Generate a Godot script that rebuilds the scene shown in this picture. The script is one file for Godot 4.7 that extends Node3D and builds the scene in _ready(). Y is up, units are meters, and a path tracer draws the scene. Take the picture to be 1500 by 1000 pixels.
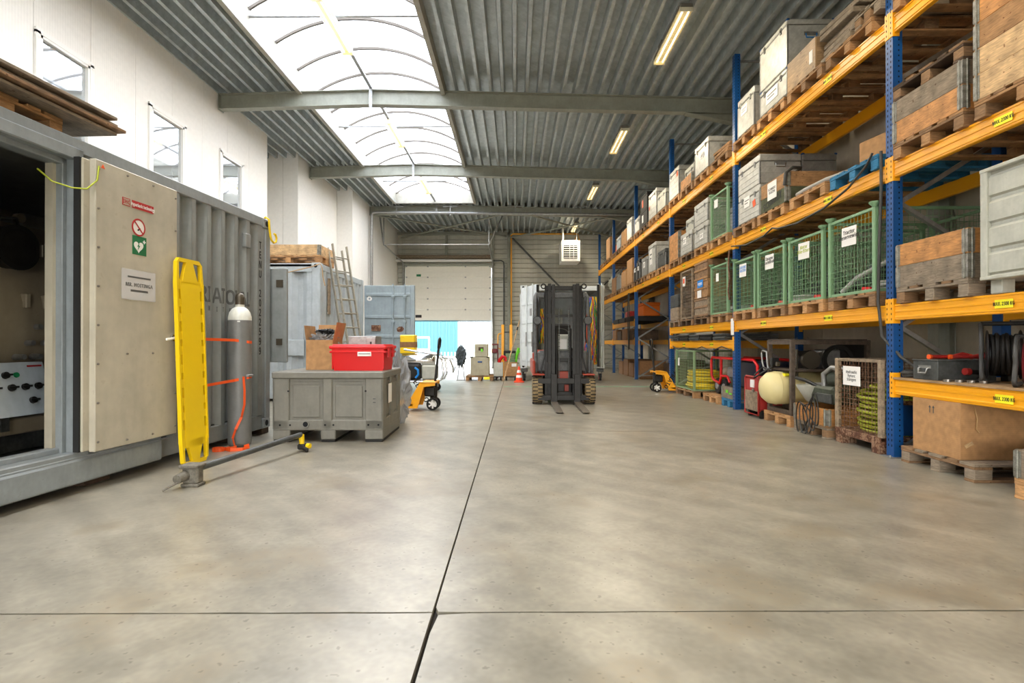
extends Node3D
# A warehouse aisle: y up, metres, the camera stands at x = 0, z = 0 and looks along -z.

class MB:
	var v := PackedVector3Array()
	var n := PackedVector3Array()
	var uv := PackedVector2Array()
	var k := 0
	func tri(a: Vector3, b: Vector3, c: Vector3, o: Vector3, ua := Vector2.ZERO, ub := Vector2.ZERO, uc := Vector2.ZERO) -> void:
		var nn := (b - a).cross(c - a)
		if nn.length_squared() < 1e-16: return
		nn = nn.normalized()
		if nn.dot(o) > 0.0:
			v.append_array([a, c, b]); uv.append_array([ua, uc, ub])
			n.append_array([nn, nn, nn])
		else:
			v.append_array([a, b, c]); uv.append_array([ua, ub, uc])
			n.append_array([-nn, -nn, -nn])
	func tris(a: Vector3, b: Vector3, c: Vector3, na: Vector3, nb: Vector3, nc: Vector3, ua := Vector2.ZERO, ub := Vector2.ZERO, uc := Vector2.ZERO) -> void:
		if (b - a).cross(c - a).dot(na + nb + nc) > 0.0:
			v.append_array([a, c, b]); n.append_array([na, nc, nb]); uv.append_array([ua, uc, ub])
		else:
			v.append_array([a, b, c]); n.append_array([na, nb, nc]); uv.append_array([ua, ub, uc])
	func quad(a: Vector3, b: Vector3, c: Vector3, d: Vector3, o: Vector3, ua := Vector2.ZERO, ub := Vector2.ZERO, uc := Vector2.ZERO, ud := Vector2.ZERO) -> void:
		tri(a, b, c, o, ua, ub, uc)
		tri(a, c, d, o, ua, uc, ud)
	# a box with chamfered edges; texture u runs along its longest side
	func box(c: Vector3, s: Vector3, ch := 0.0, b := Basis.IDENTITY) -> MB:
		k += 1
		var h := s * 0.5
		ch = minf(ch, minf(h.x, minf(h.y, h.z)) * 0.9)
		var lng := 0 if s.x >= s.y and s.x >= s.z else (1 if s.y >= s.z else 2)
		var off := Vector2(fmod(k * 0.377 + c.x * 1.7 + c.z * 0.9, 7.0), fmod(k * 0.613 + c.y * 2.3 + c.z * 1.3, 7.0))
		for ax in 3:
			var p := (ax + 1) % 3
			var q := (ax + 2) % 3
			if q == lng:
				var t := p; p = q; q = t
			for sg in [-1.0, 1.0]:
				var cs := []
				var us := []
				for e in [[-1.0, -1.0], [1.0, -1.0], [1.0, 1.0], [-1.0, 1.0]]:
					var w := Vector3.ZERO
					w[ax] = sg * h[ax]
					w[p] = e[0] * (h[p] - ch)
					w[q] = e[1] * (h[q] - ch)
					us.append(Vector2(w[p], w[q]) + off)
					cs.append(c + b * w)
				var o := Vector3.ZERO
				o[ax] = sg
				quad(cs[0], cs[1], cs[2], cs[3], b * o, us[0], us[1], us[2], us[3])
		if ch > 0.0:
			for ax in 3:
				var p := (ax + 1) % 3
				var q := (ax + 2) % 3
				for sp in [-1.0, 1.0]:
					for sq in [-1.0, 1.0]:
						var cs := []
						for e in [[0, -1.0], [0, 1.0], [1, 1.0], [1, -1.0]]:
							var w := Vector3.ZERO
							w[ax] = e[1] * (h[ax] - ch)
							w[p] = sp * (h[p] - (ch if e[0] == 1 else 0.0))
							w[q] = sq * (h[q] - (0.0 if e[0] == 1 else ch))
							cs.append(c + b * w)
						var o := Vector3.ZERO
						o[p] = sp; o[q] = sq
						quad(cs[0], cs[1], cs[2], cs[3], b * o, off, off, off, off)
			for sx in [-1.0, 1.0]:
				for sy in [-1.0, 1.0]:
					for sz in [-1.0, 1.0]:
						var a0 := Vector3(sx * h.x, sy * (h.y - ch), sz * (h.z - ch))
						var a1 := Vector3(sx * (h.x - ch), sy * h.y, sz * (h.z - ch))
						var a2 := Vector3(sx * (h.x - ch), sy * (h.y - ch), sz * h.z)
						tri(c + b * a0, c + b * a1, c + b * a2, b * Vector3(sx, sy, sz), off, off, off)
		return self
	# box given by its two corners
	func bb(lo: Vector3, hi: Vector3, ch := 0.0) -> MB:
		return box((lo + hi) * 0.5, (hi - lo).abs(), ch)
	# a bar of square section between two points
	func bar(a: Vector3, b: Vector3, w: float, t: float, up := Vector3.UP, ch := 0.0) -> MB:
		var z := (b - a).normalized()
		if absf(z.dot(up)) > 0.98: up = Vector3.RIGHT
		var x := up.cross(z).normalized()
		var y := z.cross(x)
		return box((a + b) * 0.5, Vector3(w, t, a.distance_to(b)), ch, Basis(x, y, z))
	func cyl(a: Vector3, b: Vector3, r0: float, r1 := -1.0, seg := 12, caps := true) -> MB:
		if r1 < 0.0: r1 = r0
		var z := (b - a).normalized()
		var x := (Vector3.UP if absf(z.y) < 0.9 else Vector3.RIGHT).cross(z).normalized()
		var y := z.cross(x)
		var sl := (r0 - r1) / maxf(a.distance_to(b), 1e-5)
		for i in seg:
			var t0 := TAU * i / seg
			var t1 := TAU * (i + 1) / seg
			var d0 := x * cos(t0) + y * sin(t0)
			var d1 := x * cos(t1) + y * sin(t1)
			var n0 := (d0 + z * sl).normalized()
			var n1 := (d1 + z * sl).normalized()
			var L := a.distance_to(b)
			var u0 := Vector2(0, t0 * r0); var u1 := Vector2(0, t1 * r0)
			var u2 := Vector2(L, t1 * r0); var u3 := Vector2(L, t0 * r0)
			if r0 > 1e-5: tris(a + d0 * r0, a + d1 * r0, b + d1 * r1, n0, n1, n1, u0, u1, u2)
			if r1 > 1e-5: tris(a + d0 * r0, b + d1 * r1, b + d0 * r1, n0, n1, n0, u0, u2, u3)
			if caps:
				if r0 > 1e-5: tri(a, a + d0 * r0, a + d1 * r0, -z, Vector2.ZERO, Vector2(d0.x, d0.y) * r0, Vector2(d1.x, d1.y) * r0)
				if r1 > 1e-5: tri(b, b + d0 * r1, b + d1 * r1, z, Vector2.ZERO, Vector2(d0.x, d0.y) * r1, Vector2(d1.x, d1.y) * r1)
		return self
	func tube(pts: Array, r: float, seg := 8, closed := false) -> MB:
		var m := pts.size()
		var rings := []
		var dirs := []
		var pd := Vector3.ZERO
		var x := Vector3.ZERO
		for i in m:
			var a: Vector3 = pts[i - 1] if i > 0 else (pts[m - 1] if closed else pts[0])
			var b: Vector3 = pts[i + 1] if i < m - 1 else (pts[0] if closed else pts[m - 1])
			var z := (b - a).normalized()
			if i == 0:
				x = (Vector3.UP if absf(z.y) < 0.9 else Vector3.RIGHT).cross(z).normalized()
			else:
				x = (x - z * x.dot(z)).normalized()
			var y := z.cross(x)
			var ring := []
			var nr := []
			for j in seg:
				var t := TAU * j / seg
				var d := x * cos(t) + y * sin(t)
				nr.append(d)
				ring.append((pts[i] as Vector3) + d * r)
			rings.append(ring); dirs.append(nr)
			pd = z
		for i in (m if closed else m - 1):
			var i2 := (i + 1) % m
			for j in seg:
				var j2 := (j + 1) % seg
				tris(rings[i][j], rings[i][j2], rings[i2][j2], dirs[i][j], dirs[i][j2], dirs[i2][j2])
				tris(rings[i][j], rings[i2][j2], rings[i2][j], dirs[i][j], dirs[i2][j2], dirs[i2][j])
		if not closed:
			var z0: Vector3 = ((pts[0] as Vector3) - (pts[1] as Vector3)).normalized()
			for j in range(1, seg - 1):
				tri(rings[0][0], rings[0][j], rings[0][j + 1], z0)
				tri(rings[m - 1][0], rings[m - 1][j], rings[m - 1][j + 1], pd)
		return self
	# profile of (radius, height) points turned round the y axis of xf
	func lathe(prof: Array, seg: int, xf := Transform3D.IDENTITY) -> MB:
		var m := prof.size()
		var sn := []
		for i in m - 1:
			var e: Vector2 = prof[i + 1] - prof[i]
			sn.append(Vector2(e.y, -e.x).normalized())
		for i in m - 1:
			var na: Vector2 = sn[i]
			var nb: Vector2 = sn[i]
			if i > 0 and sn[i].dot(sn[i - 1]) > 0.6: na = (sn[i] + sn[i - 1]).normalized()
			if i < m - 2 and sn[i].dot(sn[i + 1]) > 0.6: nb = (sn[i] + sn[i + 1]).normalized()
			var pa: Vector2 = prof[i]
			var pb: Vector2 = prof[i + 1]
			for j in seg:
				var c0 := cos(TAU * j / seg); var s0 := sin(TAU * j / seg)
				var c1 := cos(TAU * (j + 1) / seg); var s1 := sin(TAU * (j + 1) / seg)
				var A := xf * Vector3(pa.x * c0, pa.y, pa.x * s0)
				var B := xf * Vector3(pa.x * c1, pa.y, pa.x * s1)
				var C := xf * Vector3(pb.x * c1, pb.y, pb.x * s1)
				var D := xf * Vector3(pb.x * c0, pb.y, pb.x * s0)
				var nA := xf.basis * Vector3(na.x * c0, na.y, na.x * s0)
				var nB := xf.basis * Vector3(na.x * c1, na.y, na.x * s1)
				var nC := xf.basis * Vector3(nb.x * c1, nb.y, nb.x * s1)
				var nD := xf.basis * Vector3(nb.x * c0, nb.y, nb.x * s0)
				if pa.x > 1e-5: tris(A, B, C, nA, nB, nC)
				if pb.x > 1e-5: tris(A, C, D, nA, nC, nD)
		return self
	# flat polygon (x, y) made t thick along z, from z = 0 to z = t, under xf; u along x unless turned
	func prism(poly: PackedVector2Array, t: float, xf := Transform3D.IDENTITY) -> MB:
		var ids := Geometry2D.triangulate_polygon(poly)
		var fz := xf.basis.z
		for i in range(0, ids.size(), 3):
			var a := poly[ids[i]]; var b := poly[ids[i + 1]]; var c := poly[ids[i + 2]]
			tri(xf * Vector3(a.x, a.y, 0), xf * Vector3(b.x, b.y, 0), xf * Vector3(c.x, c.y, 0), -fz, a, b, c)
			tri(xf * Vector3(a.x, a.y, t), xf * Vector3(b.x, b.y, t), xf * Vector3(c.x, c.y, t), fz, a, b, c)
		var sgn := 0.0
		for i in poly.size():
			var a := poly[i]; var b := poly[(i + 1) % poly.size()]
			sgn += a.x * b.y - b.x * a.y
		for i in poly.size():
			var a := poly[i]; var b := poly[(i + 1) % poly.size()]
			var e := b - a
			var o := Vector3(e.y, -e.x, 0) * signf(sgn)
			quad(xf * Vector3(a.x, a.y, 0), xf * Vector3(b.x, b.y, 0), xf * Vector3(b.x, b.y, t), xf * Vector3(a.x, a.y, t), xf.basis * o, a, b, b + Vector2(0, t), a + Vector2(0, t))
		return self
	# a folded sheet: the open line prof (x, y) drawn out along z from z0 to z1, t thick
	func sheet(prof: Array, z0: float, z1: float, t: float, xf := Transform3D.IDENTITY) -> MB:
		var run := 0.0
		for i in prof.size() - 1:
			var a: Vector2 = prof[i]; var b: Vector2 = prof[i + 1]
			var e := b - a
			var o := Vector2(-e.y, e.x).normalized()
			var u0 := run
			run += e.length()
			for s in [0.0, 1.0]:
				var d: Vector2 = o * t * s
				quad(xf * Vector3(a.x + d.x, a.y + d.y, z0), xf * Vector3(b.x + d.x, b.y + d.y, z0), xf * Vector3(b.x + d.x, b.y + d.y, z1), xf * Vector3(a.x + d.x, a.y + d.y, z1), xf.basis * (Vector3(o.x, o.y, 0) * (s * 2.0 - 1.0)), Vector2(z0, u0), Vector2(z0, run), Vector2(z1, run), Vector2(z1, u0))
		return self
	func move(xf: Transform3D) -> MB:
		for i in v.size():
			v[i] = xf * v[i]
			n[i] = (xf.basis * n[i]).normalized()
		return self
	func mesh() -> ArrayMesh:
		var a := []
		a.resize(Mesh.ARRAY_MAX)
		a[Mesh.ARRAY_VERTEX] = v
		a[Mesh.ARRAY_NORMAL] = n
		a[Mesh.ARRAY_TEX_UV] = uv
		var m := ArrayMesh.new()
		m.add_surface_from_arrays(Mesh.PRIMITIVE_TRIANGLES, a)
		return m

var M := {}
var T := {}
var taken := {}
var font: SystemFont
var rng := RandomNumberGenerator.new()

func numbered(nm: String) -> String:
	taken[nm] = taken.get(nm, -1) + 1
	return nm if taken[nm] == 0 else "%s_%03d" % [nm, taken[nm]]

func tag(o: Node3D, label: String, cat: String, group := "") -> void:
	o.set_meta("label", label)
	o.set_meta("category", cat)
	if group != "": o.set_meta("group", group)

func thing(nm: String, label: String, cat: String, at := Vector3.ZERO, turn := 0.0, group := "") -> Node3D:
	var o := Node3D.new()
	o.name = numbered(nm)
	add_child(o)
	o.position = at
	o.rotation.y = turn
	tag(o, label, cat, group)
	return o

func part(p: Node, nm: String, mb, m: Material) -> MeshInstance3D:
	var o := MeshInstance3D.new()
	o.name = nm
	o.mesh = mb.mesh() if mb is MB else mb
	o.material_override = m
	p.add_child(o, true)
	return o

func solo(nm: String, label: String, cat: String, mb: MB, m: Material, at := Vector3.ZERO, turn := 0.0, group := "") -> MeshInstance3D:
	var o := MeshInstance3D.new()
	o.name = numbered(nm)
	o.mesh = mb.mesh()
	o.material_override = m
	add_child(o)
	o.position = at
	o.rotation.y = turn
	tag(o, label, cat, group)
	return o

func setting(nm: String, mb, m: Material) -> MeshInstance3D:
	var o := part(self, numbered(nm), mb, m)
	o.set_meta("kind", "structure")
	return o

func setting_node(nm: String) -> Node3D:
	var o := Node3D.new()
	o.name = numbered(nm)
	add_child(o)
	o.set_meta("kind", "structure")
	return o

func mk() -> MB:
	return MB.new()

# lettering, its face looking along local +z, centred on at
func letters(p: Node, nm: String, s: String, height: float, m: Material, at: Vector3, basis := Basis.IDENTITY, depth := 0.002) -> MeshInstance3D:
	var t := TextMesh.new()
	t.font = font
	t.text = s
	t.font_size = 32
	t.pixel_size = height / 32.0 * 1.35
	t.depth = depth
	t.curve_step = 4.0
	var o := part(p, nm, t, m)
	o.transform = Transform3D(basis, at)
	return o

func S(c: Color, rough := 0.6, metal := 0.0, spec := 0.5) -> StandardMaterial3D:
	var m := StandardMaterial3D.new()
	m.albedo_color = c
	m.roughness = rough
	m.metallic = metal
	m.metallic_specular = spec
	return m

func tinted(c: Color, tex: String, scale: float, rough := 0.6, metal := 0.0, tri := true, bump := 0.0) -> StandardMaterial3D:
	var m := S(c, rough, metal)
	m.albedo_texture = T[tex]
	m.uv1_scale = Vector3(scale, scale, scale)
	m.uv1_triplanar = tri
	if bump > 0.0:
		m.heightmap_enabled = true
		m.heightmap_texture = T[tex]
		m.heightmap_scale = bump
	return m

func noise(sd: int, freq: float, type := FastNoiseLite.TYPE_SIMPLEX_SMOOTH, oct := 4) -> FastNoiseLite:
	var f := FastNoiseLite.new()
	f.seed = sd
	f.frequency = freq
	f.noise_type = type
	f.fractal_octaves = oct
	return f

func field(sd: int, freq: float, w: int, h: int, oct := 4, type := FastNoiseLite.TYPE_SIMPLEX_SMOOTH) -> PackedByteArray:
	var d := noise(sd, freq, type, oct).get_seamless_image(w, h, false, false, 0.12, false).get_data()
	# spread over the whole range, leaving the rarest values out
	var hist := PackedInt32Array()
	hist.resize(256)
	for i in range(0, d.size(), 7): hist[d[i]] += 1
	var lo := 0
	var hi := 255
	var tot := d.size() / 7
	var acc := 0
	while lo < 255 and acc + hist[lo] < tot * 0.004:
		acc += hist[lo]; lo += 1
	acc = 0
	while hi > lo + 1 and acc + hist[hi] < tot * 0.004:
		acc += hist[hi]; hi -= 1
	var lut := PackedByteArray()
	for i in 256: lut.append(clampi((i - lo) * 255 / (hi - lo), 0, 255))
	for i in d.size(): d[i] = lut[d[i]]
	return d

func picture(w: int, h: int, f: Callable) -> ImageTexture:
	var d := PackedByteArray()
	d.resize(w * h * 3)
	var j := 0
	for i in w * h:
		var c: Color = f.call(i)
		d[j] = int(clampf(c.r, 0, 1) * 255.0)
		d[j + 1] = int(clampf(c.g, 0, 1) * 255.0)
		d[j + 2] = int(clampf(c.b, 0, 1) * 255.0)
		j += 3
	return ImageTexture.create_from_image(Image.create_from_data(w, h, false, Image.FORMAT_RGB8, d))

func stretch(a: PackedByteArray, w: int, h: int, w2: int, h2: int) -> PackedByteArray:
	var im := Image.create_from_data(w, h, false, Image.FORMAT_L8, a)
	im.resize(w2, h2, Image.INTERPOLATE_BILINEAR)
	return im.get_data()

func make_textures() -> void:
	# polished concrete: broad mottling, cloudy streaks, small specks and faint brown and grey stains
	var w := 1024
	var a := field(11, 0.004, w, w, 5)
	var b := field(23, 0.02, w, w, 4)
	var e0 := stretch(field(31, 0.014, 256, w, 4), 256, w, w, w)
	var e := PackedByteArray()
	e.resize(w * w)
	for i in w * w: e[i] = e0[((i / w + (i % w)) % w) * w + i % w]
	var g := field(47, 0.12, w, w, 2)
	var st := field(53, 0.007, w, w, 4)
	var st2 := field(61, 0.016, w, w, 4)
	T.concrete = picture(w, w, func(i: int) -> Color:
		var l := 0.86 + (a[i] / 255.0 - 0.5) * 0.09 + (b[i] / 255.0 - 0.5) * 0.10 + (e[i] / 255.0 - 0.5) * 0.11 + (g[i] / 255.0 - 0.5) * 0.07
		var c := Color(l, l * 0.975, l * 0.915)
		var br := smoothstep(0.62, 0.95, st[i] / 255.0) * (0.35 + g[i] / 400.0)
		c = c.lerp(Color(0.70, 0.60, 0.46), br * 0.35)
		var gr := smoothstep(0.60, 0.95, st2[i] / 255.0) * (0.3 + e[i] / 500.0)
		c = c.lerp(Color(0.60, 0.585, 0.55), gr * 0.35)
		if g[i] > 246: c = c.lerp(Color(0.35, 0.33, 0.30), 0.35)
		return c)
	# wood grain: u along the board
	for v in 2:
		var f1 := stretch(field(71 + v, 0.02, 64, 512, 4), 64, 512, 512, 512)
		var f2 := stretch(field(81 + v, 0.09, 48, 512, 3), 48, 512, 512, 512)
		var f3 := field(91 + v, 0.008, 512, 512, 3)
		var kn := field(97 + v, 0.018, 512, 512, 2, FastNoiseLite.TYPE_CELLULAR)
		T["wood%d" % v] = picture(512, 512, func(i: int) -> Color:
			var ring := 0.5 + 0.5 * sin(f1[i] / 255.0 * 26.0)
			var l := 0.84 + (ring - 0.5) * 0.09 + (f2[i] / 255.0 - 0.5) * 0.13 + (f3[i] / 255.0 - 0.5) * 0.2
			var c := Color(l, l * 0.97, l * 0.93)
			if kn[i] < 5: c = c.lerp(Color(0.45, 0.32, 0.21), 0.6)
			return c)
	# scuffs and dirt for paint and sheet metal
	var s1 := field(101, 0.01, 512, 512, 5)
	var s2 := field(103, 0.05, 512, 512, 4)
	var s3 := stretch(field(107, 0.05, 512, 64, 3), 512, 64, 512, 512)
	T.scuff = picture(512, 512, func(i: int) -> Color:
		var l := 0.94 + (s1[i] / 255.0 - 0.5) * 0.08 + (s2[i] / 255.0 - 0.5) * 0.035 + (s3[i] / 255.0 - 0.5) * 0.035
		var c := Color(l, l, l * 0.985)
		if s2[i] > 235: c = c.lerp(Color(0.60, 0.56, 0.50), smoothstep(235, 255, s2[i]) * 0.12)
		return c)
	T.worn = picture(512, 512, func(i: int) -> Color:
		var l := 0.88 + (s1[i] / 255.0 - 0.5) * 0.26 + (s2[i] / 255.0 - 0.5) * 0.16 + (s3[i] / 255.0 - 0.5) * 0.08
		return Color(l, l * 0.985, l * 0.95))
	T.rust = picture(512, 512, func(i: int) -> Color:
		var l := s1[i] / 255.0 * 0.6 + s2[i] / 255.0 * 0.4
		return Color(0.36, 0.22, 0.14).lerp(Color(0.60, 0.50, 0.42), smoothstep(0.35, 0.62, l)).lerp(Color(0.24, 0.15, 0.1), smoothstep(0.6, 0.75, s3[i] / 255.0) * 0.5))
	T.brushed = picture(512, 512, func(i: int) -> Color:
		var l := 0.92 + (s1[i] / 255.0 - 0.5) * 0.12 + (f_at(e, i) - 0.5) * 0.05 + (s2[i] / 255.0 - 0.5) * 0.04
		return Color(l, l, l))
	T.fibre = picture(256, 256, func(i: int) -> Color:
		var y := i / 256
		var l := 0.93 + 0.012 * sin(y / 256.0 * TAU * 32.0) + (s1[(i % 256) * 2 + y * 1024] / 255.0 - 0.5) * 0.12
		return Color(l, l * 0.98, l * 0.95))
	# finely lined steel facing of the sandwich panels
	T.lined = picture(256, 256, func(i: int) -> Color:
		var x := i % 256
		var l := 0.97 + 0.010 * sin(x / 256.0 * TAU * 16.0) + (s1[x * 2 + (i / 256) * 1024] / 255.0 - 0.5) * 0.02
		return Color(l, l, l))
	# fibres and streaks of dirt in the rooflight sheets
	T.cloudy = picture(512, 512, func(i: int) -> Color:
		var l := 0.90 + (s3[i] / 255.0 - 0.5) * 0.22 + (s1[i] / 255.0 - 0.5) * 0.16
		return Color(l, l, minf(1.0, l * 1.02)))

func f_at(e: PackedByteArray, i: int) -> float:
	return e[(i / 512) * 2048 + (i % 512) * 2] / 255.0

func make_materials() -> void:
	M.floor = tinted(Color(0.65, 0.64, 0.61), "concrete", 0.16, 0.33, 0.0, false)
	M.floor.metallic_specular = 0.6
	M.joint = S(Color(0.16, 0.14, 0.12), 0.9)
	M.panel = tinted(Color(0.955, 0.945, 0.92), "lined", 1.6, 0.55, 0.0, false)
	M.white = S(Color(0.93, 0.925, 0.91), 0.45)
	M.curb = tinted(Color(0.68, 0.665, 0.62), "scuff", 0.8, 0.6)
	M.deck = tinted(Color(0.755, 0.785, 0.785), "brushed", 0.7, 0.4, 0.3, false)
	M.steel = tinted(Color(0.60, 0.605, 0.56), "scuff", 0.6, 0.5)
	M.galv = tinted(Color(0.66, 0.66, 0.65), "brushed", 2.0, 0.4, 0.7)
	M.zinc = tinted(Color(0.60, 0.60, 0.58), "worn", 3.0, 0.45, 0.5)
	M.backwall = tinted(Color(0.78, 0.775, 0.735), "scuff", 0.5, 0.55, 0.0, false)
	M.rightwall = tinted(Color(0.80, 0.765, 0.70), "scuff", 0.3, 0.7)
	M.poly = tinted(Color(0.95, 0.96, 0.98), "cloudy", 0.35, 0.5, 0.0, false)
	M.poly.transparency = BaseMaterial3D.TRANSPARENCY_ALPHA
	M.poly.albedo_color.a = 0.55
	M.poly.backlight_enabled = true
	M.poly.backlight = Color(1, 1, 1)
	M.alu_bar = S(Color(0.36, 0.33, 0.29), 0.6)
	M.tube_on = S(Color(1, 0.97, 0.9), 0.4)
	M.tube_on.emission_enabled = true
	M.tube_on.emission = Color(1.0, 0.90, 0.66)
	M.tube_on.emission_energy_multiplier = 3.5
	M.cover = S(Color(0.98, 0.93, 0.76), 0.2)
	M.cover.transparency = BaseMaterial3D.TRANSPARENCY_ALPHA
	M.cover.albedo_color.a = 0.25
	M.fitting = S(Color(0.42, 0.40, 0.36), 0.6)
	M.fitting_white = S(Color(0.85, 0.82, 0.72), 0.5)
	M.mirror_glass = S(Color(0.80, 0.82, 0.83), 0.03, 0.72)
	M.cont_grey = tinted(Color(0.545, 0.56, 0.56), "scuff", 0.7, 0.42)
	M.cont_frame = tinted(Color(0.56, 0.585, 0.60), "scuff", 0.8, 0.4)
	M.cont_blue = tinted(Color(0.72, 0.755, 0.785), "scuff", 0.6, 0.5)
	M.cont_door = tinted(Color(0.60, 0.655, 0.69), "scuff", 0.5, 0.5)
	M.cont_white = tinted(Color(0.86, 0.88, 0.89), "scuff", 0.6, 0.5)
	M.dark_steel = tinted(Color(0.33, 0.345, 0.35), "worn", 1.0, 0.5, 0.2)
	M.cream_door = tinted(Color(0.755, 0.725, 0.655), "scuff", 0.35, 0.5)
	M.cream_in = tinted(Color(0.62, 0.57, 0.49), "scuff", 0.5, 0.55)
	M.black = S(Color(0.075, 0.072, 0.07), 0.45)
	M.black_soft = tinted(Color(0.11, 0.105, 0.10), "worn", 2.0, 0.7)
	M.black_metal = tinted(Color(0.15, 0.145, 0.14), "worn", 1.5, 0.5, 0.3)
	M.rubber = S(Color(0.10, 0.098, 0.095), 0.85)
	M.chrome = S(Color(0.85, 0.85, 0.85), 0.15, 1.0)
	M.bolt = S(Color(0.55, 0.53, 0.5), 0.35, 0.8)
	M.blue = tinted(Color(0.045, 0.30, 0.56), "scuff", 1.0, 0.4)
	M.yellow = S(Color(0.96, 0.66, 0.055), 0.36)
	M.hole = S(Color(0.03, 0.04, 0.06), 0.9)
	M.sticker = S(Color(0.97, 0.93, 0.12), 0.5)
	M.ink = S(Color(0.06, 0.06, 0.06), 0.6)
	M.grey_ink = S(Color(0.32, 0.32, 0.32), 0.7)
	M.faded_ink = S(Color(0.31, 0.315, 0.31), 0.6)
	M.paper = S(Color(0.92, 0.91, 0.89), 0.7)
	for i in 2:
		M["wood_new%d" % i] = tinted(Color(0.83, 0.65, 0.45), "wood%d" % i, 1.3, 0.75, 0.0, false)
		M["wood_mid%d" % i] = tinted(Color(0.72, 0.56, 0.39), "wood%d" % i, 1.3, 0.8, 0.0, false)
		M["wood_old%d" % i] = tinted(Color(0.60, 0.48, 0.36), "wood%d" % i, 1.3, 0.85, 0.0, false)
		M["wood_grey%d" % i] = tinted(Color(0.60, 0.555, 0.495), "wood%d" % i, 1.3, 0.85, 0.0, false)
		M["wood_orange%d" % i] = tinted(Color(0.83, 0.60, 0.35), "wood%d" % i, 1.3, 0.6, 0.0, false)
		M["wood_pale%d" % i] = tinted(Color(0.90, 0.77, 0.59), "wood%d" % i, 1.3, 0.7, 0.0, false)
		M["wood_blue%d" % i] = tinted(Color(0.20, 0.53, 0.74), "wood%d" % i, 1.3, 0.75, 0.0, false)
		M["wood_green%d" % i] = tinted(Color(0.36, 0.39, 0.29), "wood%d" % i, 1.3, 0.85, 0.0, false)
		M["wood_dark%d" % i] = tinted(Color(0.34, 0.27, 0.21), "wood%d" % i, 1.3, 0.85, 0.0, false)
	M.ply = tinted(Color(0.72, 0.60, 0.45), "wood0", 0.8, 0.6, 0.0, false)
	M.card = tinted(Color(0.72, 0.555, 0.38), "fibre", 2.0, 0.85, 0.0, false)
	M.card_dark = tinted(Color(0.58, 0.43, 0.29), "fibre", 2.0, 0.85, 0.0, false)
	M.alu = tinted(Color(0.82, 0.815, 0.785), "brushed", 1.2, 0.45, 0.35)
	M.alu_dark = tinted(Color(0.66, 0.66, 0.645), "brushed", 1.2, 0.42, 0.5)
	M.grey_box = tinted(Color(0.74, 0.74, 0.70), "scuff", 0.9, 0.55)
	M.green = S(Color(0.48, 0.62, 0.47), 0.5)
	M.green_pale = tinted(Color(0.50, 0.60, 0.44), "scuff", 2.0, 0.55)
	M.rust = tinted(Color(0.95, 0.9, 0.85), "rust", 1.2, 0.8)
	M.rust_grey = tinted(Color(0.62, 0.55, 0.47), "worn", 2.0, 0.7)
	M.red = tinted(Color(0.66, 0.16, 0.14), "scuff", 1.0, 0.42)
	M.red_bright = S(Color(0.82, 0.04, 0.05), 0.35)
	M.orange = S(Color(0.90, 0.33, 0.07), 0.55)
	M.bin = tinted(Color(0.475, 0.465, 0.43), "scuff", 0.8, 0.55)
	M.board_yellow = S(Color(0.93, 0.78, 0.035), 0.35)
	M.cyl_grey = tinted(Color(0.47, 0.47, 0.465), "scuff", 1.0, 0.45)
	M.cyl_white = tinted(Color(0.88, 0.88, 0.85), "scuff", 2.0, 0.45)
	M.cream = S(Color(0.86, 0.80, 0.58), 0.4)
	M.hose_yellow = S(Color(0.90, 0.78, 0.14), 0.5)
	M.hose_lime = S(Color(0.66, 0.70, 0.14), 0.5)
	M.hose_grey = S(Color(0.66, 0.65, 0.63), 0.6)
	M.navy = S(Color(0.07, 0.09, 0.16), 0.45)
	M.film = S(Color(0.93, 0.93, 0.93), 0.2)
	M.film.transparency = BaseMaterial3D.TRANSPARENCY_ALPHA
	M.film.albedo_color.a = 0.35
	M.film_grey = S(Color(0.62, 0.62, 0.62), 0.3)
	M.film_grey.transparency = BaseMaterial3D.TRANSPARENCY_ALPHA
	M.film_grey.albedo_color.a = 0.62
	M.tape = S(Color(0.70, 0.55, 0.36), 0.3)
	M.maroon = S(Color(0.42, 0.10, 0.12), 0.45)
	M.cable_grey = S(Color(0.23, 0.225, 0.215), 0.55)
	M.green_dark = tinted(Color(0.27, 0.30, 0.25), "worn", 2.0, 0.5)
	M.orange_case = S(Color(0.88, 0.42, 0.06), 0.5)
	M.frame_brown = tinted(Color(0.36, 0.31, 0.27), "worn", 2.0, 0.6)
	M.tyre_tan = tinted(Color(0.60, 0.52, 0.38), "worn", 2.0, 0.8)
	M.forklift_orange = S(Color(0.58, 0.20, 0.11), 0.5)
	M.dash_grey = tinted(Color(0.36, 0.37, 0.38), "worn", 2.0, 0.5)
	M.worn_steel = tinted(Color(0.45, 0.42, 0.38), "worn", 3.0, 0.55, 0.3)
	M.rope_blue = S(Color(0.08, 0.33, 0.72), 0.7)
	M.rope_green = S(Color(0.10, 0.5, 0.25), 0.7)
	M.beige = tinted(Color(0.70, 0.67, 0.58), "scuff", 1.0, 0.6)
	M.cone_orange = S(Color(0.92, 0.27, 0.08), 0.5)
	M.prop_grey = tinted(Color(0.47, 0.455, 0.42), "worn", 3.0, 0.65)
	M.bag_grey = S(Color(0.30, 0.33, 0.35), 0.8)
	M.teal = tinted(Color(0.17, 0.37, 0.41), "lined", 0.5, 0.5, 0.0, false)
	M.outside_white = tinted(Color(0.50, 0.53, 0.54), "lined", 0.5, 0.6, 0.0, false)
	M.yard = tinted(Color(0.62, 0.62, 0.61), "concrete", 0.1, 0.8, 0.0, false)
	M.door_leaf = tinted(Color(0.95, 0.935, 0.885), "lined", 1.2, 0.5, 0.0, false)
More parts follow.
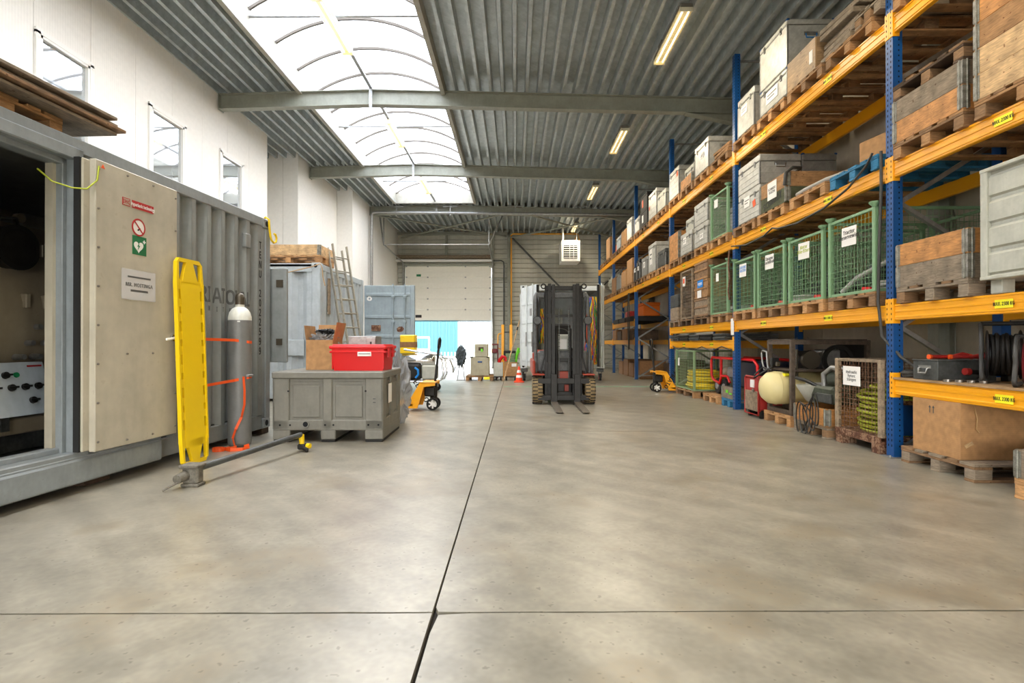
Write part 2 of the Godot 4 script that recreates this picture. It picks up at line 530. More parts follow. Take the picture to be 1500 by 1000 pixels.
	M.green_paint = S(Color(0.40, 0.66, 0.52), 0.6)
	M.sign_green = S(Color(0.03, 0.42, 0.24), 0.5)
	M.sign_red = S(Color(0.68, 0.09, 0.10), 0.5)
	M.lime = S(Color(0.45, 0.85, 0.15), 0.5)
	M.sky_blue = S(Color(0.10, 0.52, 0.85), 0.45)
	M.bronze = S(Color(0.33, 0.30, 0.25), 0.4, 0.5)
	M.ladder = tinted(Color(0.68, 0.66, 0.60), "brushed", 2.0, 0.45, 0.5)

const RIDGE := -2.81
const BEAMS := [-6.9, -2.5, 1.9, 6.2, 10.6, 15.0, 19.4]

func roof_y(x: float) -> float:
	return 6.03 - 0.027 * absf(x - RIDGE)

func _ready() -> void:
	rng.seed = 20240
	font = SystemFont.new()
	font.font_names = PackedStringArray(["Droid Sans"])
	font.font_weight = 700
	# camera: level, lens 1.08 m above the floor
	var cam := Camera3D.new()
	cam.name = "camera"
	cam.fov = 2.0 * rad_to_deg(atan(500.0 / 796.0))
	cam.near = 0.05
	cam.far = 200.0
	add_child(cam)
	cam.position = Vector3(0, 1.08, 0)
	cam.rotation = Vector3(3.0 / 796.0, 5.0 / 796.0, 0)
	cam.current = true
	# bright hazy sky
	var env := Environment.new()
	env.background_mode = Environment.BG_SKY
	var sky := Sky.new()
	var sm := ProceduralSkyMaterial.new()
	sm.sky_top_color = Color(0.93, 0.96, 1.0)
	sm.sky_horizon_color = Color(1.0, 0.985, 0.955)
	sm.sky_curve = 0.2
	sm.ground_bottom_color = Color(0.6, 0.58, 0.55)
	sm.ground_horizon_color = Color(0.7, 0.69, 0.67)
	sm.sky_energy_multiplier = 1.0
	sky.sky_material = sm
	env.sky = sky
	env.background_energy_multiplier = 8.0
	env.tonemap_mode = Environment.TONE_MAPPER_LINEAR
	env.tonemap_exposure = 1.95
	env.sdfgi_enabled = true
	env.ssao_enabled = true
	env.ssil_enabled = true
	var we := WorldEnvironment.new()
	we.name = "sky"
	we.environment = env
	add_child(we)
	make_textures()
	make_materials()
	build_floor()
	build_walls()
	build_back_wall()
	build_roof()
	build_outside()
	build_all()

func floor_xf(y: float) -> Transform3D:
	return Transform3D(Basis(Vector3(1, 0, 0), Vector3(0, 0, -1), Vector3(0, 1, 0)), Vector3(0, y, 0))

func build_floor() -> void:
	var f := setting_node("floor")
	part(f, "slab_bed", mk().bb(Vector3(-7.2, -0.4, -24.2), Vector3(5.2, -0.022, 6.8)), M.joint)
	var xs := [-6.9, -0.33, 5.1]
	var zs := [-6.8, -2.3, 2.19, 6.72, 11.2, 15.7, 20.2, 24.2]
	for i in 2:
		for j in zs.size() - 1:
			var g := 0.005
			var sl := 0.0135 if absf(zs[j] - 2.19) < 0.01 else 0.0
			var sh := 0.0135 if absf(zs[j + 1] - 2.19) < 0.01 else 0.0
			var x0: float = xs[i] + g
			var x1: float = xs[i + 1] - g
			var poly := PackedVector2Array()
			var steps := 40
			# the edges of the slabs are slightly chipped
			for k in steps + 1:
				var x := lerpf(x0, x1, k / float(steps))
				poly.append(Vector2(x, zs[j] + g * (0.7 + rng.randf() * 0.9) + sl * x))
			for k in steps + 1:
				var x := lerpf(x1, x0, k / float(steps))
				poly.append(Vector2(x, zs[j + 1] - g * (0.7 + rng.randf() * 0.9) + sh * x))
			if i == 1 and j == 1:
				poly[steps * 2 + 1] += Vector2(0.018, -0.012)
				poly.append(Vector2(x0 + 0.006, zs[j + 1] - 0.16))
			if i == 1 and j == 2:
				poly[0] += Vector2(0.014, 0.0)
				poly[1].y = poly[1].y
				poly.append(Vector2(x0, zs[j] + 0.04))
			part(f, "slab", mk().prism(poly, 0.2, floor_xf(-0.2)), M.floor)
	part(f, "painted_line", mk().bb(Vector3(-0.3, 0.0, -13.72), Vector3(4.0, 0.002, -13.60)), M.green_paint)

# row of upright sandwich panels on a plane; a to b along the floor, h high, thickness away from the room
func panel_wall(node: Node3D, a: Vector3, b: Vector3, pitch: float, outward: Vector3, m: Material, holes := [], top := -1.0) -> void:
	var L := a.distance_to(b)
	var dir := (b - a) / L
	var cnt := int(ceil(L / pitch - 0.05))
	for i in cnt:
		var s0 := i * pitch
		var s1 := minf(L, (i + 1) * pitch)
		var segs := [[0.0, top]]
		var cut := []
		for hh in holes:
			if hh[0] < s1 - 0.01 and hh[1] > s0 + 0.01: cut.append(hh)
		var mb := mk()
		var g := 0.003
		if cut.is_empty():
			mb_panel(mb, a, dir, outward, s0 + g, s1 - g, 0.0, top)
		else:
			var c: Array = cut[0]
			mb_panel(mb, a, dir, outward, s0 + g, s1 - g, 0.0, c[2])
			mb_panel(mb, a, dir, outward, s0 + g, s1 - g, c[3], top)
			if c[0] > s0 + g: mb_panel(mb, a, dir, outward, s0 + g, c[0], c[2], c[3])
			if c[1] < s1 - g: mb_panel(mb, a, dir, outward, c[1], s1 - g, c[2], c[3])
		part(node, "panel", mb, m)

func mb_panel(mb: MB, a: Vector3, dir: Vector3, outw: Vector3, s0: float, s1: float, y0: float, y1: float) -> void:
	var B := Basis(dir, Vector3.UP, outw) if dir.cross(Vector3.UP).dot(outw) > 0 else Basis(dir, Vector3.UP, outw)
	var c := a + dir * (s0 + s1) * 0.5 + Vector3.UP * (y0 + y1) * 0.5 + outw * 0.05
	var h := Vector3((s1 - s0) * 0.5, (y1 - y0) * 0.5, 0.05)
	for ax in 3:
		for sg in [-1.0, 1.0]:
			var p := (ax + 1) % 3
			var q := (ax + 2) % 3
			var cs := []
			var us := []
			for e in [[-1.0, -1.0], [1.0, -1.0], [1.0, 1.0], [-1.0, 1.0]]:
				var w := Vector3.ZERO
				w[ax] = sg * h[ax]; w[p] = e[0] * h[p]; w[q] = e[1] * h[q]
				cs.append(c + B * w)
				us.append(Vector2(w.x + (s0 + s1) * 0.5, w.y + (y0 + y1) * 0.5))
			var o := Vector3.ZERO
			o[ax] = sg
			mb.quad(cs[0], cs[1], cs[2], cs[3], B * o, us[0], us[1], us[2], us[3])

func build_walls() -> void:
	# left: an office block built into the hall, a recess, then two further steps of the wall
	var wl := setting_node("wall_left")
	var wins := [[6.53, 7.36], [8.56, 9.46], [10.62, 11.48]]
	var holes := []
	for w in wins: holes.append([w[0] + 6.75, w[1] + 6.75, 3.3, 4.87])
	# seams fall every 0.88 m
	window_wall(wl, holes)
	panel_wall(wl, Vector3(-6.9, 0, -12.65), Vector3(-5.8, 0, -12.65), 0.55, Vector3(0, 0, 1), M.panel, [], 6.3)
	panel_wall(wl, Vector3(-6.9, 0, -12.65), Vector3(-6.9, 0, -14.2), 0.9, Vector3(-1, 0, 0), M.panel, [], 6.3)
	panel_wall(wl, Vector3(-6.9, 0, -14.2), Vector3(-5.7, 0, -14.2), 0.8, Vector3(0, 0, -1), M.panel, [], 6.3)
	panel_wall(wl, Vector3(-5.7, 0, -14.2), Vector3(-5.7, 0, -17.3), 0.9, Vector3(-1, 0, 0), M.panel, [], 6.3)
	panel_wall(wl, Vector3(-5.7, 0, -17.3), Vector3(-5.2, 0, -17.3), 0.6, Vector3(0, 0, -1), M.panel, [], 6.3)
	panel_wall(wl, Vector3(-5.2, 0, -17.3), Vector3(-5.2, 0, -24.0), 1.0, Vector3(-1, 0, 0), M.panel, [], 6.3)
	part(wl, "wall_core", mk().bb(Vector3(-7.2, -0.1, -24.3), Vector3(-7.0, 6.4, 6.8)), M.panel)
	for i in wins.size():
		var w: Array = wins[i]
		var win := setting_node("window_%d" % (i + 1))
		var fr := mk()
		var z0: float = -w[0]
		var z1: float = -w[1]
		var y0 := 3.3
		var y1 := 4.87
		var t := 0.065
		fr.bb(Vector3(-5.86, y0, z0), Vector3(-5.775, y0 + t, z1))
		fr.bb(Vector3(-5.86, y1 - t, z0), Vector3(-5.775, y1, z1))
		fr.bb(Vector3(-5.86, y0, z0), Vector3(-5.775, y1, z0 - t))
		fr.bb(Vector3(-5.86, y0, z1), Vector3(-5.775, y1, z1 + t))
		# architrave lying on the wall face round the opening
		var o := 0.035
		for q in [[y0 - o, y0 + 0.03, z0 + o, z1 - o], [y1 - 0.03, y1 + o, z0 + o, z1 - o], [y0, y1, z0 + o, z0 - 0.03], [y0, y1, z1 + 0.03, z1 - o]]:
			fr.bb(Vector3(-5.802, q[0], q[2]), Vector3(-5.77, q[1], q[3]))
		part(win, "window_frame", fr, M.white)
		part(win, "pane", mk().bb(Vector3(-5.83, y0 + t * 0.5, z0 - t * 0.5), Vector3(-5.818, y1 - t * 0.5, z1 + t * 0.5)), M.mirror_glass)
	# right wall: rendered block behind the racks
	var wr := setting_node("wall_right")
	for i in 8:
		var z0 := 6.8 - i * 3.9
		part(wr, "panel", mk().bb(Vector3(4.95, -0.05, z0), Vector3(5.2, 6.4, maxf(z0 - 3.892, -24.3))), M.rightwall)
	part(wr, "wall_core", mk().bb(Vector3(5.2, -0.1, -24.3), Vector3(5.3, 6.4, 6.8)), M.rightwall)
	# unseen wall behind the photographer; its wide gate opening is added for light
	var wb := setting_node("wall_front")
	part(wb, "panel", mk().bb(Vector3(-7.2, -0.1, 6.7), Vector3(-4.3, 6.4, 6.9)), M.panel)
	part(wb, "panel", mk().bb(Vector3(3.7, -0.1, 6.7), Vector3(5.3, 6.4, 6.9)), M.panel)
	part(wb, "panel", mk().bb(Vector3(-4.3, 2.6, 6.7), Vector3(3.7, 6.4, 6.9)), M.panel)

func window_wall(wl: Node3D, holes: Array) -> void:
	# seam positions chosen so that the windows sit as they do between the seams
	var seams := [-6.75]
	var s := 6.49 - 0.88 * 15
	while s < 12.6:
		if s > -6.5: seams.append(s)
		s += 0.88
	seams.append(12.65)
	var a := Vector3(-5.8, 0, 6.75)
	for i in seams.size() - 1:
		var s0: float = seams[i] + 6.75
		var s1: float = seams[i + 1] + 6.75
		var mb := mk()
		var g := 0.003
		var xs := [s0 + g, s1 - g]
		for h in holes:
			for e in [h[0], h[1]]:
				if e > s0 + 0.02 and e < s1 - 0.02: xs.append(e)
		xs.sort()
		for k in xs.size() - 1:
			var mid: float = (xs[k] + xs[k + 1]) * 0.5
			var hit := []
			for h in holes:
				if mid > h[0] and mid < h[1]: hit = h
			if hit.is_empty():
				mb_panel(mb, a, Vector3(0, 0, -1), Vector3(-1, 0, 0), xs[k], xs[k + 1], 0.0, 6.3)
			else:
				mb_panel(mb, a, Vector3(0, 0, -1), Vector3(-1, 0, 0), xs[k], xs[k + 1], 0.0, hit[2])
				mb_panel(mb, a, Vector3(0, 0, -1), Vector3(-1, 0, 0), xs[k], xs[k + 1], hit[3], 6.3)
		part(wl, "panel", mb, M.panel)

func build_back_wall() -> void:
	var w := setting_node("wall_back")
	# horizontal steel cassettes, each 0.21 m high, round the gate opening
	var y := 0.0
	while y < 6.2:
		var prof := [Vector2(y, 0.0), Vector2(y + 0.012, 0.03), Vector2(y + 0.19, 0.03), Vector2(y + 0.204, 0.0), Vector2(y + 0.21, 0.0)]
		var xf := Transform3D(Basis(Vector3.UP, Vector3(0, 0, 1), Vector3.RIGHT), Vector3(0, 0, -24.03))
		var spans := [[-7.1, -4.85], [-1.05, 5.1]] if y < 4.4 else [[-7.1, 5.1]]
		for s in spans:
			part(w, "cassette", mk().sheet(prof, s[0], s[1], 0.004, xf), M.backwall)
		y += 0.21
	part(w, "wall_core", mk().bb(Vector3(-7.2, -0.1, -24.3), Vector3(-4.87, 6.4, -24.05)), M.backwall)
	part(w, "wall_core", mk().bb(Vector3(-1.03, -0.1, -24.3), Vector3(5.3, 6.4, -24.05)), M.backwall)
	part(w, "wall_core", mk().bb(Vector3(-4.87, 4.45, -24.3), Vector3(-1.03, 6.4, -24.05)), M.backwall)
	part(w, "post", mk().bb(Vector3(-4.98, 0, -23.99), Vector3(-4.86, 4.9, -23.9), 0.005), M.steel)
	part(w, "post", mk().bb(Vector3(-1.04, 0, -23.99), Vector3(-0.94, 6.0, -23.9), 0.005), M.steel)
	part(w, "post", mk().bb(Vector3(-0.36, 0, -23.99), Vector3(-0.24, 6.0, -23.86), 0.005), M.steel)
	part(w, "post", mk().bb(Vector3(-3.1, 4.8, -23.99), Vector3(-3.0, 6.0, -23.9), 0.005), M.steel)
	part(w, "rail", mk().bb(Vector3(-5.2, 4.52, -23.99), Vector3(-0.9, 4.62, -23.88), 0.005), M.steel)
	part(w, "rail", mk().bb(Vector3(-5.2, 5.86, -24.0), Vector3(5.0, 5.98, -23.86), 0.005), M.steel)
	part(w, "rail", mk().bb(Vector3(-1.0, 3.88, -23.98), Vector3(-0.3, 3.96, -23.9), 0.005), M.steel)
	part(w, "rail", mk().bb(Vector3(-0.3, 1.95, -23.98), Vector3(4.9, 2.05, -23.9), 0.005), M.steel)
	part(w, "brace", mk().bar(Vector3(-0.2, 5.8, -23.92), Vector3(2.9, 2.6, -23.92), 0.06, 0.12, Vector3.BACK), M.dark_steel)
	part(w, "brace", mk().bar(Vector3(2.9, 2.6, -23.88), Vector3(4.9, 4.7, -23.88), 0.06, 0.06, Vector3.BACK), M.dark_steel)
	part(w, "cable_duct", mk().tube([Vector3(-1.0, 4.72, -23.85), Vector3(-0.62, 4.72, -23.85), Vector3(-0.52, 4.66, -23.85), Vector3(-0.5, 4.5, -23.85), Vector3(-0.5, 0.4, -23.85)], 0.03, 8), M.dark_steel)
	part(w, "gas_pipe", mk().tube([Vector3(-0.18, 0.1, -23.8), Vector3(-0.18, 5.82, -23.8), Vector3(-0.12, 5.88, -23.8), Vector3(2.75, 5.88, -23.8), Vector3(2.75, 5.5, -23.4)], 0.028, 8), M.yellow)
	# sectional gate, its lower sections raised
	var d := setting_node("door_1")
	var top := 4.47
	for i in 5:
		var y1 := top - i * 0.475
		var s := part(d, "section", mk().bb(Vector3(-4.85, y1 - 0.471, -23.96), Vector3(-1.06, y1, -23.90), 0.008), M.door_leaf)
		for x in [-4.8, -3.86, -2.2, -1.12]:
			part(s, "hinge", mk().bb(Vector3(x - 0.035, y1 - 0.03, -23.9), Vector3(x + 0.035, y1 + 0.03, -23.885)), M.galv)
		# pressed line half way up each section
		part(s, "pressed_rib", mk().bb(Vector3(-4.84, y1 - 0.245, -23.9), Vector3(-1.07, y1 - 0.225, -23.894), 0.002), M.door_leaf)
	part(d, "bottom_seal", mk().bb(Vector3(-4.85, 2.055, -23.965), Vector3(-1.06, 2.09, -23.9)), M.rubber)
	part(d, "lock_plate", mk().bb(Vector3(-4.4, 2.22, -23.9), Vector3(-4.13, 2.34, -23.88)), M.black)
	part(d, "maker_plate", mk().bb(Vector3(-4.36, 4.03, -23.9), Vector3(-4.16, 4.13, -23.892)), M.sign_green)
	part(d, "spring_shaft", mk().cyl(Vector3(-5.25, 4.86, -23.72), Vector3(-1.1, 4.86, -23.72), 0.085, 0.085, 14), M.rust_grey)
	part(d, "header_plate", mk().bb(Vector3(-5.2, 4.66, -23.85), Vector3(-0.98, 4.72, -23.5)), M.white)
	for x in [-4.93, -0.99]:
		part(d, "guide_rail", mk().tube([Vector3(x, 0.02, -23.86), Vector3(x, 4.4, -23.86), Vector3(x, 4.58, -23.78), Vector3(x, 4.64, -23.6), Vector3(x, 4.78, -20.3)], 0.03, 6), M.galv)
		part(d, "hanger", mk().bar(Vector3(x, 4.78, -20.3), Vector3(x, 5.9, -20.3), 0.04, 0.04), M.galv)
		part(d, "hanger", mk().bar(Vector3(x, 4.78, -20.3), Vector3(x + (0.5 if x > -3 else -0.2), 5.9, -20.5), 0.04, 0.04), M.galv)
	part(d, "tie_bar", mk().bar(Vector3(-4.93, 4.79, -20.32), Vector3(-0.99, 4.79, -20.32), 0.03, 0.03), M.galv)

func deck_profile(x0: float, x1: float) -> Array:
	var p := []
	var x := x0
	while x < x1 - 0.05:
		for e in [[0.0, 0.0], [0.055, 0.0], [0.073, 0.16], [0.217, 0.16]]:
			if x + e[0] < x1: p.append(Vector2(x + e[0], roof_y(x + e[0]) + e[1]))
		x += 0.235
	p.append(Vector2(x1, roof_y(x1) + 0.0))
	return p

func build_roof() -> void:
	var c := setting_node("ceiling")
	var zs := [-6.9, -2.5, 1.9, 6.2, 10.6, 15.0, 19.4, 24.1]
	for i in zs.size() - 1:
		var spans := [[-5.9, -4.17], [-1.45, 5.0]]
		if i >= 3 and i < 5: spans[0][0] = -7.0
		if i == 6: spans = [[-5.3, 5.0]]
		for s in spans:
			part(c, "roof_deck", mk().sheet(deck_profile(s[0], s[1]), -zs[i], -zs[i + 1] + 0.004, 0.003), M.deck)
	part(c, "roof_deck", mk().sheet(deck_profile(-4.17, -1.45), -18.95, -19.4, 0.003), M.deck)
	# insulation over the deck
	for s in [[-7.2, -4.2, -19.4, 6.9], [-1.42, 5.3, -19.4, 6.9], [-7.2, 5.3, -24.3, -18.96], [-4.2, -1.42, 5.0, 6.9]]:
		var poly := PackedVector2Array()
		for e in [[s[0], 0.168], [s[1], 0.168], [s[1], 0.32], [s[0], 0.32]]:
			poly.append(Vector2(e[0], roof_y(e[0]) + e[1]))
		if s[0] < RIDGE and s[1] > RIDGE:
			poly.insert(3, Vector2(RIDGE, roof_y(RIDGE) + 0.32))
			poly.insert(1, Vector2(RIDGE, roof_y(RIDGE) + 0.168))
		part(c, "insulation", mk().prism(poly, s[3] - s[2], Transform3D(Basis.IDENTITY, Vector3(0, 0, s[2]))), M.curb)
	# barrel rooflight on curbs
	var k := setting_node("rooflight")
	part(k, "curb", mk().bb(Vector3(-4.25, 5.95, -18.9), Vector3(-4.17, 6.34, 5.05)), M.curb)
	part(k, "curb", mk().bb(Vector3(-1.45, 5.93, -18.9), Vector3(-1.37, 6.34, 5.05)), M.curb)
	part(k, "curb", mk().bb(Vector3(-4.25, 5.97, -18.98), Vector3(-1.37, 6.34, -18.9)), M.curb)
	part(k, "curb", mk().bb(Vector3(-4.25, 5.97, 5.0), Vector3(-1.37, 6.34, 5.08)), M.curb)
	var arc := []
	var R := 2.46
	for i in 17:
		var t := lerpf(-1.0, 1.0, i / 16.0) * asin(1.37 / R)
		arc.append(Vector2(RIDGE + R * sin(t), 6.34 + R * cos(t) - R + 0.405))
	var ring := PackedVector2Array()
	for p in arc: ring.append(p)
	for i in 17:
		var q: Vector2 = arc[16 - i]
		ring.append(q + (Vector2(RIDGE, 4.285) - q).normalized() * 0.045)
	var bar_mesh := mk().prism(ring, 0.04).mesh()
	var pane_mesh := mk().sheet(arc, 0.0, 0.945, 0.006).mesh()
	for i in 26:
		var z := -18.9 + i * 0.95
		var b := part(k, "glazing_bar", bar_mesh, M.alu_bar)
		b.position.z = z - 0.02
		if i < 25:
			var p := part(k, "pane", pane_mesh, M.poly)
			p.position = Vector3(0, 0.004, z + 0.0025)
	var moon := PackedVector2Array()
	for p in arc: moon.append(p)
	part(k, "end_pane", mk().prism(moon, 0.006, Transform3D(Basis.IDENTITY, Vector3(0, 0, -18.95))), M.poly)
	part(k, "end_pane", mk().prism(moon, 0.006, Transform3D(Basis.IDENTITY, Vector3(0, 0, 5.03))), M.poly)
	for dz in [-0.2, 4.1, 8.47, 12.8, 17.1]:
		part(k, "tie_rod", mk().cyl(Vector3(-4.18, 6.2, -dz), Vector3(-1.44, 6.2, -dz), 0.02, 0.02, 8), M.galv)
	# roof beams: rolled sections pitched at the ridge, with a haunch at the right-hand column
	for d in BEAMS:
		var b := setting_node("roof_beam")
		var xl := -5.78
		if d > 12.65 and d < 14.2: xl = -6.9
		if d > 14.2: xl = -5.68
		if d > 17.3: xl = -5.2
		var z: float = -d
		for e in [[xl, RIDGE], [RIDGE, 4.94]]:
			var p := Vector3(e[0], roof_y(e[0]) - 0.002, z)
			var q := Vector3(e[1], roof_y(e[1]) - 0.002, z)
			var dn := Vector3(0, -1, 0)
			part(b, "flange", mk().bar(p + dn * 0.008, q + dn * 0.008, 0.16, 0.014), M.steel)
			part(b, "flange", mk().bar(p + dn * 0.292, q + dn * 0.292, 0.16, 0.014), M.steel)
			part(b, "web", mk().bar(p + dn * 0.15, q + dn * 0.15, 0.012, 0.28), M.steel)
		var y1 := roof_y(3.3) - 0.3
		var y2 := roof_y(4.94) - 0.3
		part(b, "haunch", mk().prism(PackedVector2Array([Vector2(3.3, y1), Vector2(4.94, y2), Vector2(4.94, y2 - 0.3)]), 0.012, Transform3D(Basis.IDENTITY, Vector3(0, 0, z - 0.006))), M.steel)
		part(b, "flange", mk().bar(Vector3(3.3, y1 - 0.006, z), Vector3(4.94, y2 - 0.306, z), 0.16, 0.014), M.steel)
		part(b, "hanger_strap", mk().bb(Vector3(RIDGE - 0.03, 5.66, z + 0.083), Vector3(RIDGE + 0.03, 6.08, z + 0.095)), M.galv)
		part(b, "end_plate", mk().bb(Vector3(xl, roof_y(xl) - 0.32, z - 0.09), Vector3(xl + 0.015, roof_y(xl), z + 0.09)), M.steel)
		if d > 0:
			var col := setting_node("column")
			part(col, "web", mk().bb(Vector3(4.76, 0, z - 0.006), Vector3(4.93, 5.7, z + 0.006)), M.steel)
			for x in [4.75, 4.93]:
				part(col, "flange", mk().bb(Vector3(x - 0.006, 0, z - 0.08), Vector3(x + 0.006, 5.7, z + 0.08)), M.steel)
	# wind bracing and the steel pipe in the last bay
	var br := setting_node("roof_bracing")
	for e in [[Vector3(-5.1, 5.72, -19.6), Vector3(-0.4, 5.78, -23.8)], [Vector3(-5.0, 5.72, -23.8), Vector3(-0.45, 5.74, -19.6)], [Vector3(-0.25, 5.72, -23.8), Vector3(3.5, 5.62, -19.6)], [Vector3(0.6, 5.7, -19.6), Vector3(4.7, 5.62, -23.8)]]:
		part(br, "brace", mk().cyl(e[0], e[1], 0.035, 0.035, 8), M.steel)
	var pipe := setting_node("trim_1")
	part(pipe, "pipe", mk().tube([Vector3(-5.08, 0.1, -19.15), Vector3(-5.08, 5.62, -19.15), Vector3(-5.02, 5.7, -19.15), Vector3(-4.9, 5.72, -19.15), Vector3(4.8, 5.60, -19.15)], 0.05, 10), M.galv)
	for x in [-4.2, -2.3, 0.0, 2.3]:
		part(pipe, "pipe_hanger", mk().bb(Vector3(x - 0.015, 5.6, -19.16), Vector3(x + 0.015, 5.95, -19.14)), M.galv)
		part(pipe, "pipe_hanger", mk().bb(Vector3(x - 0.25, 5.90, -19.17), Vector3(x + 0.25, 5.93, -19.13)), M.galv)
	# rail and lamps
	var rail := setting_node("lamp_rail")
	part(rail, "rail", mk().bb(Vector3(RIDGE - 0.03, 6.035, -19.4), Vector3(RIDGE + 0.03, 6.075, 5.0)), M.galv)
	for d in [-0.1, 4.1, 8.35, 12.65, 16.8]:
		lamp(Vector3(RIDGE, 6.03, -d), "twin tube lamp under the rooflight, %s" % {-0.1: "behind the camera", 4.1: "just above the camera's view", 8.35: "largest and nearest one", 12.65: "between the first two roof beams", 16.8: "smallest and farthest one"}[d], M.fitting_white)
	for d in [-0.3, 3.9, 8.2, 12.4, 16.6, 21.6]:
		lamp(Vector3(2.36, roof_y(2.36) - 0.12, -d), "lit twin tube lamp under the steel deck, %s" % {-0.3: "behind the camera", 3.9: "just above the camera's view", 8.2: "largest and nearest one", 12.4: "beyond the first roof beam", 16.6: "beyond the second roof beam", 21.6: "farthest, near the gable heater"}[d], M.fitting)

func lamp(at: Vector3, label: String, housing: Material) -> void:
	var L := thing("tube_lamp", label, "lamp", at, 0.0, "twin tube lamps along the roof")
	part(L, "housing", mk().bb(Vector3(-0.09, -0.06, -0.72), Vector3(0.09, 0.0, 0.72), 0.01), housing)
	part(L, "mount", mk().bb(Vector3(-0.05, 0.0, -0.6), Vector3(0.05, 0.12, -0.4)), housing)
	for x in [-0.045, 0.045]:
		part(L, "tube", mk().cyl(Vector3(x, -0.09, -0.68), Vector3(x, -0.09, 0.68), 0.014, 0.014, 10), M.tube_on)
	var cov := part(L, "cover", mk().sheet([Vector2(-0.09, -0.06), Vector2(-0.085, -0.10), Vector2(-0.06, -0.125), Vector2(0.06, -0.125), Vector2(0.085, -0.10), Vector2(0.09, -0.06)], -0.72, 0.72, 0.002), M.cover)
	for z in [-0.72, 0.72]:
		part(cov, "end_cap", mk().bb(Vector3(-0.09, -0.12, z - 0.01), Vector3(0.09, -0.06, z + 0.01), 0.004), M.fitting_white)
	var l := AreaLight3D.new()
	l.name = "lamp_light"
	l.area_size = Vector2(0.16, 1.36)
	l.light_color = Color(1.0, 0.945, 0.84)
	l.light_energy = 4.2
	l.shadow_enabled = true
	l.area_range = 30.0
	L.add_child(l)
	l.position = Vector3(0, -0.14, 0)
	l.rotation.x = -PI / 2

func build_outside() -> void:
	var y := setting_node("ground")
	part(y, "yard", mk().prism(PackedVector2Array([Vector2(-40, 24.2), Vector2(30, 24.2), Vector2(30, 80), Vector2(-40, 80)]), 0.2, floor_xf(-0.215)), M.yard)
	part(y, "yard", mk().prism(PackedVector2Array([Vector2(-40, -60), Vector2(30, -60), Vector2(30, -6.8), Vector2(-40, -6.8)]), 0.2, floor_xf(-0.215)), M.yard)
	var prof := []
	var x := 0.0
	while x < 6.8:
		for e in [[0.0, 0.0], [0.12, 0.0], [0.15, 0.035], [0.27, 0.035], [0.30, 0.0]]: prof.append(Vector2(x + e[0], e[1]))
		x += 0.3
	var up := Transform3D(Basis(Vector3.RIGHT, Vector3(0, 0, 1), Vector3.DOWN), Vector3.ZERO)
	var b := thing("teal_shed", "teal ribbed steel shed outside the gate with a white end bay", "building", Vector3(-12.0, -0.015, -48.0))
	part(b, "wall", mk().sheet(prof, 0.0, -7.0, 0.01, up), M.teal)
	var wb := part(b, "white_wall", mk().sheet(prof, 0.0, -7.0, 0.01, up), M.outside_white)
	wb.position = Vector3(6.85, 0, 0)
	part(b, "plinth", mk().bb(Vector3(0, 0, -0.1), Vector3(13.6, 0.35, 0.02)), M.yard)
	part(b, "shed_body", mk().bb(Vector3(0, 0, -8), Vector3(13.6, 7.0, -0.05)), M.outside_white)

func build_all() -> void:
	build_container_one()
	build_left_things()
	build_racks()
	build_rack_goods()
	build_forklift()
	build_white_container()
	build_gate_things()

const SIDE := Basis(Vector3(0, 0, -1), Vector3(0, 1, 0), Vector3(1, 0, 0))   # lettering on a face that looks along +x

func corr(a: float, b: float, pitch: float, depth: float) -> Array:
	var p := []
	var z := a
	while z < b - 0.001:
		for e in [[0.0, 0.0], [0.26, 0.0], [0.5, -depth], [0.76, -depth], [1.0, 0.0]]:
			if z + e[0] * pitch <= b + 0.001: p.append(Vector2(z + e[0] * pitch, e[1]))
		z += pitch
	return p

# sheet standing upright along local z, looking to +x
const UPSHEET := Basis(Vector3(0, 0, 1), Vector3(1, 0, 0), Vector3(0, 1, 0))

func casting(mb: MB, c: Vector3) -> void:
	mb.box(c, Vector3(0.17, 0.12, 0.17), 0.012)

func blob(c: Vector3, r: Vector3, amp: float, sd: int, seg := 20) -> MB:
	var f := noise(sd, 1.6, FastNoiseLite.TYPE_SIMPLEX, 3)
	var g := []
	for i in seg + 1:
		var row := []
		for j in seg * 2 + 1:
			var th := PI * i / seg
			var ph := TAU * (j % (seg * 2)) / (seg * 2)
			var d := Vector3(sin(th) * cos(ph), cos(th), sin(th) * sin(ph))
			var k := 1.0 + amp * f.get_noise_3dv(d * 1.7)
			row.append(c + d * r * k)
		g.append(row)
	var mb := mk()
	for i in seg:
		for j in seg * 2:
			var o: Vector3 = (g[i][j] + g[i + 1][j + 1]) * 0.5 - c
			mb.quad(g[i][j], g[i][j + 1], g[i + 1][j + 1], g[i + 1][j], o)
	return mb

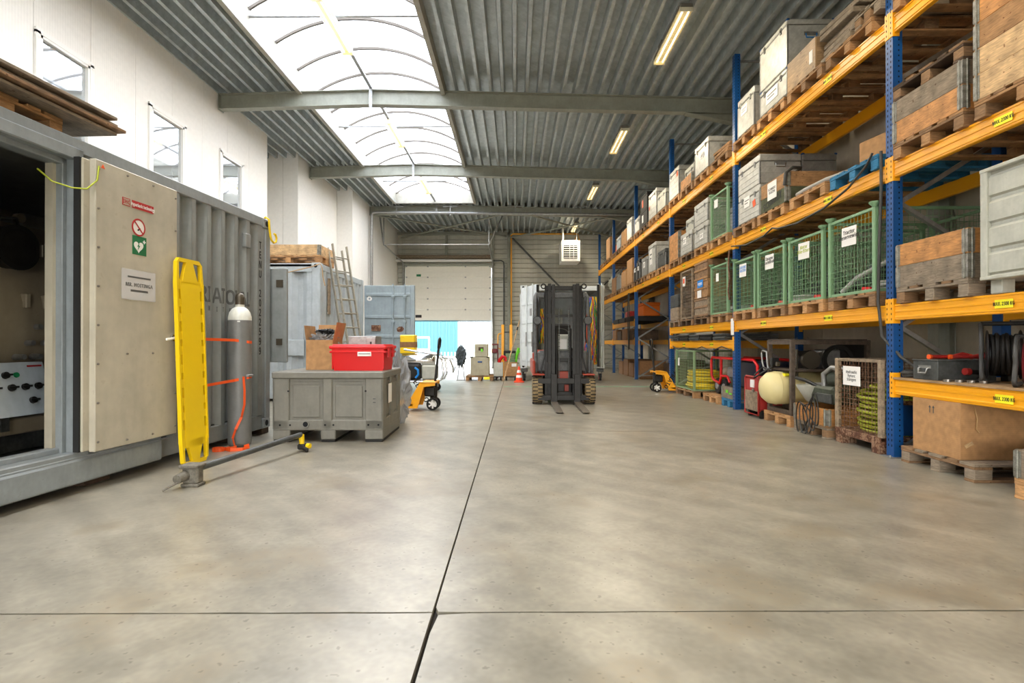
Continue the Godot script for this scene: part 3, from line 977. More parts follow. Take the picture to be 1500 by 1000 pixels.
func build_container_one() -> void:
	var C := thing("shipping_container", "grey container with open beige door and dark inside, beside the yellow board", "container", Vector3(-2.985, 0, -6.6), deg_to_rad(-4.46))
	var Lz := 4.6
	var W := 2.44
	var cg: Material = M.cont_grey
	var cf: Material = M.cont_frame
	part(C, "corner_post", mk().bb(Vector3(-0.15, 0.18, 0.0), Vector3(0, 2.46, 0.11), 0.01), cf)
	part(C, "corner_post", mk().bb(Vector3(-0.06, 0.18, 0.105), Vector3(-0.012, 2.46, 0.17), 0.005), cf)
	part(C, "corner_post", mk().bb(Vector3(-W, 0.18, 0.0), Vector3(-W + 0.15, 2.46, 0.11), 0.01), cf)
	for y in [0.13, 2.515]:
		for x in [-0.082, -W + 0.082]:
			var cb := mk()
			casting(cb, Vector3(x, y, 0.085))
			var cc := part(C, "corner_casting", cb, cf)
			part(cc, "casting_hole", mk().cyl(Vector3(x + 0.084, y, 0.085), Vector3(x + 0.0865, y, 0.085), 0.035, 0.035, 14), M.hole)
	part(C, "top_rail", mk().bb(Vector3(-0.07, 2.47, 0.17), Vector3(0.0, 2.575, Lz), 0.008), cf)
	part(C, "bottom_rail", mk().bb(Vector3(-0.06, 0.07, 0.17), Vector3(-0.01, 0.235, 1.88), 0.006), cg)
	part(C, "side_sheet", mk().sheet([Vector2(0.17, 0)] + corr(0.21, 2.64, 0.23, 0.058), 0.235, 2.47, 0.003, Transform3D(UPSHEET, Vector3(-0.008, 0, 0))), cg)
	part(C, "end_sheet", mk().sheet(corr(-W + 0.15, -0.15, 0.23, 0.042), 0.235, 2.47, 0.003, Transform3D(Basis(Vector3(1, 0, 0), Vector3(0, 0, -1), Vector3(0, 1, 0)), Vector3(0, 0, 0.03))), cg)
	part(C, "roof", mk().bb(Vector3(-W, 2.52, 0.05), Vector3(-0.03, 2.56, Lz)), cg)
	part(C, "far_side", mk().bb(Vector3(-W, 0.1, 0.1), Vector3(-W + 0.05, 2.52, Lz)), cg)
	part(C, "near_end", mk().bb(Vector3(-W, 0.07, Lz - 0.05), Vector3(-0.01, 2.56, Lz)), cg)
	part(C, "floor_plate", mk().bb(Vector3(-W + 0.02, 0.12, 0.05), Vector3(-0.05, 0.25, Lz)), M.dark_steel)
	# door opening: folded steel frame
	for z in [2.63, 3.70]:
		part(C, "door_jamb", mk().bb(Vector3(-0.16, 0.235, z), Vector3(0.015, 2.5, z + 0.075), 0.008), cf)
		part(C, "door_stop", mk().bb(Vector3(-0.16, 0.27, z + (0.075 if z < 3 else -0.035)), Vector3(-0.05, 2.44, z + (0.11 if z < 3 else 0.0)), 0.004), cf)
	part(C, "door_seal", mk().bb(Vector3(-0.16, 0.29, 2.74), Vector3(-0.10, 2.42, 2.765)), M.cream_door)
	part(C, "door_head", mk().bb(Vector3(-0.16, 2.41, 2.63), Vector3(0.015, 2.50, 3.78), 0.008), cf)
	part(C, "door_head", mk().bb(Vector3(-0.16, 2.37, 2.70), Vector3(-0.05, 2.42, 3.72), 0.004), cf)
	part(C, "side_plate", mk().bb(Vector3(-0.05, 0.235, 3.775), Vector3(0.0, 2.47, Lz)), cg)
	part(C, "sill", mk().bb(Vector3(-0.16, 0.245, 2.60), Vector3(0.03, 0.295, 3.78), 0.008), cf)
	part(C, "sill_lip", mk().bb(Vector3(-0.15, 0.29, 2.7), Vector3(-0.07, 0.335, 3.72), 0.008), cf)
	part(C, "skirt_beam", mk().bb(Vector3(-0.05, 0.07, 1.88), Vector3(0.055, 0.245, Lz), 0.012), M.cont_frame)
	part(C, "skirt_shelf", mk().bb(Vector3(-0.05, 0.235, 1.88), Vector3(0.035, 0.262, Lz), 0.005), cf)
	for y in [2.06, 1.33, 0.62]:
		part(C, "hinge", mk().cyl(Vector3(0.03, y - 0.055, 2.665), Vector3(0.03, y + 0.055, 2.665), 0.014, 0.014, 10), M.bolt)
	for z in [0.6, 2.4, 4.3]:
		part(C, "ground_block", mk().bb(Vector3(-0.3, 0.0, z - 0.12), Vector3(-0.08, 0.072, z + 0.12), 0.004), M.wood_dark0)
	part(C, "ground_block", mk().bb(Vector3(-0.2, 0.0, 0.0), Vector3(-0.02, 0.072, 0.16), 0.004), M.wood_dark1)
	part(C, "ground_block", mk().bb(Vector3(-2.3, 0.0, 0.1), Vector3(-2.1, 0.12, 4.4), 0.004), M.wood_dark1)
	# beige insulated door folded right round against the side
	var D := part(C, "door", mk().bb(Vector3(0.085, 0.29, 1.81), Vector3(0.135, 2.43, 2.665), 0.006), M.cream_door)
	part(D, "door_rim", mk().bb(Vector3(0.05, 0.30, 1.83), Vector3(0.088, 2.42, 2.72), 0.006), M.cream_door)
	part(D, "rubber_edge", mk().bb(Vector3(0.03, 0.30, 2.715), Vector3(0.075, 2.42, 2.735)), M.rubber)
	var bolts := mk()
	for i in 8:
		var y := 0.36 + i * 0.285
		for z in [1.835, 2.64]: bolts.cyl(Vector3(0.135, y, z), Vector3(0.145, y, z), 0.009, 0.007, 8)
	for y in [0.33, 0.98 + 0.02, 2.39]:
		for z in [2.1, 2.37]: bolts.cyl(Vector3(0.135, y, z), Vector3(0.145, y, z), 0.009, 0.007, 8)
	part(D, "bolts", bolts, M.bolt)
	var hd := part(D, "handle", mk().cyl(Vector3(0.135, 1.13, 1.87), Vector3(0.155, 1.13, 1.87), 0.032, 0.03, 14), M.chrome)
	part(hd, "lever", mk().bar(Vector3(0.17, 1.135, 1.79), Vector3(0.17, 1.115, 1.99), 0.014, 0.02, Vector3.UP, 0.004), M.white)
	part(hd, "hub", mk().cyl(Vector3(0.15, 1.13, 1.87), Vector3(0.185, 1.13, 1.87), 0.018, 0.015, 12), M.bolt)
	# marks on the door
	var sg := part(D, "maker_sign", mk().bb(Vector3(0.135, 2.155, 2.097), Vector3(0.138, 2.215, 2.325)), M.sign_red)
	letters(sg, "lettering", "Hyperbaric technology", 0.026, M.paper, Vector3(0.139, 2.185, 2.211), SIDE, 0.001).scale = Vector3(0.66, 1, 1)
	var lg := part(D, "maker_logo", mk().bb(Vector3(0.135, 2.155, 2.345), Vector3(0.138, 2.215, 2.42)), M.sign_red)
	part(lg, "field", mk().bb(Vector3(0.138, 2.161, 2.351), Vector3(0.1388, 2.209, 2.414)), M.cream_door)
	letters(lg, "lettering", "IHC", 0.034, M.sign_red, Vector3(0.1395, 2.185, 2.3825), SIDE, 0.001).scale = Vector3(0.85, 1, 1)
	var nsx := Transform3D(Basis(Vector3(0, 0, 1), Vector3(1, 0, 0), Vector3(0, -1, 0)), Vector3(0.136, 2.01, 2.257))
	var ns := part(D, "no_smoking_sign", mk().lathe([Vector2(0, 0), Vector2(0.058, 0), Vector2(0.058, 0.001), Vector2(0, 0.001)], 28, nsx), M.paper)
	part(ns, "ring", mk().lathe([Vector2(0.058, 0.0), Vector2(0.07, 0.0), Vector2(0.07, 0.003), Vector2(0.058, 0.003), Vector2(0.058, 0.0)], 28, nsx), M.sign_red)
	part(ns, "slash", mk().bar(Vector3(0.1385, 2.05, 2.297), Vector3(0.1385, 1.97, 2.217), 0.002, 0.011, Vector3.UP), M.sign_red)
	part(ns, "cigarette", mk().bar(Vector3(0.1378, 1.985, 2.268), Vector3(0.1378, 2.005, 2.24), 0.001, 0.012, Vector3.UP), M.ink)
	var aed := part(D, "defibrillator_sign", mk().bb(Vector3(0.135, 1.79, 2.175), Vector3(0.138, 1.94, 2.32)), M.sign_green)
	var heart := PackedVector2Array()
	for i in 28:
		var t := TAU * i / 28.0
		heart.append(Vector2(16.0 * pow(sin(t), 3), 13.0 * cos(t) - 5.0 * cos(2 * t) - 2.0 * cos(3 * t) - cos(4 * t)) * 0.0031)
	part(aed, "heart", mk().prism(heart, 0.0015, Transform3D(SIDE, Vector3(0.1378, 1.856, 2.258))), M.paper)
	part(aed, "flash", mk().prism(PackedVector2Array([Vector2(0.004, 0.03), Vector2(-0.016, -0.004), Vector2(-0.003, -0.002), Vector2(-0.012, -0.034), Vector2(0.014, 0.006), Vector2(0.002, 0.005)]), 0.001, Transform3D(SIDE, Vector3(0.1394, 1.858, 2.258))), M.sign_green)
	part(aed, "cross", mk().bb(Vector3(0.1378, 1.897, 2.184), Vector3(0.139, 1.907, 2.214)).bb(Vector3(0.1378, 1.887, 2.194), Vector3(0.139, 1.917, 2.204)), M.paper)
	var pp := part(D, "notice", mk().bb(Vector3(0.136, 1.435, 2.085), Vector3(0.1385, 1.655, 2.42)), M.paper)
	part(pp, "plastic_sleeve", mk().bb(Vector3(0.1388, 1.425, 2.075), Vector3(0.1394, 1.665, 2.43)), M.film)
	letters(pp, "lettering", "MR. HOITINGA", 0.030, M.grey_ink, Vector3(0.1402, 1.545, 2.25), SIDE, 0.0006)
	part(pp, "small_print", mk().bb(Vector3(0.1397, 1.60, 2.13), Vector3(0.1402, 1.613, 2.37)).bb(Vector3(0.1397, 1.49, 2.16), Vector3(0.1402, 1.507, 2.34)), M.grey_ink)
	part(D, "warning_mark", mk().prism(PackedVector2Array([Vector2(-0.018, 0), Vector2(0.018, 0), Vector2(0, 0.03)]), 0.002, Transform3D(SIDE, Vector3(0.135, 2.375, 2.60))), M.orange)
	part(C, "earth_wire", mk().tube([Vector3(0.14, 2.38, 2.64), Vector3(0.145, 2.27, 2.66), Vector3(0.12, 2.19, 2.72), Vector3(0.07, 2.18, 2.79), Vector3(-0.02, 2.21, 2.85), Vector3(-0.1, 2.29, 2.88)], 0.006, 6), M.hose_lime)
	# lettering on the corrugated side, each letter on the fold where it lies
	var lean_in := Basis(Vector3(0, 1, 0), -atan2(0.058, 0.0552)) * SIDE
	for row in [["ERIATOIAL", 1.575, 0.165], ["RNITECNO", 1.435, 0.05]]:
		var word: String = row[0]
		for i in word.length():
			var kk := 4 - i / 2 if row[2] > 0.1 else 4 - i / 2
			if (i % 2 == 1) == (row[2] > 0.1):
				# on the fold that faces the camera
				letters(C, "lettering", word[i], row[2], M.faded_ink, Vector3(-0.0345, row[1], 0.2995 + 0.23 * kk), lean_in, 0.002).scale = Vector3(0.68, 1, 1)
			else:
				letters(C, "lettering", word[i], row[2], M.faded_ink, Vector3(-0.004, row[1], 0.24 + 0.23 * (kk + (1 if row[2] > 0.1 and i % 2 == 0 else 0))), SIDE, 0.002).scale = Vector3(0.5, 1, 1)
	var code := "TENU 2022599"
	for i in code.length():
		if code[i] != " ": letters(C, "lettering", code[i], 0.09, M.ink, Vector3(-0.004, 2.235 - i * 0.113, 0.222), SIDE, 0.002).scale = Vector3(0.7, 1, 1)
	part(C, "vent_box", mk().bb(Vector3(-0.04, 2.16, 0.44), Vector3(0.012, 2.32, 0.54), 0.008), cg)
	# hatch standing open at the far end
	var eh := part(C, "end_hatch", mk().bb(Vector3(-0.1, 0.85, -0.10), Vector3(0.175, 2.0, -0.06), 0.006), M.cont_grey)
	part(eh, "latch", mk().bb(Vector3(0.05, 1.77, -0.06), Vector3(0.13, 1.86, -0.04)), M.bronze)
	part(eh, "latch", mk().bb(Vector3(0.05, 1.06, -0.06), Vector3(0.12, 1.14, -0.04)), M.bronze)
	# what the open door shows: pressure chamber, round hatch, control desk
	var ch := thing("pressure_chamber", "cream pressure chamber in the dark open container with round black hatch", "chamber", Vector3(-2.985, 0, -6.6), deg_to_rad(-4.46))
	var axis := Transform3D(Basis(Vector3(1, 0, 0), Vector3(0, 0, 1), Vector3(0, -1, 0)), Vector3(-1.45, 1.25, 2.2))
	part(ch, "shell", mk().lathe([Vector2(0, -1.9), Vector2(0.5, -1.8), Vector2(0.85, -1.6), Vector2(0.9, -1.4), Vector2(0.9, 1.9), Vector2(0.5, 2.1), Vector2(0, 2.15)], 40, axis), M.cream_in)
	part(ch, "cradle", mk().bb(Vector3(-2.0, 0.25, 0.9), Vector3(-0.65, 0.55, 4.2), 0.01), M.dark_steel)
	part(ch, "cradle", mk().bb(Vector3(-0.66, 0.40, 0.9), Vector3(-0.55, 0.52, 4.2), 0.01), M.cream_in)
	var hp := part(ch, "hatch", mk().cyl(Vector3(-0.85, 1.80, 2.60), Vector3(-0.55, 1.80, 2.60), 0.165, 0.155, 28), M.black_metal)
	part(hp, "rim", mk().lathe([Vector2(0.135, 0), Vector2(0.17, 0), Vector2(0.17, 0.02), Vector2(0.135, 0.02)], 28, Transform3D(Basis(Vector3(0, 1, 0), Vector3(1, 0, 0), Vector3(0, 0, -1)), Vector3(-0.555, 1.80, 2.60))), M.black)
	part(hp, "clamp", mk().bb(Vector3(-0.56, 1.75, 2.41), Vector3(-0.51, 1.85, 2.44), 0.005), M.bronze)
	part(hp, "pipework", mk().tube([Vector3(-0.6, 2.0, 2.85), Vector3(-0.56, 2.0, 2.7), Vector3(-0.56, 2.02, 2.6), Vector3(-0.6, 1.95, 2.54)], 0.012, 6), M.black)
	part(hp, "gauge", mk().cyl(Vector3(-0.6, 2.03, 2.56), Vector3(-0.56, 2.03, 2.56), 0.035, 0.035, 14), M.bronze)
	for z in [2.37, 2.53]:
		part(ch, "grab_bracket", mk().bb(Vector3(-0.60, 1.35, z - 0.02), Vector3(-0.53, 1.46, z + 0.02), 0.006), M.cream_in)
	for e in [[1.21, 2.45], [1.21, 2.33], [1.085, 2.51], [1.085, 2.38], [0.98, 2.58], [0.98, 2.45]]:
		part(ch, "port", mk().cyl(Vector3(-0.62, e[0], e[1]), Vector3(-0.51, e[0], e[1]), 0.024, 0.02, 12), M.galv)
	var desk := thing("control_panel", "sloping grey control panel with black switches inside the open container", "control panel", Vector3(-2.985, 0, -6.6), deg_to_rad(-4.46))
	part(desk, "case", mk().prism(PackedVector2Array([Vector2(-0.54, 0.54), Vector2(-0.36, 0.56), Vector2(-0.48, 0.94), Vector2(-0.54, 0.94)]), 0.8, Transform3D(Basis.IDENTITY, Vector3(0, 0, 2.47))), M.cont_blue)
	var nrm := Vector3(0.953, 0.302, 0)
	for e in [[0.85, 2.78, 0], [0.85, 2.70, 1], [0.76, 2.56, 0], [0.76, 2.66, 0], [0.76, 2.76, 0], [0.66, 2.63, 0], [0.85, 2.9, 0], [0.76, 2.88, 0]]:
		var p := Vector3(-0.36 - (e[0] - 0.56) / 0.38 * 0.12, e[0], e[1])
		if e[2] == 1: part(desk, "button", mk().cyl(p, p + nrm * 0.012, 0.02, 0.018, 14), M.sign_green)
		else:
			var sw := part(desk, "switch", mk().cyl(p, p + nrm * 0.02, 0.026, 0.024, 12), M.black)
			part(sw, "switch_lever", mk().bar(p + nrm * 0.024 + Vector3(0, 0, 0.035), p + nrm * 0.024 - Vector3(0, 0, 0.035), 0.012, 0.014), M.black)
	part(desk, "name_strip", mk().bb(Vector3(-0.48, 0.905, 2.49), Vector3(-0.465, 0.918, 2.60)), M.sign_red)
	part(desk, "bracket", mk().bb(Vector3(-0.62, 0.44, 2.7), Vector3(-0.5, 0.6, 2.76)).bb(Vector3(-0.62, 0.44, 3.0), Vector3(-0.5, 0.6, 3.06)), M.dark_steel)
	# yellow hook over the far top corner
	var hk := []
	for i in 15:
		var t := i / 14.0 * PI * 1.5
		hk.append(Vector3(0.05 + 0.035 * cos(t - 0.5 * PI) + 0.0, 2.36 + 0.035 * sin(t - 0.5 * PI) - 0.0, 0.06))
	var pts := [Vector3(-0.04, 2.57, 0.09), Vector3(-0.01, 2.598, 0.09), Vector3(0.025, 2.57, 0.08), Vector3(0.018, 2.48, 0.06), Vector3(0.02, 2.38, 0.04), Vector3(0.03, 2.33, 0.03), Vector3(0.03, 2.31, -0.02), Vector3(0.03, 2.33, -0.07), Vector3(0.03, 2.38, -0.085), Vector3(0.03, 2.42, -0.06), Vector3(0.03, 2.42, -0.03)]
	solo("lifting_hook", "yellow bent steel hook hung over the grey container's top corner", "hook", mk().tube(pts, 0.013, 8), M.board_yellow, Vector3(-2.985, 0, -6.6), deg_to_rad(-4.46))
	# pallet and weathered boards on the roof
	pallet(Vector3(-3.34, 2.575, -3.55), deg_to_rad(-4.46) + PI / 2, "old pallet on the grey container's roof under weathered boards", "wood_new", "")
	for i in 4:
		var mb := mk().box(Vector3(-0.30 + [0.0, 0.035, -0.01, 0.03][i], 2.738 + i * 0.034, 3.55 - [0.0, 0.05, 0.02, -0.03][i]), Vector3(0.62, 0.022, 2.45), 0.003, Basis(Vector3(0, 0, 1), 0.006 * (i - 1.5)))
		solo("weathered_board", "weathered grey board in a pile on the container roof, %s one" % ["lowest", "second lowest", "second highest", "topmost"][i], "board", mb, M["wood_grey%d" % (i % 2)] if i != 1 else M.wood_old0, Vector3(-2.985, 0, -6.6), deg_to_rad(-4.46), "boards on the container roof")

func build_left_things() -> void:
	# spine board leaning on the container
	var w := 0.205
	var Lb := 1.83
	var outline := PackedVector2Array()
	for e in [[-0.14, 0.0], [0.14, 0.0], [0.19, 0.05], [0.2, 0.18], [w, 0.3], [w, 1.70], [0.19, 1.78], [0.14, 1.83], [-0.14, 1.83], [-0.19, 1.78], [-w, 1.70], [-w, 0.3], [-0.2, 0.18], [-0.19, 0.05]]:
		outline.append(Vector2(e[0], e[1]))
	var sb := thing("spine_board", "long yellow plastic rescue board with hand slots leaning on the container", "rescue board", Vector3(-2.89, 0.005, -4.86))
	# lean: local z looks along +x and up a little
	var lean := Basis(Vector3(0, 1, 0), PI / 2 - deg_to_rad(4.46)) * Basis(Vector3(1, 0, 0), deg_to_rad(-2.2)) * Basis.from_scale(Vector3(0.88, 1, 0.7))
	# board with real slots: built as strips between the holes
	var bm := mk()
	var slots := [0.36, 0.50, 0.645, 0.79, 0.935, 1.08, 1.225, 1.37, 1.51]
	bm.prism(PackedVector2Array([Vector2(-0.145, 0.16), Vector2(0.145, 0.16), Vector2(0.145, 1.62), Vector2(-0.145, 1.62)]), 0.045, Transform3D(lean, Vector3.ZERO))
	for s in [-1.0, 1.0]:
		bm.prism(PackedVector2Array([Vector2(s * 0.182, 0.2), Vector2(s * 0.205, 0.2), Vector2(s * 0.205, 1.62), Vector2(s * 0.182, 1.62)]), 0.05, Transform3D(lean, Vector3.ZERO))
		var y0 := 0.16
		for i in slots.size() + 1:
			var half := 0.045 if i % 2 == 0 else 0.03
			var y1: float = slots[i] - half if i < slots.size() else 1.62
			bm.prism(PackedVector2Array([Vector2(s * 0.144, y0), Vector2(s * 0.19, y0), Vector2(s * 0.19, y1), Vector2(s * 0.144, y1)]), 0.04, Transform3D(lean, Vector3.ZERO))
			if i < slots.size(): y0 = slots[i] + half
	# ends with large hand holes
	for e in [[0.0, 1.0], [1.83, -1.0]]:
		var b0: float = e[0]
		var sg: float = e[1]
		bm.prism(PackedVector2Array([Vector2(-0.15, b0), Vector2(0.15, b0), Vector2(0.185, b0 + sg * 0.035), Vector2(-0.185, b0 + sg * 0.035)]), 0.045, Transform3D(lean, Vector3.ZERO))
		bm.prism(PackedVector2Array([Vector2(-0.05, b0 + sg * 0.03), Vector2(0.05, b0 + sg * 0.03), Vector2(0.125, b0 + sg * 0.22), Vector2(-0.125, b0 + sg * 0.22)]), 0.045, Transform3D(lean, Vector3.ZERO))
		for s in [-1.0, 1.0]:
			bm.prism(PackedVector2Array([Vector2(s * 0.165, b0 + sg * 0.03), Vector2(s * 0.19, b0 + sg * 0.035), Vector2(s * 0.205, b0 + sg * 0.24), Vector2(s * 0.165, b0 + sg * 0.24)]), 0.048, Transform3D(lean, Vector3.ZERO))
			bm.prism(PackedVector2Array([Vector2(s * 0.12, b0 + sg * 0.19), Vector2(s * 0.17, b0 + sg * 0.19), Vector2(s * 0.17, b0 + sg * 0.25), Vector2(s * 0.12, b0 + sg * 0.25)]), 0.042, Transform3D(lean, Vector3.ZERO))
	part(sb, "board", bm, M.board_yellow)
	# gas cylinder
	var gc := thing("gas_cylinder", "grey gas cylinder with white shoulder strapped upright to the container", "gas cylinder", Vector3(-2.915, 0.0, -5.73))
	part(gc, "body", mk().lathe([Vector2(0, 0), Vector2(0.09, 0), Vector2(0.112, 0.02), Vector2(0.115, 0.05), Vector2(0.115, 1.33)], 32), M.cyl_grey)
	var sh := part(gc, "shoulder", mk().lathe([Vector2(0.1155, 1.325), Vector2(0.114, 1.36), Vector2(0.10, 1.41), Vector2(0.075, 1.445), Vector2(0.045, 1.465), Vector2(0.04, 1.475)], 32), M.cyl_white)
	part(sh, "collar", mk().cyl(Vector3(0, 1.47, 0), Vector3(0, 1.495, 0), 0.044, 0.044, 18), M.cyl_white)
	part(gc, "cap", mk().lathe([Vector2(0.045, 1.49), Vector2(0.047, 1.56), Vector2(0.042, 1.59), Vector2(0.025, 1.61), Vector2(0, 1.615)], 24), M.bronze)
	part(gc, "label", mk().box(Vector3(0.04, 1.31, 0.108), Vector3(0.03, 0.012, 0.006)), M.paper)
	# lashing straps
	var st := thing("lashing_strap", "orange lashing strap round the gas cylinder with loose end on the floor", "strap", Vector3.ZERO)
	part(st, "upper_band", strap([Vector3(-3.06, 1.125, -5.15), Vector3(-2.90, 1.115, -5.6), Vector3(-2.80, 1.095, -5.69), Vector3(-2.796, 1.093, -5.74), Vector3(-2.83, 1.09, -5.815), Vector3(-2.98, 1.09, -5.86)], 0.028), M.orange)
	part(st, "lower_band", strap([Vector3(-3.06, 0.66, -5.15), Vector3(-2.90, 0.70, -5.6), Vector3(-2.80, 0.725, -5.69), Vector3(-2.796, 0.73, -5.74), Vector3(-2.83, 0.73, -5.815), Vector3(-2.98, 0.73, -5.86)], 0.028), M.orange)
	part(st, "side_band", strap([Vector3(-3.055, 1.13, -5.14), Vector3(-3.05, 0.9, -5.13), Vector3(-3.055, 0.66, -5.14)], 0.02), M.orange)
	part(st, "loose_end", strap([Vector3(-2.82, 0.735, -5.62), Vector3(-2.80, 0.6, -5.60), Vector3(-2.80, 0.45, -5.60), Vector3(-2.83, 0.32, -5.60), Vector3(-2.88, 0.2, -5.58), Vector3(-2.90, 0.11, -5.56), Vector3(-2.87, 0.03, -5.54), Vector3(-2.84, 0.025, -5.52), Vector3(-2.93, 0.025, -5.44)], 0.026), M.orange)
	part(st, "coil", strap(ringpts(Vector3(-2.97, 0.022, -5.42), 0.055, 0.05, 18), 0.036), M.orange)
	part(st, "coil", strap([Vector3(-2.92, 0.02, -5.45), Vector3(-2.84, 0.02, -5.40), Vector3(-2.74, 0.02, -5.44), Vector3(-2.70, 0.03, -5.50), Vector3(-2.73, 0.04, -5.55), Vector3(-2.76, 0.03, -5.52)], 0.034), M.orange)
	part(st, "ratchet", mk().box(Vector3(-2.785, 0.745, -5.68), Vector3(0.03, 0.025, 0.11), 0.004), M.galv)
	# steel prop lying on the floor
	var pr := thing("steel_prop", "grey steel pole with square clamp head lying on the floor", "pole", Vector3.ZERO)
	var pa := Vector3(-2.43, 0.125, -4.18)
	var pb := Vector3(-2.155, 0.165, -5.44)
	part(pr, "tube", mk().cyl(pa, pb, 0.026, 0.026, 16), M.dark_steel)
	var hd := part(pr, "head", mk().bb(Vector3(-2.515, 0.02, -4.17), Vector3(-2.395, 0.15, -4.08), 0.012), M.prop_grey)
	part(hd, "top_plate", mk().bb(Vector3(-2.53, 0.14, -4.19), Vector3(-2.385, 0.165, -4.06), 0.006), M.prop_grey)
	part(hd, "foot_plate", mk().bb(Vector3(-2.52, 0.0, -4.18), Vector3(-2.385, 0.025, -4.07), 0.006), M.prop_grey)
	part(hd, "screw_boss", mk().cyl(Vector3(-2.49, 0.085, -4.08), Vector3(-2.50, 0.075, -4.0), 0.04, 0.034, 14), M.prop_grey)
	part(hd, "spindle", mk().cyl(Vector3(-2.47, 0.07, -4.05), Vector3(-2.56, 0.012, -3.93), 0.008, 0.008, 8), M.prop_grey)
	part(pr, "yellow_sleeve", mk().cyl(Vector3(-2.15, 0.165, -5.45), Vector3(-2.145, 0.07, -5.45), 0.028, 0.024, 14), M.board_yellow)
	var jt := part(pr, "swivel_joint", mk().bb(Vector3(-2.18, 0.02, -5.49), Vector3(-2.10, 0.075, -5.41), 0.012), M.black_metal)
	part(jt, "jaw", mk().bar(Vector3(-2.13, 0.04, -5.43), Vector3(-2.06, 0.02, -5.38), 0.03, 0.04, Vector3.UP, 0.008), M.black_metal)
	part(jt, "cap", mk().cyl(Vector3(-2.09, 0.055, -5.44), Vector3(-2.055, 0.055, -5.43), 0.026, 0.026, 14), M.board_yellow)
	# grey pallet box
	var B := thing("pallet_box", "large grey plastic pallet box with recessed panels carrying the red crate", "bin", Vector3(-2.05, 0, -5.93), deg_to_rad(1.5))
	var g: Material = M.bin
	part(B, "body", mk().bb(Vector3(-0.575, 0.14, -0.985), Vector3(0.575, 0.70, -0.025)), g)
	part(B, "rim", mk().bb(Vector3(-0.61, 0.695, -1.02), Vector3(0.61, 0.772, 0.01), 0.012), g)
	for x in [[-0.6, -0.42], [-0.06, 0.045], [0.405, 0.6]]:
		part(B, "front_post", mk().bb(Vector3(x[0], 0.14, -0.04), Vector3(x[1], 0.7, 0.0), 0.01), g)
	for x in [-0.24, 0.225]:
		var pnl := part(B, "panel", mk().bb(Vector3(x - 0.15, 0.27, -0.03), Vector3(x + 0.15, 0.62, -0.012), 0.012), g)
		part(pnl, "panel_slot", mk().bb(Vector3(x - 0.175, 0.635, -0.026), Vector3(x + 0.175, 0.655, -0.014)).bb(Vector3(x - 0.175, 0.668, -0.026), Vector3(x + 0.175, 0.688, -0.014)), g)
	part(B, "skirt", mk().bb(Vector3(-0.6, 0.13, -0.04), Vector3(0.6, 0.245, 0.0), 0.01), g)
	part(B, "drain", mk().cyl(Vector3(-0.24, 0.2, 0.0), Vector3(-0.24, 0.2, 0.012), 0.042, 0.04, 18), g)
	part(B, "drain_hole", mk().cyl(Vector3(-0.24, 0.2, 0.012), Vector3(-0.24, 0.2, 0.0135), 0.028, 0.028, 16), M.hole)
	for x in [[-0.6, -0.41], [-0.08, 0.08], [0.40, 0.6]]:
		var ft := part(B, "foot", mk().bb(Vector3(x[0], 0.03, -0.99), Vector3(x[1], 0.14, -0.005), 0.008), g)
		part(ft, "runner", mk().bb(Vector3(x[0] + 0.005, 0.0, -0.98), Vector3(x[1] - 0.005, 0.032, -0.015), 0.004), M.black_soft)
	for z in [[-0.16, -0.0], [-0.58, -0.42], [-1.0, -0.84]]:
		for s in [-1, 1]:
			part(B, "side_post", mk().bb(Vector3(s * 0.57, 0.14, z[0]), Vector3(s * 0.602, 0.7, z[1]), 0.01), g)
	for s in [-1, 1]:
		part(B, "side_skirt", mk().bb(Vector3(s * 0.57, 0.13, -1.0), Vector3(s * 0.6, 0.245, 0.0), 0.01), g)
		for z in [-0.29, -0.71]:
			part(B, "panel", mk().bb(Vector3(s * 0.57, 0.27, z - 0.11), Vector3(s * 0.588, 0.62, z + 0.11), 0.012), g)
			part(B, "panel_slot", mk().bb(Vector3(s * 0.57, 0.635, z - 0.125), Vector3(s * 0.585, 0.655, z + 0.125)), g)
	for p in [[-0.52, 0.19], [-0.41, 0.19], [-0.03, 0.19], [0.06, 0.19], [0.44, 0.19], [0.55, 0.19], [-0.43, 0.56], [0.41, 0.56]]:
		part(B, "rivet_hole", mk().cyl(Vector3(p[0], p[1], 0.0), Vector3(p[0], p[1], 0.0015), 0.011, 0.011, 10), M.hole)
	part(B, "notice", mk().bb(Vector3(0.602, 0.40, -0.45), Vector3(0.6045, 0.62, -0.27)), M.paper)
	part(B, "moulded_mark", mk().bb(Vector3(0.49, 0.47, 0.0), Vector3(0.52, 0.48, 0.002)).bb(Vector3(0.49, 0.43, 0.0), Vector3(0.52, 0.44, 0.002)), M.dark_steel)
	# on the box
	var ty := 0.772
	var rc := thing("red_crate", "red lidded plastic crate with white label on the grey box", "crate", Vector3(-1.79, ty, -6.15), deg_to_rad(-2))
	part(rc, "body", taper_box(0.28, 0.30, 0.20, 0.22, 0.26, 0.0), M.red_bright)
	part(rc, "rim", mk().bb(Vector3(-0.325, 0.20, -0.45), Vector3(0.325, 0.225, 0.0), 0.006), M.red_bright)
	part(rc, "lid", mk().bb(Vector3(-0.33, 0.245, -0.455), Vector3(0.33, 0.285, 0.005), 0.01), M.red_bright)
	part(rc, "lid_panel", mk().bb(Vector3(-0.30, 0.28, -0.43), Vector3(0.30, 0.30, -0.02), 0.008), M.red_bright)
	part(rc, "rib", mk().bb(Vector3(-0.3, 0.02, -0.03), Vector3(-0.285, 0.25, -0.006), 0.003).bb(Vector3(0.285, 0.02, -0.03), Vector3(0.3, 0.25, -0.006), 0.003), M.red_bright)
	for z in [-0.14, -0.31]:
		part(rc, "clip", mk().bb(Vector3(0.31, 0.15, z - 0.035), Vector3(0.335, 0.27, z + 0.035), 0.005), M.red_bright)
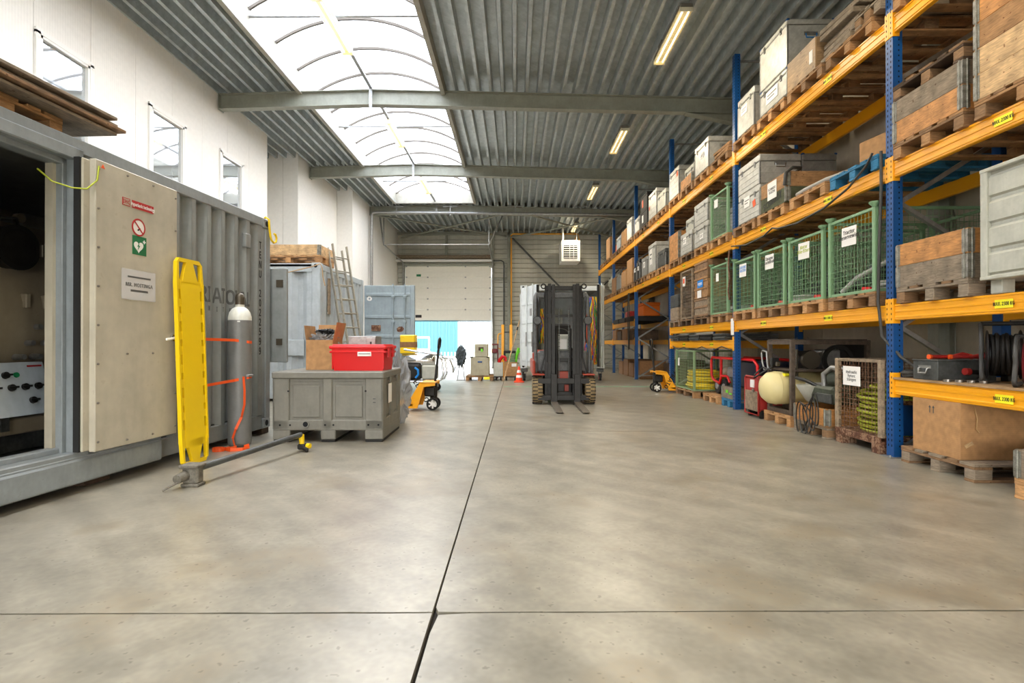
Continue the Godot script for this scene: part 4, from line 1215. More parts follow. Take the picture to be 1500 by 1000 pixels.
	var lb := part(rc, "label", mk().bb(Vector3(0.0, 0.165, -0.014), Vector3(0.155, 0.215, 0.001)), M.paper)
	part(lb, "print", mk().bb(Vector3(0.01, 0.188, 0.001), Vector3(0.145, 0.196, 0.002)), M.grey_ink)
	# open cardboard box with wrapped parts
	var cb := thing("open_cardboard_box", "open cardboard box of plastic wrapped parts on the grey box", "cardboard box", Vector3(-2.29, ty, -6.33), deg_to_rad(1))
	carton(cb, 0.31, 0.38, 0.35, true)
	part(cb, "flap", mk().box(Vector3(-0.02, 0.44, -0.395), Vector3(0.25, 0.2, 0.005), 0.0, Basis(Vector3(1, 0, 0), -0.15)), M.card)
	part(cb, "flap", mk().box(Vector3(0.178, 0.45, -0.19), Vector3(0.005, 0.22, 0.36), 0.0, Basis(Vector3(0, 0, 1), -0.22)), M.card)
	part(cb, "flap", mk().box(Vector3(-0.168, 0.43, -0.19), Vector3(0.005, 0.18, 0.36), 0.0, Basis(Vector3(0, 0, 1), 0.12)), M.card)
	solo("wrapped_part", "crumpled clear bag of dark parts on top of open cardboard box", "bag", blob(Vector3(0.0, 0.36, -0.19), Vector3(0.13, 0.08, 0.14), 0.9, 5), M.film_grey, Vector3(-2.29, ty, -6.33))
	solo("dark_part", "black plastic part lying in the open cardboard box", "part", blob(Vector3(0.02, 0.45, -0.19), Vector3(0.11, 0.03, 0.09), 0.7, 8), M.black, Vector3(-2.29, ty, -6.33))
	var mb2 := thing("metal_box", "plain steel box standing behind the red crate", "box", Vector3(-1.86, ty, -6.62))
	part(mb2, "body", mk().bb(Vector3(-0.18, 0, -0.26), Vector3(0.16, 0.40, 0.0), 0.005), M.galv)
	part(mb2, "cover", mk().bb(Vector3(0.04, 0.12, 0.0), Vector3(0.155, 0.38, 0.012), 0.004), M.alu_dark)
	part(mb2, "latch", mk().bb(Vector3(0.09, 0.3, 0.012), Vector3(0.11, 0.33, 0.02)), M.black)
	solo("film_bundle", "bundle in clear plastic film behind the grey pallet box", "bundle", blob(Vector3(0, 0.44, 0), Vector3(0.17, 0.46, 0.2), 0.45, 17), M.film_grey, Vector3(-1.60, 0.03, -7.35))
	pallet_truck(Vector3(-1.62, 0, -8.9), PI / 2, "yellow hand pallet truck beside the open blue container door", 0.0)
	# second container with pallet, rope, ladder
	var C2 := thing("light_container", "pale blue-grey container with a pallet on top and ladder against it", "container", Vector3(-3.64, 0, -10.1))
	var cb2: Material = M.cont_blue
	var w2 := 2.1
	var l2 := 2.9
	part(C2, "corner_post", mk().bb(Vector3(-0.16, 0.12, -0.13), Vector3(0, 2.48, 0.0), 0.01), cb2)
	part(C2, "corner_post", mk().bb(Vector3(-0.13, 0.12, -l2), Vector3(0, 2.48, -l2 + 0.13), 0.01), cb2)
	part(C2, "corner_post", mk().bb(Vector3(-w2, 0.12, -0.13), Vector3(-w2 + 0.16, 2.48, 0.0), 0.01), cb2)
	part(C2, "corner_post", mk().bb(Vector3(-w2, 0.12, -l2), Vector3(-w2 + 0.16, 2.48, -l2 + 0.13), 0.01), cb2)
	for x in [-0.085, -w2 + 0.085]:
		for z in [-0.085, -l2 + 0.085]:
			for y in [0.06, 2.53]:
				var q := mk()
				casting(q, Vector3(x, y, z))
				var cc := part(C2, "corner_casting", q, cb2)
				part(cc, "casting_hole", mk().cyl(Vector3(x + 0.0, y, z + 0.084), Vector3(x, y, z + 0.087), 0.035, 0.035, 12), M.hole)
	part(C2, "top_rail", mk().bb(Vector3(-w2 + 0.16, 2.42, -0.08), Vector3(-0.16, 2.58, -0.02), 0.006), cb2)
	part(C2, "top_rail", mk().bb(Vector3(-0.07, 2.46, -l2), Vector3(-0.01, 2.58, -0.13), 0.006), cb2)
	part(C2, "bottom_rail", mk().bb(Vector3(-w2 + 0.16, 0.05, -0.08), Vector3(-0.16, 0.30, -0.02), 0.006), cb2)
	part(C2, "bottom_rail", mk().bb(Vector3(-0.07, 0.05, -l2), Vector3(-0.01, 0.2, -0.13), 0.006), cb2)
	part(C2, "forklift_pocket", mk().bb(Vector3(-0.62, 0.85, -0.03), Vector3(-0.30, 1.15, 0.005), 0.01), cb2)
	part(C2, "end_sheet", mk().sheet(corr(-w2 + 0.16, -0.16, 0.38, 0.07), 0.3, 2.42, 0.003, Transform3D(Basis(Vector3(-1, 0, 0), Vector3(0, 0, 1), Vector3(0, 1, 0)), Vector3(-w2, 0, -0.03))), cb2)
	part(C2, "side_sheet", mk().sheet(corr(-l2 + 0.13, -0.13, 0.24, 0.04), 0.2, 2.46, 0.003, Transform3D(UPSHEET, Vector3(-0.012, 0, 0))), cb2)
	part(C2, "roof", mk().bb(Vector3(-w2, 2.52, -l2), Vector3(-0.02, 2.56, -0.02)), cb2)
	part(C2, "inner_core", mk().bb(Vector3(-w2 + 0.1, 0.1, -l2 + 0.02), Vector3(-0.12, 2.5, -0.14)), cb2)
	part(C2, "side_plate", mk().bb(Vector3(-0.01, 1.65, -0.55), Vector3(0.012, 2.35, -0.42), 0.003), M.rust_grey)
	var dr := part(C2, "open_door", mk().bb(Vector3(0.02, 0.16, -2.93), Vector3(1.235, 2.47, -2.88), 0.008), M.cont_door)
	for y in [0.25, 0.72, 1.25, 1.72, 2.25]:
		part(dr, "door_rib", mk().bb(Vector3(0.06, y - 0.04, -2.88), Vector3(1.2, y + 0.04, -2.855), 0.015), M.cont_door)
	for x in [0.72, 1.0]:
		var rd := part(dr, "lock_rod", mk().cyl(Vector3(x, 0.12, -2.835), Vector3(x, 2.5, -2.835), 0.018, 0.018, 10), M.cont_door)
		for y in [0.4, 1.0, 1.6, 2.2]:
			part(rd, "rod_guide", mk().bb(Vector3(x - 0.04, y - 0.03, -2.86), Vector3(x + 0.04, y + 0.03, -2.81), 0.006), M.cont_door)
		part(rd, "handle", mk().bar(Vector3(x, 0.75, -2.82), Vector3(x - 0.02, 1.15, -2.82), 0.012, 0.03), M.cont_door)
	part(dr, "edge_post", mk().bb(Vector3(1.13, 0.16, -2.885), Vector3(1.235, 2.47, -2.84), 0.01), M.cont_door)
	part(dr, "warning_plate", mk().bb(Vector3(0.2, 1.38, -2.88), Vector3(0.42, 1.52, -2.853)), M.rust)
	part(dr, "rust_patch", mk().prism(PackedVector2Array([Vector2(-0.09, -0.05), Vector2(-0.02, -0.07), Vector2(0.05, -0.04), Vector2(0.08, 0.01), Vector2(0.03, 0.07), Vector2(-0.05, 0.06), Vector2(-0.1, 0.02)]), 0.002, Transform3D(Basis.IDENTITY, Vector3(0.90, 1.42, -2.88))), M.rust)
	letters(dr, "number", "8", 0.19, M.paper, Vector3(0.15, 2.19, -2.876))
	# grey hinge leaf seen on the edge
	pallet(Vector3(-4.25, 2.59, -10.12), 0.0, "pale pallet with one collar on top of the light container", "wood_new", "", 1.2, 0.8)
	collars("pallet_collar", "new pale wooden collar on the pallet above the light container", Vector3(-4.25, 2.734, -10.12), 0.0, ["wood_pale"], 1.2, 0.8)
	solo("tie_rope", "thin pale rope tied to the light container's top corner", "rope", mk().tube([Vector3(-5.6, 2.28, -10.03), Vector3(-4.9, 2.33, -10.03), Vector3(-4.2, 2.40, -10.03), Vector3(-3.75, 2.5, -10.0), Vector3(-3.62, 2.56, -10.05), Vector3(-3.58, 2.48, -10.04), Vector3(-3.57, 2.32, -10.05), Vector3(-3.53, 2.15, -10.05)], 0.01, 6), M.wood_pale0)
	for i in 2:
		var ld := thing("ladder", ["aluminium ladder leaning on the light container, front one of two", "aluminium ladder leaning behind another against the light container"][i], "ladder", Vector3(-3.0 - i * 0.14, 0.0, -10.25 - i * 0.12), -0.45)
		var lean2 := Basis(Vector3(0, 0, 1), deg_to_rad(11.5))
		for z in [0.0, -0.38]:
			part(ld, "stile", mk().bar(lean2 * Vector3(0, 0.02, z), lean2 * Vector3(0, 3.08 - i * 0.06, z), 0.02, 0.05, Vector3.RIGHT, 0.004), M.ladder)
		for k in 10:
			part(ld, "rung", mk().cyl(lean2 * Vector3(0, 0.3 + k * 0.28, 0.0), lean2 * Vector3(0, 0.3 + k * 0.28, -0.38), 0.013, 0.013, 8), M.ladder)
	# pressure washer on castors near the gate
	var g1 := thing("pressure_washer", "pressure washer with chrome tube frame and blue curve, beside blue door", "machine", Vector3(-2.1, 0, -12.2))
	part(g1, "body", mk().bb(Vector3(-0.45, 0.28, -0.3), Vector3(0.0, 0.62, 0.22), 0.04), M.black_soft)
	part(g1, "blue_band", mk().tube([Vector3(-0.12, 0.55, 0.23), Vector3(-0.05, 0.5, 0.235), Vector3(-0.04, 0.4, 0.235), Vector3(-0.1, 0.32, 0.23)], 0.024, 8), M.sky_blue)
	part(g1, "tank", mk().bb(Vector3(0.02, 0.28, -0.26), Vector3(0.34, 0.60, 0.18), 0.03), M.grey_box)
	part(g1, "hood", mk().lathe([Vector2(0.14, -0.4), Vector2(0.15, -0.38), Vector2(0.15, 0.3), Vector2(0.12, 0.34), Vector2(0, 0.34)], 20, Transform3D(Basis(Vector3(0, 1, 0), Vector3(1, 0, 0), Vector3(0, 0, -1)), Vector3(-0.05, 0.70, -0.02))), M.chrome)
	for z in [0.26, -0.32]:
		part(g1, "frame_tube", mk().tube([Vector3(-0.5, 0.24, z), Vector3(0.35, 0.24, z), Vector3(0.46, 0.28, z), Vector3(0.52, 0.40, z), Vector3(0.48, 0.72, z), Vector3(0.36, 0.84, z), Vector3(-0.35, 0.95, z)], 0.022, 8), M.chrome)
	part(g1, "push_handle", mk().tube([Vector3(0.46, 0.76, 0.26), Vector3(0.66, 0.72, 0.24), Vector3(0.72, 0.56, 0.2), Vector3(0.70, 0.44, 0.0), Vector3(0.72, 0.56, -0.28), Vector3(0.66, 0.72, -0.3), Vector3(0.46, 0.76, -0.32)], 0.02, 8), M.chrome)
	for p in [[0.3, 0.2], [0.3, -0.26], [-0.4, 0.2], [-0.4, -0.26]]:
		var ws := part(g1, "castor", mk().cyl(Vector3(p[0], 0.09, p[1] - 0.02), Vector3(p[0], 0.09, p[1] + 0.02), 0.09, 0.09, 18), M.rubber)
		part(ws, "fork", mk().bb(Vector3(p[0] - 0.04, 0.09, p[1] - 0.035), Vector3(p[0] + 0.04, 0.24, p[1] + 0.035), 0.006), M.galv)
	var yb := thing("yellow_case", "small yellow and brown case on top of the pressure washer", "case", Vector3(-2.42, 0.855, -12.3))
	part(yb, "case", mk().bb(Vector3(-0.17, 0, -0.16), Vector3(0.17, 0.42, 0.14), 0.02), M.board_yellow)
	part(yb, "band", mk().bb(Vector3(-0.172, 0.13, -0.162), Vector3(0.172, 0.27, 0.142), 0.01), M.card_dark)

func ringpts(c: Vector3, rx: float, rz: float, k: int, dy := 0.0) -> Array:
	var p := []
	for i in k + 1: p.append(c + Vector3(rx * cos(TAU * i / k), dy * i / k, rz * sin(TAU * i / k)))
	return p

# flat webbing: a band of width w (upright or as near to it as the path allows)
func strap(pts: Array, w: float) -> MB:
	var mb := mk()
	for i in pts.size() - 1:
		var a: Vector3 = pts[i]
		var b: Vector3 = pts[i + 1]
		var dir := (b - a).normalized()
		var up := Vector3.UP - dir * dir.y
		if up.length() < 0.4: up = Vector3(0.4, 0, -1) - dir * dir.dot(Vector3(0.4, 0, -1))
		up = up.normalized()
		var x := up.cross(dir)
		mb.box((a + b) * 0.5, Vector3(0.003, w, a.distance_to(b) + 0.004), 0.0, Basis(x, up, dir))
	return mb

# box with sloping sides: half widths at base and top, height, depth from z = 0 back
func taper_box(xb: float, xt: float, zb: float, zt: float, h: float, y: float) -> MB:
	var mb := mk()
	var c := Vector3(0, 0, -0.225)
	var lo := [Vector3(-xb, y, -zb), Vector3(xb, y, -zb), Vector3(xb, y, zb), Vector3(-xb, y, zb)]
	var hi := [Vector3(-xt, y + h, -zt), Vector3(xt, y + h, -zt), Vector3(xt, y + h, zt), Vector3(-xt, y + h, zt)]
	for i in 4:
		var j := (i + 1) % 4
		mb.quad(lo[i] + c, lo[j] + c, hi[j] + c, hi[i] + c, (lo[i] + lo[j]) * 0.5 - Vector3(0, y, 0))
	mb.quad(lo[0] + c, lo[1] + c, lo[2] + c, lo[3] + c, Vector3.DOWN)
	mb.quad(hi[0] + c, hi[1] + c, hi[2] + c, hi[3] + c, Vector3.UP)
	return mb

# carton: front at z = 0, width w, depth d, height h; walls only when open
func carton(p: Node3D, w: float, d: float, h: float, open := false, m: Material = null) -> void:
	if m == null: m = M.card
	var t := 0.006
	part(p, "side", mk().bb(Vector3(-w / 2, 0, -t), Vector3(w / 2, h, 0), 0.002), m)
	part(p, "side", mk().bb(Vector3(-w / 2, 0, -d), Vector3(w / 2, h, -d + t), 0.002), m)
	part(p, "side", mk().bb(Vector3(-w / 2, 0, -d + t), Vector3(-w / 2 + t, h, -t), 0.002), m)
	part(p, "side", mk().bb(Vector3(w / 2 - t, 0, -d + t), Vector3(w / 2, h, -t), 0.002), m)
	part(p, "base", mk().bb(Vector3(-w / 2 + t, 0, -d + t), Vector3(w / 2 - t, t, -t)), m)
	if not open:
		part(p, "flap", mk().bb(Vector3(-w / 2, h - 0.002, -d), Vector3(-0.003, h + t, 0), 0.002), m)
		part(p, "flap", mk().bb(Vector3(0.003, h - 0.002, -d), Vector3(w / 2, h + t, 0), 0.002), m)
		part(p, "tape", mk().bb(Vector3(-0.025, h + t, -d), Vector3(0.025, h + t + 0.001, 0.0)), M.tape)

# hand pallet truck: forks run to -z, the drawbar stands at z = 0.3
func pallet_truck(at: Vector3, turn: float, label: String, tilt: float) -> void:
	var P := thing("pallet_truck", label, "pallet truck", at, turn, "yellow hand pallet trucks")
	for x in [-0.19, 0.19]:
		var fk := part(P, "fork", mk().bb(Vector3(x - 0.08, 0.075, -1.2), Vector3(x + 0.08, 0.13, 0.0), 0.012), M.yellow)
		part(fk, "roller", mk().cyl(Vector3(x - 0.05, 0.045, -1.05), Vector3(x + 0.05, 0.045, -1.05), 0.045, 0.045, 12), M.rubber)
	for x in [-0.27, 0.24]:
		part(P, "side_plate", mk().prism(PackedVector2Array([Vector2(0.06, 0.05), Vector2(-0.10, 0.05), Vector2(-0.10, 0.12), Vector2(0.10, 0.46), Vector2(0.34, 0.46), Vector2(0.34, 0.41), Vector2(0.16, 0.39)]), 0.03, Transform3D(Basis(Vector3(0, 0, 1), Vector3(0, 1, 0), Vector3(-1, 0, 0)), Vector3(x + 0.03, 0, 0))), M.yellow)
	part(P, "head_plate", mk().bb(Vector3(-0.27, 0.44, 0.10), Vector3(0.27, 0.465, 0.34), 0.006), M.yellow)
	part(P, "back_plate", mk().bar(Vector3(0, 0.09, -0.07), Vector3(0, 0.44, 0.11), 0.5, 0.02, Vector3.BACK), M.yellow)
	letters(P, "lettering", "FRIATO", 0.09, M.ink, Vector3(0.2715, 0.28, 0.03), Basis(Vector3(1, 0, 0), 0.0) * Basis(Vector3(0, 1, 0), PI / 2) * Basis(Vector3(0, 0, 1), -2.1), 0.002)
	part(P, "pump", mk().bb(Vector3(-0.1, 0.22, 0.14), Vector3(0.1, 0.38, 0.32), 0.02), M.black_metal)
	part(P, "pump_cylinder", mk().cyl(Vector3(0, 0.15, 0.28), Vector3(0, 0.44, 0.28), 0.06, 0.06, 14), M.black_metal)
	part(P, "axle", mk().cyl(Vector3(-0.12, 0.1, 0.28), Vector3(0.12, 0.1, 0.28), 0.02, 0.02, 10), M.bolt)
	for x in [-0.11, 0.11]:
		var w := part(P, "steering_wheel", mk().lathe([Vector2(0.07, -0.025), Vector2(0.098, -0.025), Vector2(0.1, -0.02), Vector2(0.1, 0.02), Vector2(0.098, 0.025), Vector2(0.07, 0.025)], 24, Transform3D(Basis(Vector3(0, 1, 0), Vector3(1, 0, 0), Vector3(0, 0, -1)), Vector3(x, 0.1, 0.28))), M.rubber)
		var hub := mk()
		hub.lathe([Vector2(0, -0.018), Vector2(0.03, -0.018), Vector2(0.03, 0.018), Vector2(0, 0.018)], 14, Transform3D(Basis(Vector3(0, 1, 0), Vector3(1, 0, 0), Vector3(0, 0, -1)), Vector3(x, 0.1, 0.28)))
		for k in 6:
			var t := TAU * k / 6.0
			hub.bar(Vector3(x, 0.1, 0.28), Vector3(x, 0.1 + 0.075 * cos(t), 0.28 + 0.075 * sin(t)), 0.026, 0.02, Vector3.RIGHT)
		part(w, "spokes", hub, M.white)
	var hx := sin(tilt)
	var b0 := Vector3(0, 0.40, 0.30)
	var b1 := Vector3(0, 0.98, 0.34 + 0.02)
	part(P, "drawbar", mk().cyl(b0, b1, 0.022, 0.02, 12), M.black)
	part(P, "grip", mk().tube([b1, b1 + Vector3(-0.09, 0.05, 0.01), b1 + Vector3(-0.10, 0.16, 0.02), b1 + Vector3(0, 0.19, 0.02), b1 + Vector3(0.10, 0.16, 0.02), b1 + Vector3(0.09, 0.05, 0.01)], 0.017, 8, true), M.black)

var cache := {}
func shared(key: String, f: Callable) -> Mesh:
	if not cache.has(key): cache[key] = (f.call() as MB).mesh()
	return cache[key]

func woodmat(kind: String, i: int) -> Material:
	return M[kind + str(i % 2)]

# pallet: front at z = 0, w wide, L deep to -z
func pallet(at: Vector3, turn: float, label: String, wood: String, group := "", w := 0.8, L := 1.2) -> Node3D:
	var P := thing("pallet", label, "pallet", at, turn, group)
	var k := "%s_%.2f_%.2f" % ["p", w, L]
	var xs := [[-w / 2 + 0.0725, 0.145], [-w / 4 + 0.018, 0.1], [0.0, 0.145], [w / 4 - 0.018, 0.1], [w / 2 - 0.0725, 0.145]]
	var seedv := int(absf(at.x * 31.0 + at.z * 57.0 + at.y * 91.0) * 10.0)
	var other: String = {"wood_new": "wood_mid", "wood_mid": "wood_old", "wood_old": "wood_dark", "wood_grey": "wood_old", "wood_blue": "wood_blue", "wood_dark": "wood_old"}[wood]
	var pick := func(i: int) -> Material: return woodmat(wood if (seedv + i * 7) % 5 < 3 else other, seedv + i)
	for i in 5:
		var b: float = xs[i][1]
		part(P, "deck_board", shared(k + "t%.3f" % b, func(): return mk().bb(Vector3(-b / 2, 0.122, -L), Vector3(b / 2, 0.144, 0), 0.003)), pick.call(i)).position.x = xs[i][0]
	var zs := [-0.0725, -L / 2, -L + 0.0725]
	for i in 3:
		part(P, "stringer", shared(k + "s", func(): return mk().bb(Vector3(-w / 2, 0.1, -0.0725), Vector3(w / 2, 0.122, 0.0725), 0.003)), pick.call(i + 5)).position.z = zs[i]
		var bx: float = [-w / 2 + 0.05, 0.0, w / 2 - 0.05][i]
		part(P, "bottom_board", shared(k + "b", func(): return mk().bb(Vector3(-0.05, 0, -L), Vector3(0.05, 0.022, 0), 0.003)), pick.call(i + 8)).position.x = bx
		for j in 3:
			part(P, "block", shared(k + "k", func(): return mk().bb(Vector3(-0.05, 0.022, -0.07), Vector3(0.05, 0.1, 0.07), 0.004)), pick.call(i * 3 + j + 11)).position = Vector3(bx, 0, zs[j])
	return P

# crate of stacked pallet collars, lowest first
func collars(nm: String, label: String, at: Vector3, turn: float, woods: Array, w := 0.8, L := 1.2, group := "") -> Node3D:
	var C := thing(nm, label, "crate", at, turn, group)
	var k := "c_%.2f_%.2f" % [w, L]
	for i in woods.size():
		var n := Node3D.new()
		n.name = "collar"
		C.add_child(n, true)
		n.position = Vector3(0, i * 0.197, 0)
		part(n, "board", shared(k + "f", func(): return mk().bb(Vector3(-w / 2, 0, -0.022), Vector3(w / 2, 0.195, 0), 0.002)), woodmat(woods[i], i))
		part(n, "board", shared(k + "f", func(): return mk()), woodmat(woods[i], i + 1)).position.z = -L + 0.022
		for s in [-1.0, 1.0]:
			part(n, "board", shared(k + "d", func(): return mk().bb(Vector3(-0.011, 0, -L + 0.022), Vector3(0.011, 0.195, -0.022), 0.002)), woodmat(woods[i], i + 1)).position.x = s * (w / 2 - 0.011)
			for z in [0.0, -L]:
				var h := part(n, "hinge", shared("hinge%d%d" % [int(s), int(z < 0)], func():
					var q := mk()
					var zz := 1.0 if z == 0.0 else -1.0
					q.bb(Vector3(-s * 0.055, 0.008, zz * 0.0), Vector3(s * 0.004, 0.187, zz * 0.004), 0.001)
					q.bb(Vector3(s * 0.0, 0.008, -zz * 0.055), Vector3(s * 0.004, 0.187, zz * 0.004), 0.001)
					q.cyl(Vector3(s * 0.006, 0.0, -zz * 0.03), Vector3(s * 0.006, 0.195, -zz * 0.03), 0.008, 0.008, 6)
					q.cyl(Vector3(-s * 0.03, 0.0, zz * 0.006), Vector3(-s * 0.03, 0.195, zz * 0.006), 0.008, 0.008, 6)
					return q), M.zinc)
				h.position = Vector3(s * w / 2, 0, z)
	return C

# metal transport case: front at z = 0
func case(label: String, at: Vector3, turn: float, w: float, d: float, h: float, m: Material, opt := {}) -> Node3D:
	var C := thing("metal_case", label, "case", at, turn, opt.get("group", ""))
	var lid: float = opt.get("lid", 0.1)
	part(C, "body", mk().bb(Vector3(-w / 2, 0.004, -d), Vector3(w / 2, h - lid - 0.004, 0), 0.012), m)
	part(C, "lid", mk().bb(Vector3(-w / 2 - 0.003, h - lid, -d - 0.003), Vector3(w / 2 + 0.003, h, 0.003), 0.012), m)
	part(C, "seam", mk().bb(Vector3(-w / 2 + 0.008, h - lid - 0.006, -d + 0.008), Vector3(w / 2 - 0.008, h - lid + 0.004, -0.008)), M.black)
	if opt.get("ribs", 0) > 0:
		var r: int = opt.ribs
		for i in r:
			var y := (h - lid) * (i + 1) / (r + 1.0)
			part(C, "bead", mk().bb(Vector3(-w / 2 - 0.004, y - 0.008, -d - 0.004), Vector3(w / 2 + 0.004, y + 0.008, 0.004), 0.003), m)
	for s in [-1.0, 1.0]:
		var edge := part(C, "edge_strip", mk().bb(Vector3(s * w / 2 - s * 0.02, 0.0, -0.02), Vector3(s * w / 2 + s * 0.004, h - lid - 0.004, 0.004), 0.002), M.galv)
		if w > 0.35 or s > 0:
			var lt := part(C, "latch", mk().bb(Vector3(s * w * 0.3 - 0.018, h - lid - 0.055, 0.0), Vector3(s * w * 0.3 + 0.018, h - lid + 0.03, 0.014), 0.003), M.galv)
			part(lt, "latch_tongue", mk().bb(Vector3(s * w * 0.3 - 0.01, h - lid - 0.03, 0.014), Vector3(s * w * 0.3 + 0.01, h - lid + 0.015, 0.021), 0.002), M.bolt)
		var hx: float = s * (w / 2 + 0.012)
		var hd := part(C, "handle", mk().tube([Vector3(s * w / 2, h * 0.68, -d / 2 - 0.07), Vector3(hx, h * 0.68, -d / 2 - 0.07), Vector3(hx, h * 0.68 - 0.05, -d / 2 - 0.065), Vector3(hx, h * 0.68 - 0.05, -d / 2 + 0.065), Vector3(hx, h * 0.68, -d / 2 + 0.07), Vector3(s * w / 2, h * 0.68, -d / 2 + 0.07)], 0.007, 6), M.chrome if not opt.get("blue", false) else M.sky_blue)
		part(hd, "handle_plate", mk().bb(Vector3(s * w / 2, h * 0.68 - 0.02, -d / 2 - 0.09), Vector3(s * (w / 2 + 0.004), h * 0.68 + 0.03, -d / 2 + 0.09)), M.galv)
		if opt.get("blue", false):
			for z in [-0.015, -d + 0.015]:
				part(C, "corner_cap", mk().box(Vector3(s * (w / 2 - 0.02), h - 0.008, z), Vector3(0.06, 0.03, 0.045), 0.01), M.blue)
	if opt.has("note"):
		var e: Array = opt.note
		var nt := part(C, "note", mk().bb(Vector3(e[0] - e[2] / 2, e[1] - e[3] / 2, 0.004), Vector3(e[0] + e[2] / 2, e[1] + e[3] / 2, 0.0065)), M.paper)
		part(nt, "print", mk().bb(Vector3(e[0] - e[2] * 0.38, e[1] + e[3] * 0.1, 0.0065), Vector3(e[0] + e[2] * 0.38, e[1] + e[3] * 0.18, 0.0072)).bb(Vector3(e[0] - e[2] * 0.38, e[1] - e[3] * 0.15, 0.0065), Vector3(e[0] + e[2] * 0.2, e[1] - e[3] * 0.07, 0.0072)), M.grey_ink)
	if opt.has("red_tag"):
		var e: Array = opt.red_tag
		part(C, "red_tag", mk().box(Vector3(e[0], e[1], 0.006), Vector3(0.09, 0.10, 0.002), 0.0, Basis(Vector3(0, 0, 1), 0.3)), M.orange)
	return C

func wire_panel(w: float, h: float, pitch: float, r: float) -> MB:
	var q := mk()
	var nx := int(round(w / pitch))
	var ny := int(round(h / pitch))
	for i in range(1, nx):
		var x := -w / 2 + w * i / nx
		q.cyl(Vector3(x, 0, 0), Vector3(x, h, 0), r, r, 4, false)
	for i in range(1, ny):
		var y := h * i / ny
		q.cyl(Vector3(-w / 2, y, -r), Vector3(w / 2, y, -r), r, r, 4, false)
	return q

# cage of wire mesh: front at z = 0, w wide, d deep, h high
func cage(nm: String, label: String, at: Vector3, turn: float, w: float, d: float, h: float, m: Material, opt := {}) -> Node3D:
	var C := thing(nm, label, "cage", at, turn, opt.get("group", ""))
	var p: float = opt.get("post", 0.045)
	for x in [-w / 2, w / 2]:
		for z in [0.0, -d]:
			var po := part(C, "corner_post", shared("cp%.2f%.3f" % [h, p], func(): return mk().box(Vector3(0, h / 2, 0), Vector3(p, h, p), 0.006)), m)
			po.position = Vector3(x - signf(x) * p / 2, 0, z - p / 2 if z == 0.0 else z + p / 2)
			if opt.get("caps", true):
				part(po, "stacking_cap", shared("cap%.2f" % h, func(): return mk().lathe([Vector2(0.02, h - 0.01), Vector2(0.035, h + 0.01), Vector2(0.055, h + 0.03), Vector2(0.055, h + 0.045), Vector2(0, h + 0.05)], 12)), m)
	var bars := [h - 0.015, 0.015]
	if opt.has("mid"): bars.append(opt.mid)
	for y in bars:
		for z in [0.0, -d]:
			part(C, "rail", shared("rw%.2f" % w, func(): return mk().box(Vector3.ZERO, Vector3(w - 2 * p, 0.03, 0.025), 0.004)), m).position = Vector3(0, y, z - p / 2 if z == 0.0 else z + p / 2)
		for s in [-1.0, 1.0]:
			part(C, "rail", shared("rd%.2f" % d, func(): return mk().box(Vector3.ZERO, Vector3(0.025, 0.03, d - 2 * p), 0.004)), m).position = Vector3(s * (w / 2 - p / 2), y, -d / 2)
	if opt.has("split"):
		part(C, "mid_post", mk().box(Vector3(opt.split, h / 2, -p / 2), Vector3(0.03, h - 0.05, 0.03), 0.004), m)
	var pit: float = opt.get("pitch", 0.05)
	var wr: float = opt.get("wire", 0.0025)
	var fm := shared("wf%.2f_%.2f_%.3f" % [w, h, pit], func(): return wire_panel(w - 2 * p, h - 0.06, pit, wr))
	var sm := shared("ws%.2f_%.2f_%.3f" % [d, h, pit], func(): return wire_panel(d - 2 * p, h - 0.06, pit, wr))
	var wm: Material = opt.get("wire_mat", m)
	part(C, "wire_panel", fm, wm).position = Vector3(0, 0.03, -p / 2 + 0.01)
	part(C, "wire_panel", fm, wm).position = Vector3(0, 0.03, -d + p / 2)
	for s in [-1.0, 1.0]:
		var q := part(C, "wire_panel", sm, wm)
		q.position = Vector3(s * (w / 2 - p / 2), 0.03, -d / 2)
		q.rotation.y = PI / 2
	part(C, "floor_plate", mk().bb(Vector3(-w / 2 + 0.01, 0.001, -d + 0.01), Vector3(w / 2 - 0.01, 0.008, -0.01)), opt.get("base", m))
	if opt.has("note"):
		var e: Array = opt.note
		var nt := part(C, "note", mk().box(Vector3(e[0], e[1], 0.006), Vector3(e[2], e[3], 0.003), 0.0, Basis(Vector3(0, 0, 1), -0.03)), M.paper)
		if e.size() > 4:
			var ls: Array = e[4]
			for i in ls.size():
				letters(nt, "lettering", ls[i], 0.042, e[5], Vector3(e[0], e[1] + 0.045 - 0.05 * i, 0.0085), Basis.IDENTITY, 0.001)
	return C

const FX := 3.53          # front of the pallets
const POSTS := [1.51, 5.21, 8.91, 12.6, 16.3, 20.0, 23.4]
const L0 := 0.745
const L1 := 1.45
const L2 := 2.79
const L3 := 4.18
const AIS := -PI / 2      # turned to face the aisle

func R(d: float, y: float, x := FX) -> Vector3:
	return Vector3(x, y, -d)

